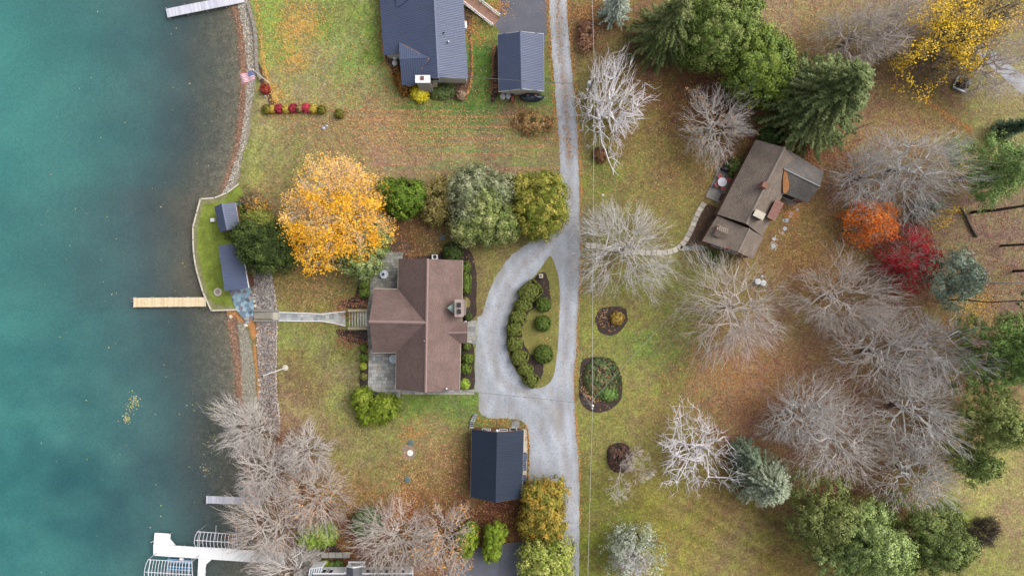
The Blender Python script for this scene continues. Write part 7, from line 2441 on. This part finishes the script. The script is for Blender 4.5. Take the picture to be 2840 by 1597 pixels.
def flag_pt(u_, v_):
    w_ = .14 * math.sin(u_ * 4.2 + v_ * 1.2) * (u_ / FL_ + .2)
    return b_ + Vector((0, 0, HF - .15)) + fd * (u_ + .06) + fs_ * v_ * (1 + .12 * u_) + Vector((0, .25 * w_, w_ - .12 * u_ * u_))


for k_ in range(13):
    v0, v1 = FH * k_ / 13, FH * (k_ + 1) / 13
    u0 = .8 if k_ < 7 else 0.
    vs_, fc = [], []
    for i in range(9):
        u_ = u0 + (FL_ - u0) * i / 8
        vs_ += [flag_pt(u_, v0), flag_pt(u_, v1)]
    fc = [(2 * i, 2 * i + 2, 2 * i + 3, 2 * i + 1) for i in range(8)]
    mobj("stripe", vs_, fc, M_fr if k_ % 2 == 0 else M_fw, fg)
vs_ = []
for i in range(7):
    for j in range(5):
        vs_.append(flag_pt(.8 * i / 6, FH * 7 / 13 * j / 4))
ct = mobj("canton", vs_, [(i * 5 + j, (i + 1) * 5 + j, (i + 1) * 5 + j + 1, i * 5 + j + 1) for i in range(6) for j in range(4)], M_fb, fg)
mbs = MB()
for r_i in range(9):
    for c_i in range(6 if r_i % 2 == 0 else 5):
        u_ = .8 * ((c_i + .5 + (.5 if r_i % 2 else 0)) / 6.2)
        v_ = FH * 7 / 13 * (r_i + .6) / 9.2
        p = flag_pt(u_, v_) + Vector((0, 0, .008))
        st_ = [p + (fd * math.cos(a) + fs_ * math.sin(a)) * (.03 if q % 2 == 0 else .012) for q, a in enumerate([2 * math.pi * t_ / 10 for t_ in range(10)])]
        mbs.add(st_, [tuple(range(10))])
mbs.build("stars", M_fw, ct)['kind'] = 'stuff'
M_util = mat("weathered_pole", C(146, 136, 126), rough=.9, noise=[(2, .2)])
ZP = 10.4


def util_pole(label, base, transformer):
    o = thing("utility_pole", label, "utility pole", base)
    MB().tube([base, base + Vector((0, 0, ZP + .4))], .16, 10, True, .11).build("pole", M_util, o)
    MB().tube([base + Vector((0, 0, ZP + .3)), base + Vector((0, 0, ZP + 1.0))], .03, 6).build("top_pin", M_galv, o)
    MB().lathe((base.x, base.y, ZP + .9), [(.06, 0), (.09, .08), (.04, .2)], 10).build("insulator", M_white, o)
    if transformer:
        MB().lathe((base.x - .38, base.y, ZP - 2.2), [(.24, 0), (.28, .1), (.28, .9), (.2, 1.02)], 14).build("transformer", M_galv, o)
        MB().tube([base + Vector((-.2, 0, ZP - 1.7)), base + Vector((.45, .1, ZP - 1.5))], .035, 6).build("bracket", M_galv, o)
        MB().lathe((base.x + .5, base.y + .1, ZP - 1.7), [(.05, 0), (.07, .3), (.03, .45)], 8).build("cutout", M_white, o)
    else:
        MB().tube([base + Vector((0, 0, 6.2)), base + Vector((.6, -.5, 6.6))], .03, 6).build("lamp_arm", M_galv, o)
        MB().lathe((base.x + .6, base.y - .5, 6.4), [(.18, 0), (.15, .1), (.05, .26)], 12).build("yard_lamp", M_white, o)
        for s_ in (-1, 1):
            MB().tube([base + Vector((0, 0, 8.2)), base + Vector((.3 * s_, .15, 8.5))], .03, 6).build("wire_bracket", M_galv, o)
    return o


P1 = W('I', 224, 1030)
P2 = W('N', 205, 1060)
util_pole("wooden utility pole with grey transformer beside the road at the top", P1, True)
util_pole("wooden utility pole with lamp in the oval mulch bed", P2, False)
M_wire = mat("grey_cable", C(196, 196, 192), rough=.6)
M_wired = mat("dark_cable", C(120, 118, 120), rough=.6)


def cable(label, a, b2, sag, r, m):
    a, b2 = Vector(a), Vector(b2)
    pts = [a.lerp(b2, i / 24) - Vector((0, 0, 4 * sag * (i / 24) * (1 - i / 24))) for i in range(25)]
    o = MB().tube(pts, r, 5).build("overhead_cable", m)
    tag(o, label, "cable")
    return o


T1, T2 = P1 + Vector((0, 0, ZP + 1.0)), P2 + Vector((0, 0, ZP + 1.0))
far_n, far_s = Vector((W('B', 2245, 0).x * .89, T1.y + 45, ZP + 1)), Vector((W('G', 2375, 1449).x * .89, T2.y - 45, ZP + 1))
cable("overhead power line beside the road, top stretch", far_n, T1, .5, .022, M_wire)
cable("overhead power line beside the road, middle stretch between poles", T1, T2, .7, .022, M_wire)
cable("overhead power line beside the road, bottom stretch", T2, far_s, .5, .022, M_wire)
cable("service cable from the transformer pole to the upper house", P1 + Vector((0, 0, 8.4)), W('B', 790, 745, 5.2), .5, .03, M_wired)
cable("service cable from the lamp pole to the brown shingled house", P2 + Vector((0, 0, 8.2)), W('E', 830, 1378, 5.2), .4, .025, M_wired)
cable("service cable crossing the right hand lawn to the lamp pole", P2 + Vector((0, 0, 8.0)), W('N', 1230, 130, 6.0), .5, .012, M_wire)


# ------------------------------------------------------------------ furniture and small things
def round_table(label, p, r, h, mt, mleg, glass=True, umb=None, group=None):
    o = thing("round_table", label, "table", p, group)
    MB().lathe((p.x, p.y, p.z + h - .03), [(r, 0), (r, .03)], 28).build("table_top", mt, o)
    n_ = 28
    MB().tube([(p.x + r * math.cos(2 * math.pi * k_ / n_), p.y + r * math.sin(2 * math.pi * k_ / n_), p.z + h) for k_ in range(n_ + 1)], .025, 5).build("rim", mleg, o)
    for k_ in range(4):
        a = math.pi / 4 + k_ * math.pi / 2
        MB().tube([(p.x + r * .75 * math.cos(a), p.y + r * .75 * math.sin(a), p.z), (p.x + r * .55 * math.cos(a), p.y + r * .55 * math.sin(a), p.z + h - .03)], .022, 6).build("leg", mleg, o)
    for a in (math.pi / 4, -math.pi / 4):
        MB().tube([(p.x + r * math.cos(a), p.y + r * math.sin(a), p.z + h + .012), (p.x - r * math.cos(a), p.y - r * math.sin(a), p.z + h + .012)], .02, 5).build("cross_bar", mleg, o)
    return o


M_gtop = mat("frosted_glass_top", C(206, 214, 224), rough=.2, spec=.5)
zp = .1
p = W('E', 347, 357, zp)
round_table("round glass table on the mossy upper terrace", Vector((p.x, p.y, zp)), .55, .74, M_gtop, M_white)
o = thing("potted_plant", "dark blue potted plant standing on the terrace table", "plant", (p.x - .05, p.y, zp + .74))
MB().lathe((p.x - .05, p.y, zp + .74), [(.1, 0), (.14, .18), (.13, .18)], 12).build("pot", M_bin, o)
r_ = random.Random(3)
mb = MB()
for i in range(14):
    a = r_.uniform(0, 6.28)
    c_ = Vector((p.x - .05, p.y, zp + .92))
    e_ = c_ + Vector((math.cos(a) * .26, math.sin(a) * .26, r_.uniform(.02, .16)))
    w_ = Vector((-math.sin(a), math.cos(a), 0)) * .05
    mb.add([c_ - w_ * .5, c_ + w_ * .5, (c_ + e_) / 2 + w_, e_, (c_ + e_) / 2 - w_], [(0, 1, 2, 3, 4)])
mb.build("leaves", mat("dark_blue_leaves", C(56, 66, 110), rough=.7), o)
p = W('E', 432, 1107, zp)
round_table("round glass table half under the eaves on the lower terrace", Vector((p.x, p.y, zp)), .58, .74, M_gtop, M_white)
p4 = W('L', 430, 570, .1)
round_table("round white table on the askew house's concrete patio", Vector((p4.x, p4.y, .1)), .6, .74, mat("pale_table_glass", C(226, 224, 236), rough=.3), M_white)
M_red = mat("red_chair_plastic", C(206, 92, 92), rough=.5)


def chair(label, p, rz, m, group, name="patio_chair"):
    o = thing(name, label, "chair", p, group)
    R = Matrix.Rotation(rz, 3, 'Z')
    def at(x, y, z): return p + R @ Vector((x, y, z))
    MB().box(at(0, 0, .43), (.46, .46, .05), rz).build("seat", m, o)
    MB().box(at(-.24, 0, .7), (.05, .46, .5), rz).build("backrest", m, o)
    for sx in (-1, 1):
        for sy in (-1, 1):
            MB().box(at(.2 * sx, .2 * sy, .2), (.05, .05, .41), rz).build("leg", m, o)
    for sy in (-1, 1):
        MB().box(at(0, .22 * sy, .64), (.44, .05, .04), rz).build("armrest", m, o)
    return o


for (x, y, lab) in ((413, 522, "red patio chair on the far upper side of the white table"), (486, 552, "red patio chair between white table and house wall"), (380, 594, "red patio chair on the lawn side of the white table"), (438, 617, "red patio chair at the lower side of the white table")):
    q = W('L', x, y, .1)
    q = Vector((q.x, q.y, .1))
    q = Vector((p4.x, p4.y, .1)) + (q - Vector((p4.x, p4.y, .1))).normalized() * .85
    dv = p4 - q
    chair(lab, q, math.atan2(dv.y, dv.x), M_red, "red chairs round the white table")


def grill(label, p, rz, sx=1.3, sy=.65):
    o = thing("covered_grill", label, "grill", p)
    R = Matrix.Rotation(rz, 3, 'Z')
    vs_ = []
    prof = [(.0, 1.0, 1.0), (.7, 1.0, .95), (.8, .95, .9), (1.0, .62, .75), (1.12, .5, .4)]
    nn = 14
    for z, fx, fy in prof:
        for k_ in range(nn):
            a = 2 * math.pi * k_ / nn
            ca, sa = math.cos(a), math.sin(a)
            x = math.copysign(abs(ca) ** .5, ca) * sx / 2 * fx * (1 + .05 * math.sin(5 * a + z * 7))
            y = math.copysign(abs(sa) ** .5, sa) * sy / 2 * fy * (1 + .05 * math.cos(4 * a + z * 5))
            vs_.append(p + R @ Vector((x, y, z)))
    fs2 = [(i * nn + k_, i * nn + (k_ + 1) % nn, (i + 1) * nn + (k_ + 1) % nn, (i + 1) * nn + k_) for i in range(4) for k_ in range(nn)] + [tuple(4 * nn + k_ for k_ in range(nn))]
    mobj("cover", vs_, fs2, M_black, o, True)
    for s_ in (-1, 1):
        MB().box(p + R @ Vector((s_ * sx * .42, 0, .06)), (.1, sy * .8, .12), rz).build("leg", M_dark, o)
    return o


q = W('G', 315, 158, .1)
grill("black covered grill beside the yellow-green bush", Vector((q.x, q.y, .1)), -.05, 1.35, .65)
q = W('L', 458, 440, .1)
grill("black covered grill on the askew house's patio", Vector((q.x, q.y, .1)), -.35, 1.0, .6)
q = W('L', 440, 718, .1)
o = thing("storage_bench", "brown wooden bench box against the askew house's patio wall", "bench", Vector((q.x, q.y, .1)))
MB().box((q.x, q.y, .32), (.55, .85, .44), ang4 + math.pi / 2).build("box", M_brownw, o)
MB().box((q.x, q.y, .57), (.6, .9, .05), ang4 + math.pi / 2).build("lid", mat("dark_wood_lid", C(84, 64, 52), rough=.8), o)
# air conditioner
q = W('E', 797, 203)
o = thing("air_conditioner", "white air conditioner unit with dark fan by the dark yew", "air conditioner", q)
MB().box((q.x, q.y, .4), (.8, .62, .8)).build("case", M_white, o)
fan = MB().lathe((q.x, q.y, .8), [(.27, 0), (.27, .02)], 18).build("fan_grille", M_dark, o)
MB().tube([(q.x + .27 * math.cos(2 * math.pi * k_ / 18), q.y + .27 * math.sin(2 * math.pi * k_ / 18), .83) for k_ in range(19)], .025, 5).build("fan_ring", M_galv, fan)
# rain barrels, wrapped drums
M_drum = mat("white_drum", C(226, 228, 230), rough=.45)
for x, y, lab in ((1430, 985, "white lidded drum at the garage's gable wall, left of two"), (1483, 980, "white lidded drum at the garage's gable wall, right of two")):
    q = W('B', x, y)
    o = thing("drum", lab, "drum", q, "white drums at the garage gable")
    MB().lathe((q.x, q.y, 0), [(.32, 0), (.34, .3), (.31, .34), (.34, .38), (.34, .8), (.3, .9)], 18).build("body", M_drum, o)
    MB().lathe((q.x, q.y, .9), [(.3, 0), (.3, .04), (.06, .05)], 18).build("lid", M_galv, o)
q = W('B', 1527, 1000)
o = thing("log_splitter", "rust red machine on wheels beside the white drums", "machine", q)
MB().box((q.x, q.y, .5), (.36, .9, .5)).build("body", mat("rust_red_paint", C(158, 84, 66), rough=.7, noise=[(5, .2)]), o)
MB().box((q.x, q.y + .35, .85), (.26, .3, .25)).build("engine", M_dark, o)
for s_ in (-1, 1):
    MB().tube([(q.x + s_ * .2, q.y, .22), (q.x + s_ * .3, q.y, .22)], .22, 12).build("wheel", M_dark, o)
q = W('B', 1720, 990)
o = thing("tarp_pile", "navy tarpaulin covered pile along the garage's gable wall", "tarp", q)
lumpy("tarp", (q.x, q.y, .4), (1.65, .55, .7), mat("navy_tarp", C(44, 54, 72), rough=.4, spec=.5, noise=[(3, .3)], bump=(4, 1)), o, 8, .12, 20)
for dx in (-.6, .5):
    MB().box((q.x + dx, q.y + .1, 1.13), (.3, .2, .12), .2).build("weight_block", M_brick, o)
for x, y, lab in ((355, 590, "white wrapped tank behind the upper house, upper of two"), (352, 645, "white wrapped tank behind the upper house, lower of two")):
    q = W('B', x, y)
    o = thing("wrapped_tank", lab, "tank", q, "wrapped tanks behind the upper house")
    lumpy("wrap", (q.x, q.y, .4), (.4, .42, .5), M_drum, o, int(x), .08, 14)
    MB().lathe((q.x, q.y, 0), [(.3, 0), (.3, .12)], 12).build("foot", M_dark, o)
q = W('B', 752, 860)
o = thing("wood_pallet", "small tan wooden bench by the upper house's chimney", "bench", q)
for i in range(4):
    MB().box((q.x, q.y - .3 + i * .2, .4), (.65, .16, .04)).build("slat", TAN_P[i % 3], o)
for sx in (-1, 1):
    MB().box((q.x + sx * .25, q.y, .19), (.07, .6, .38)).build("leg", TAN_P[0], o)
# round lids and covers in the lawns
M_glid = mat("green_plastic_lid", C(96, 116, 114), rough=.6, noise=[(5, .1)])
M_wlid = mat("white_lid", C(245, 242, 236), rough=.6)
for f, x, y, r, m_, lab in (('G', 654, 640, .38, M_glid, "round green lid in the lawn, upper of two"), ('G', 617, 1011, .38, M_glid, "round green lid in the lawn, lower of two"), ('G', 642, 744, .37, M_wlid, "round white lid in a bare patch of lawn"),
                            ('F', 827, 1012, .36, M_glid, "round green lid in the lawn behind the house")):
    q = G(f, x, y)
    o = thing("manhole", lab, "manhole", q)
    MB().lathe((q.x, q.y, q.z), [(r + .05, 0), (r + .05, .08), (r, .12), (r * .3, .15)], 20).build("cover", m_, o)
    MB().box((q.x, q.y, q.z + .16), (.16, .05, .04)).build("handle", M_dark, o)
drape("bare_soil_patch", rough_outline([ov('G', *p_) for p_ in ((570, 680), (640, 660), (690, 700), (690, 780), (640, 815), (575, 800))], 4, 1.0, 77), mat("grey_bare_soil", C(150, 132, 116), rough=.95, noise=[(3, .2), (12, .25)]), .014)
for x, y, r, lab in ((1950, 1380, .42, "round white tank lid seen through bare branches, left of two"), (2005, 1394, .42, "round white tank lid seen through bare branches, right of two"), (1993, 1325, .17, "small white vent cap above the two white tank lids")):
    q = W('K', x, y)
    o = thing("tank_lid", lab, "lid", q)
    MB().lathe((q.x, q.y, 0), [(r, 0), (r, .5), (r * .9, .58), (r * .2, .62)], 20).build("riser", M_drum, o)
    MB().tube([(q.x - r * .6, q.y, .62), (q.x + r * .6, q.y, .62)], .03, 6).build("handle", M_galv, o)
q = W('F', 917, 1000)
o = thing("valve_box", "small tan valve box on the lawn by the round green lid", "box", q)
MB().box((q.x, q.y, .12), (.34, .42, .24), .1).build("box", TAN_P[0], o)
MB().box((q.x, q.y, .26), (.38, .46, .04), .1).build("lid", TAN_P[1], o)
# fire ring
q = W('D', 925, 397, LOW_Z)
o = thing("fire_ring", "round stone fire ring on the waterside lawn", "fire pit", q)
for i in range(14):
    a = 2 * math.pi * i / 14
    MB().box((q.x + .46 * math.cos(a), q.y + .46 * math.sin(a), LOW_Z + .12), (.2, .19, .24), a + math.pi / 2).build("block", [M_paleconc, M_cap, PL[3]][i % 3], o)
MB().lathe((q.x, q.y, LOW_Z), [(.38, 0), (.38, .06)], 16).build("ash", mat("ash_bed", C(170, 154, 146), rough=.95, noise=[(8, .3)]), o)
# stone lantern post on the island
q = W('E', 1738, 372)
o = thing("stone_post", "small stone lamp post in the island's upper mulch tip", "lamp post", q)
MB().box((q.x, q.y, .4), (.42, .42, .8)).build("pier", M_conc, o)
MB().box((q.x, q.y, .84), (.55, .55, .08)).build("cap", M_paleconc, o)
MB().box((q.x, q.y, .98), (.2, .2, .2)).build("lantern", M_dark, o)


def boulder(label, f, x, y, r, m, seed, z0=None, hh=.6, name="boulder", group=None):
    q = G(f, x, y) if z0 is None else W(f, x, y, z0)
    o = lumpy(name, (0, 0, 0), (r, r * .85, r * hh), m, None, seed, .16, 12, -.3)
    o.location = (q.x, q.y, q.z + r * .12)
    tag(o, label, "boulder", group)
    return o


M_pstone = mat("cream_boulder", C(230, 222, 206), rough=.85, noise=[(4, .15)])
M_gst = mat("grey_slab_stone", C(164, 170, 170), rough=.85, noise=[(4, .15)])
for i, (x, y, r, m_, lab) in enumerate([(1050, 645, .3, M_pstone, "cream boulder at the beach corner below the seawall"), (1200, 730, .34, M_pstone, "squarish cream stone below the flagstone landing"), (1218, 700, .4, M_gst, "flat grey slab stone at the flagstone landing's tip"),
                                   (1290, 490, .27, M_pstone, "larger pale stone edging the bank, middle of the line"), (1298, 537, .3, M_pstone, "largest pale stone edging the bank by the stairs"), (1284, 455, .2, M_pstone, "small pale stone edging the bank, third up"),
                                   (1276, 425, .2, M_pstone, "small pale stone edging the bank beside the flagstones"), (1260, 303, .2, M_pstone, "small pale stone below the boathouse corner"),
                                   (1315, 765, .17, M_pstone, "small pale kerb stone, first below the stairs"), (1313, 835, .18, M_pstone, "small pale kerb stone, second below the stairs"), (1313, 930, .2, M_pstone, "pale kerb stone, third below the stairs"),
                                   (1335, 1285, .2, M_pstone, "pale kerb stone beside the flagpole bank"), (1340, 1330, .2, M_pstone, "pale kerb stone just below the flagpole bank one"), (1342, 1400, .2, M_pstone, "pale kerb stone, last along the stone bank")]):
    boulder(lab, 'D', x, y, r, m_, 60 + i, name="edging_stone", group="pale stones along the bank")
for i, (f, x, y, r, lab) in enumerate([('A', 1800, 1290, .32, "pale grey stone on the upper lawn, lower of two"), ('A', 1832, 1268, .26, "pale grey stone on the upper lawn, upper of two"), ('A', 1215, 968, .22, "small white stone below the rust red shrub"), ('K', 405, 512, .22, "tan stone on the roadside lawn")]):
    boulder(lab, f, x, y, r, M_galv if i < 3 else M_pstone, 90 + i)
# upper shore retaining kerb of dark stones
kb = thing("stone_kerb", "low line of dark stones along the upper shore lawn", "kerb", G('A', 1120, 300))
kp = catmull([ov('A', *p_) for p_ in ((1045, 30), (1065, 110), (1105, 260), (1125, 420), (1130, 600), (1140, 720), (1180, 800))], 7, False)
for i in range(len(kp) - 1):
    m0 = (kp[i] + kp[i + 1]) / 2
    q = WV(m0[0], m0[1], gz1(*m0) + .12)
    d_ = WV(*kp[i + 1]) - WV(*kp[i])
    MB().box(q, (d_.length * .94, .38 + .1 * (i % 3), .4), math.atan2(d_.y, d_.x) + .05 * (i % 2)).build("kerb_stone", [M_conc, M_siding, MATS["grey_bare_soil"]][i % 3], kb)

# white slab path to the askew house
wp = thing("slab_path", "curving path of pale square slabs from road to askew house patio", "path", W('K', 1000, 1080))
M_slab = [mat("pale_slab_%d" % i, C(*c), rough=.9, noise=[(2, .12), (9, .15)]) for i, c in enumerate([(206, 194, 180), (192, 182, 170), (214, 204, 190)])]
path = catmull([ov('K', *p_) for p_ in ((205, 1012), (350, 1025), (500, 1050), (650, 1075), (800, 1085), (950, 1090), (1070, 1080), (1160, 1045), (1240, 960), (1300, 840), (1350, 720), (1400, 630), (1440, 570))], 30, False)
acc, last = 0, path[0]
stp = px(.72)
slabs = []
for i in range(1, len(path)):
    acc += float(np.linalg.norm(path[i] - path[i - 1]))
    if acc >= stp:
        acc = 0
        d_ = path[i] - path[i - 3]
        slabs.append((path[i], math.atan2(-d_[1], d_[0])))
for i, (c_, a) in enumerate(slabs):
    q = WV(c_[0], c_[1], .02)
    MB().box(q, (.66, .72, .08), a + .04 * ((i * 7) % 5 - 2)).build("slab", M_slab[(i * 5) % 3], wp)
sp = thing("slab_path", "short branch of grey slabs along the askew house's lower wall", "path", W('K', 1300, 1040))
for i in range(7):
    q = W('K', 1205 + i * 38, 1045 + (2 - abs(i - 3)) * -2 + (8 if i > 5 else 0), .02)
    MB().box(q, (.56, .62, .08), .05 * (i % 3 - 1)).build("slab", [M_slab[1], PL[1], PL[2]][i % 3], sp)
# stepping stones below the wing
M_step = [mat("step_stone_%d" % i, C(*c), rough=.9, noise=[(4, .15)]) for i, c in enumerate([(196, 204, 208), (180, 180, 176), (186, 160, 138)])]
ss = thing("stepping_stones", "scattered trail of pale stepping stones beside the askew house", "stepping stones", W('L', 1060, 1000))
for i, (x, y, r, k_) in enumerate([(1200, 837, .2, 0), (1142, 875, .3, 0), (1128, 906, .22, 0), (1112, 930, .14, 1), (1090, 950, .36, 0), (1065, 945, .22, 0), (1100, 967, .14, 1), (1073, 1030, .34, 0), (1017, 1042, .15, 2), (1050, 1075, .28, 2), (1022, 1070, .15, 2), (978, 1108, .14, 1),
                                    (965, 1133, .28, 0), (992, 1138, .2, 2), (1035, 1138, .12, 2), (948, 1165, .2, 2), (972, 1178, .15, 2), (932, 1180, .13, 1), (993, 1195, .2, 2), (957, 1205, .36, 0), (942, 1228, .2, 1), (985, 1225, .18, 2), (978, 1242, .14, 2)]):
    q = W('L', x, y)
    r_ = random.Random(i)
    pts = [(q.x + r * r_.uniform(.8, 1.1) * math.cos(a), q.y + r * r_.uniform(.7, 1.05) * math.sin(a)) for a in [2 * math.pi * t_ / 8 for t_ in range(8)]]
    MB().prism(pts, -.02, .07).build("stone", M_step[k_], ss)
# stump, masonry hearth, log
q = W('I', 1968, 240)
o = thing("stump", "square cut stump on the leafy lawn at the top right", "stump", q)
MB().lathe((q.x, q.y, 0), [(.55, 0), (.5, .2), (.47, .5)], 9).build("trunk_base", M_barkd, o)
MB().lathe((q.x + .03, q.y, .5), [(.46, 0), (.45, .03)], 9).build("cut_face", mat("cut_wood", C(178, 152, 128), rough=.9, noise=[(8, .2)]), o)
q = W('J', 1680, 850)
o = thing("stone_planter", "square pale stone base holding a dark rounded boulder by the lane", "planter", q)
for i, (dx, dy, l_, a) in enumerate(((0, .95, 2.0, -.45), (0, -.95, 2.0, -.45), (.95, 0, 1.7, -.45 + math.pi / 2), (-.95, 0, 1.7, -.45 + math.pi / 2))):
    R = Matrix.Rotation(-.45, 3, 'Z')
    c_ = q + R @ Vector((dx * .9, dy * .9, .2))
    MB().box(c_, (l_ * .93, .3, .4), a).build("kerb", M_galv if i % 2 else PL[0], o)
lumpy("boulder", (q.x, q.y, .5), (.85, .8, .8), mat("dark_boulder", C(84, 80, 74), rough=.9, noise=[(4, .3)], bump=(8, 1)), o, 44, .2, 14)
a, b2 = W('M', 1680, 640, .25), W('M', 1845, 930, .25)
o = thing("fallen_log", "dark fallen log on the leafy ground at the right", "log", (a + b2) / 2)
MB().tube([a, a.lerp(b2, .3) + Vector((.08, 0, 0)), a.lerp(b2, .7) - Vector((.06, 0, 0)), b2], .13, 9, True, .2).build("trunk", M_barkd, o, True)
MB().tube([b2 - Vector((0, 0, .1)), b2 + Vector((.6, .3, .1))], .06, 6).build("broken_limb", M_bark, o)
a, b2 = W('J', 420, 1410, .2), W('J', 820, 1220, .3)
o = thing("fallen_branch", "thin dark fallen branch on the leaves below the big pine", "branch", a)
MB().tube([a, a.lerp(b2, .5) + Vector((0, .15, 0)), b2], .1, 7, True, .03).build("stem", M_barkd, o, True)
MB().tube([a.lerp(b2, .12), W('J', 520, 1290, .3)], .05, 6, True, .02).build("side_stem", M_barkd, o)
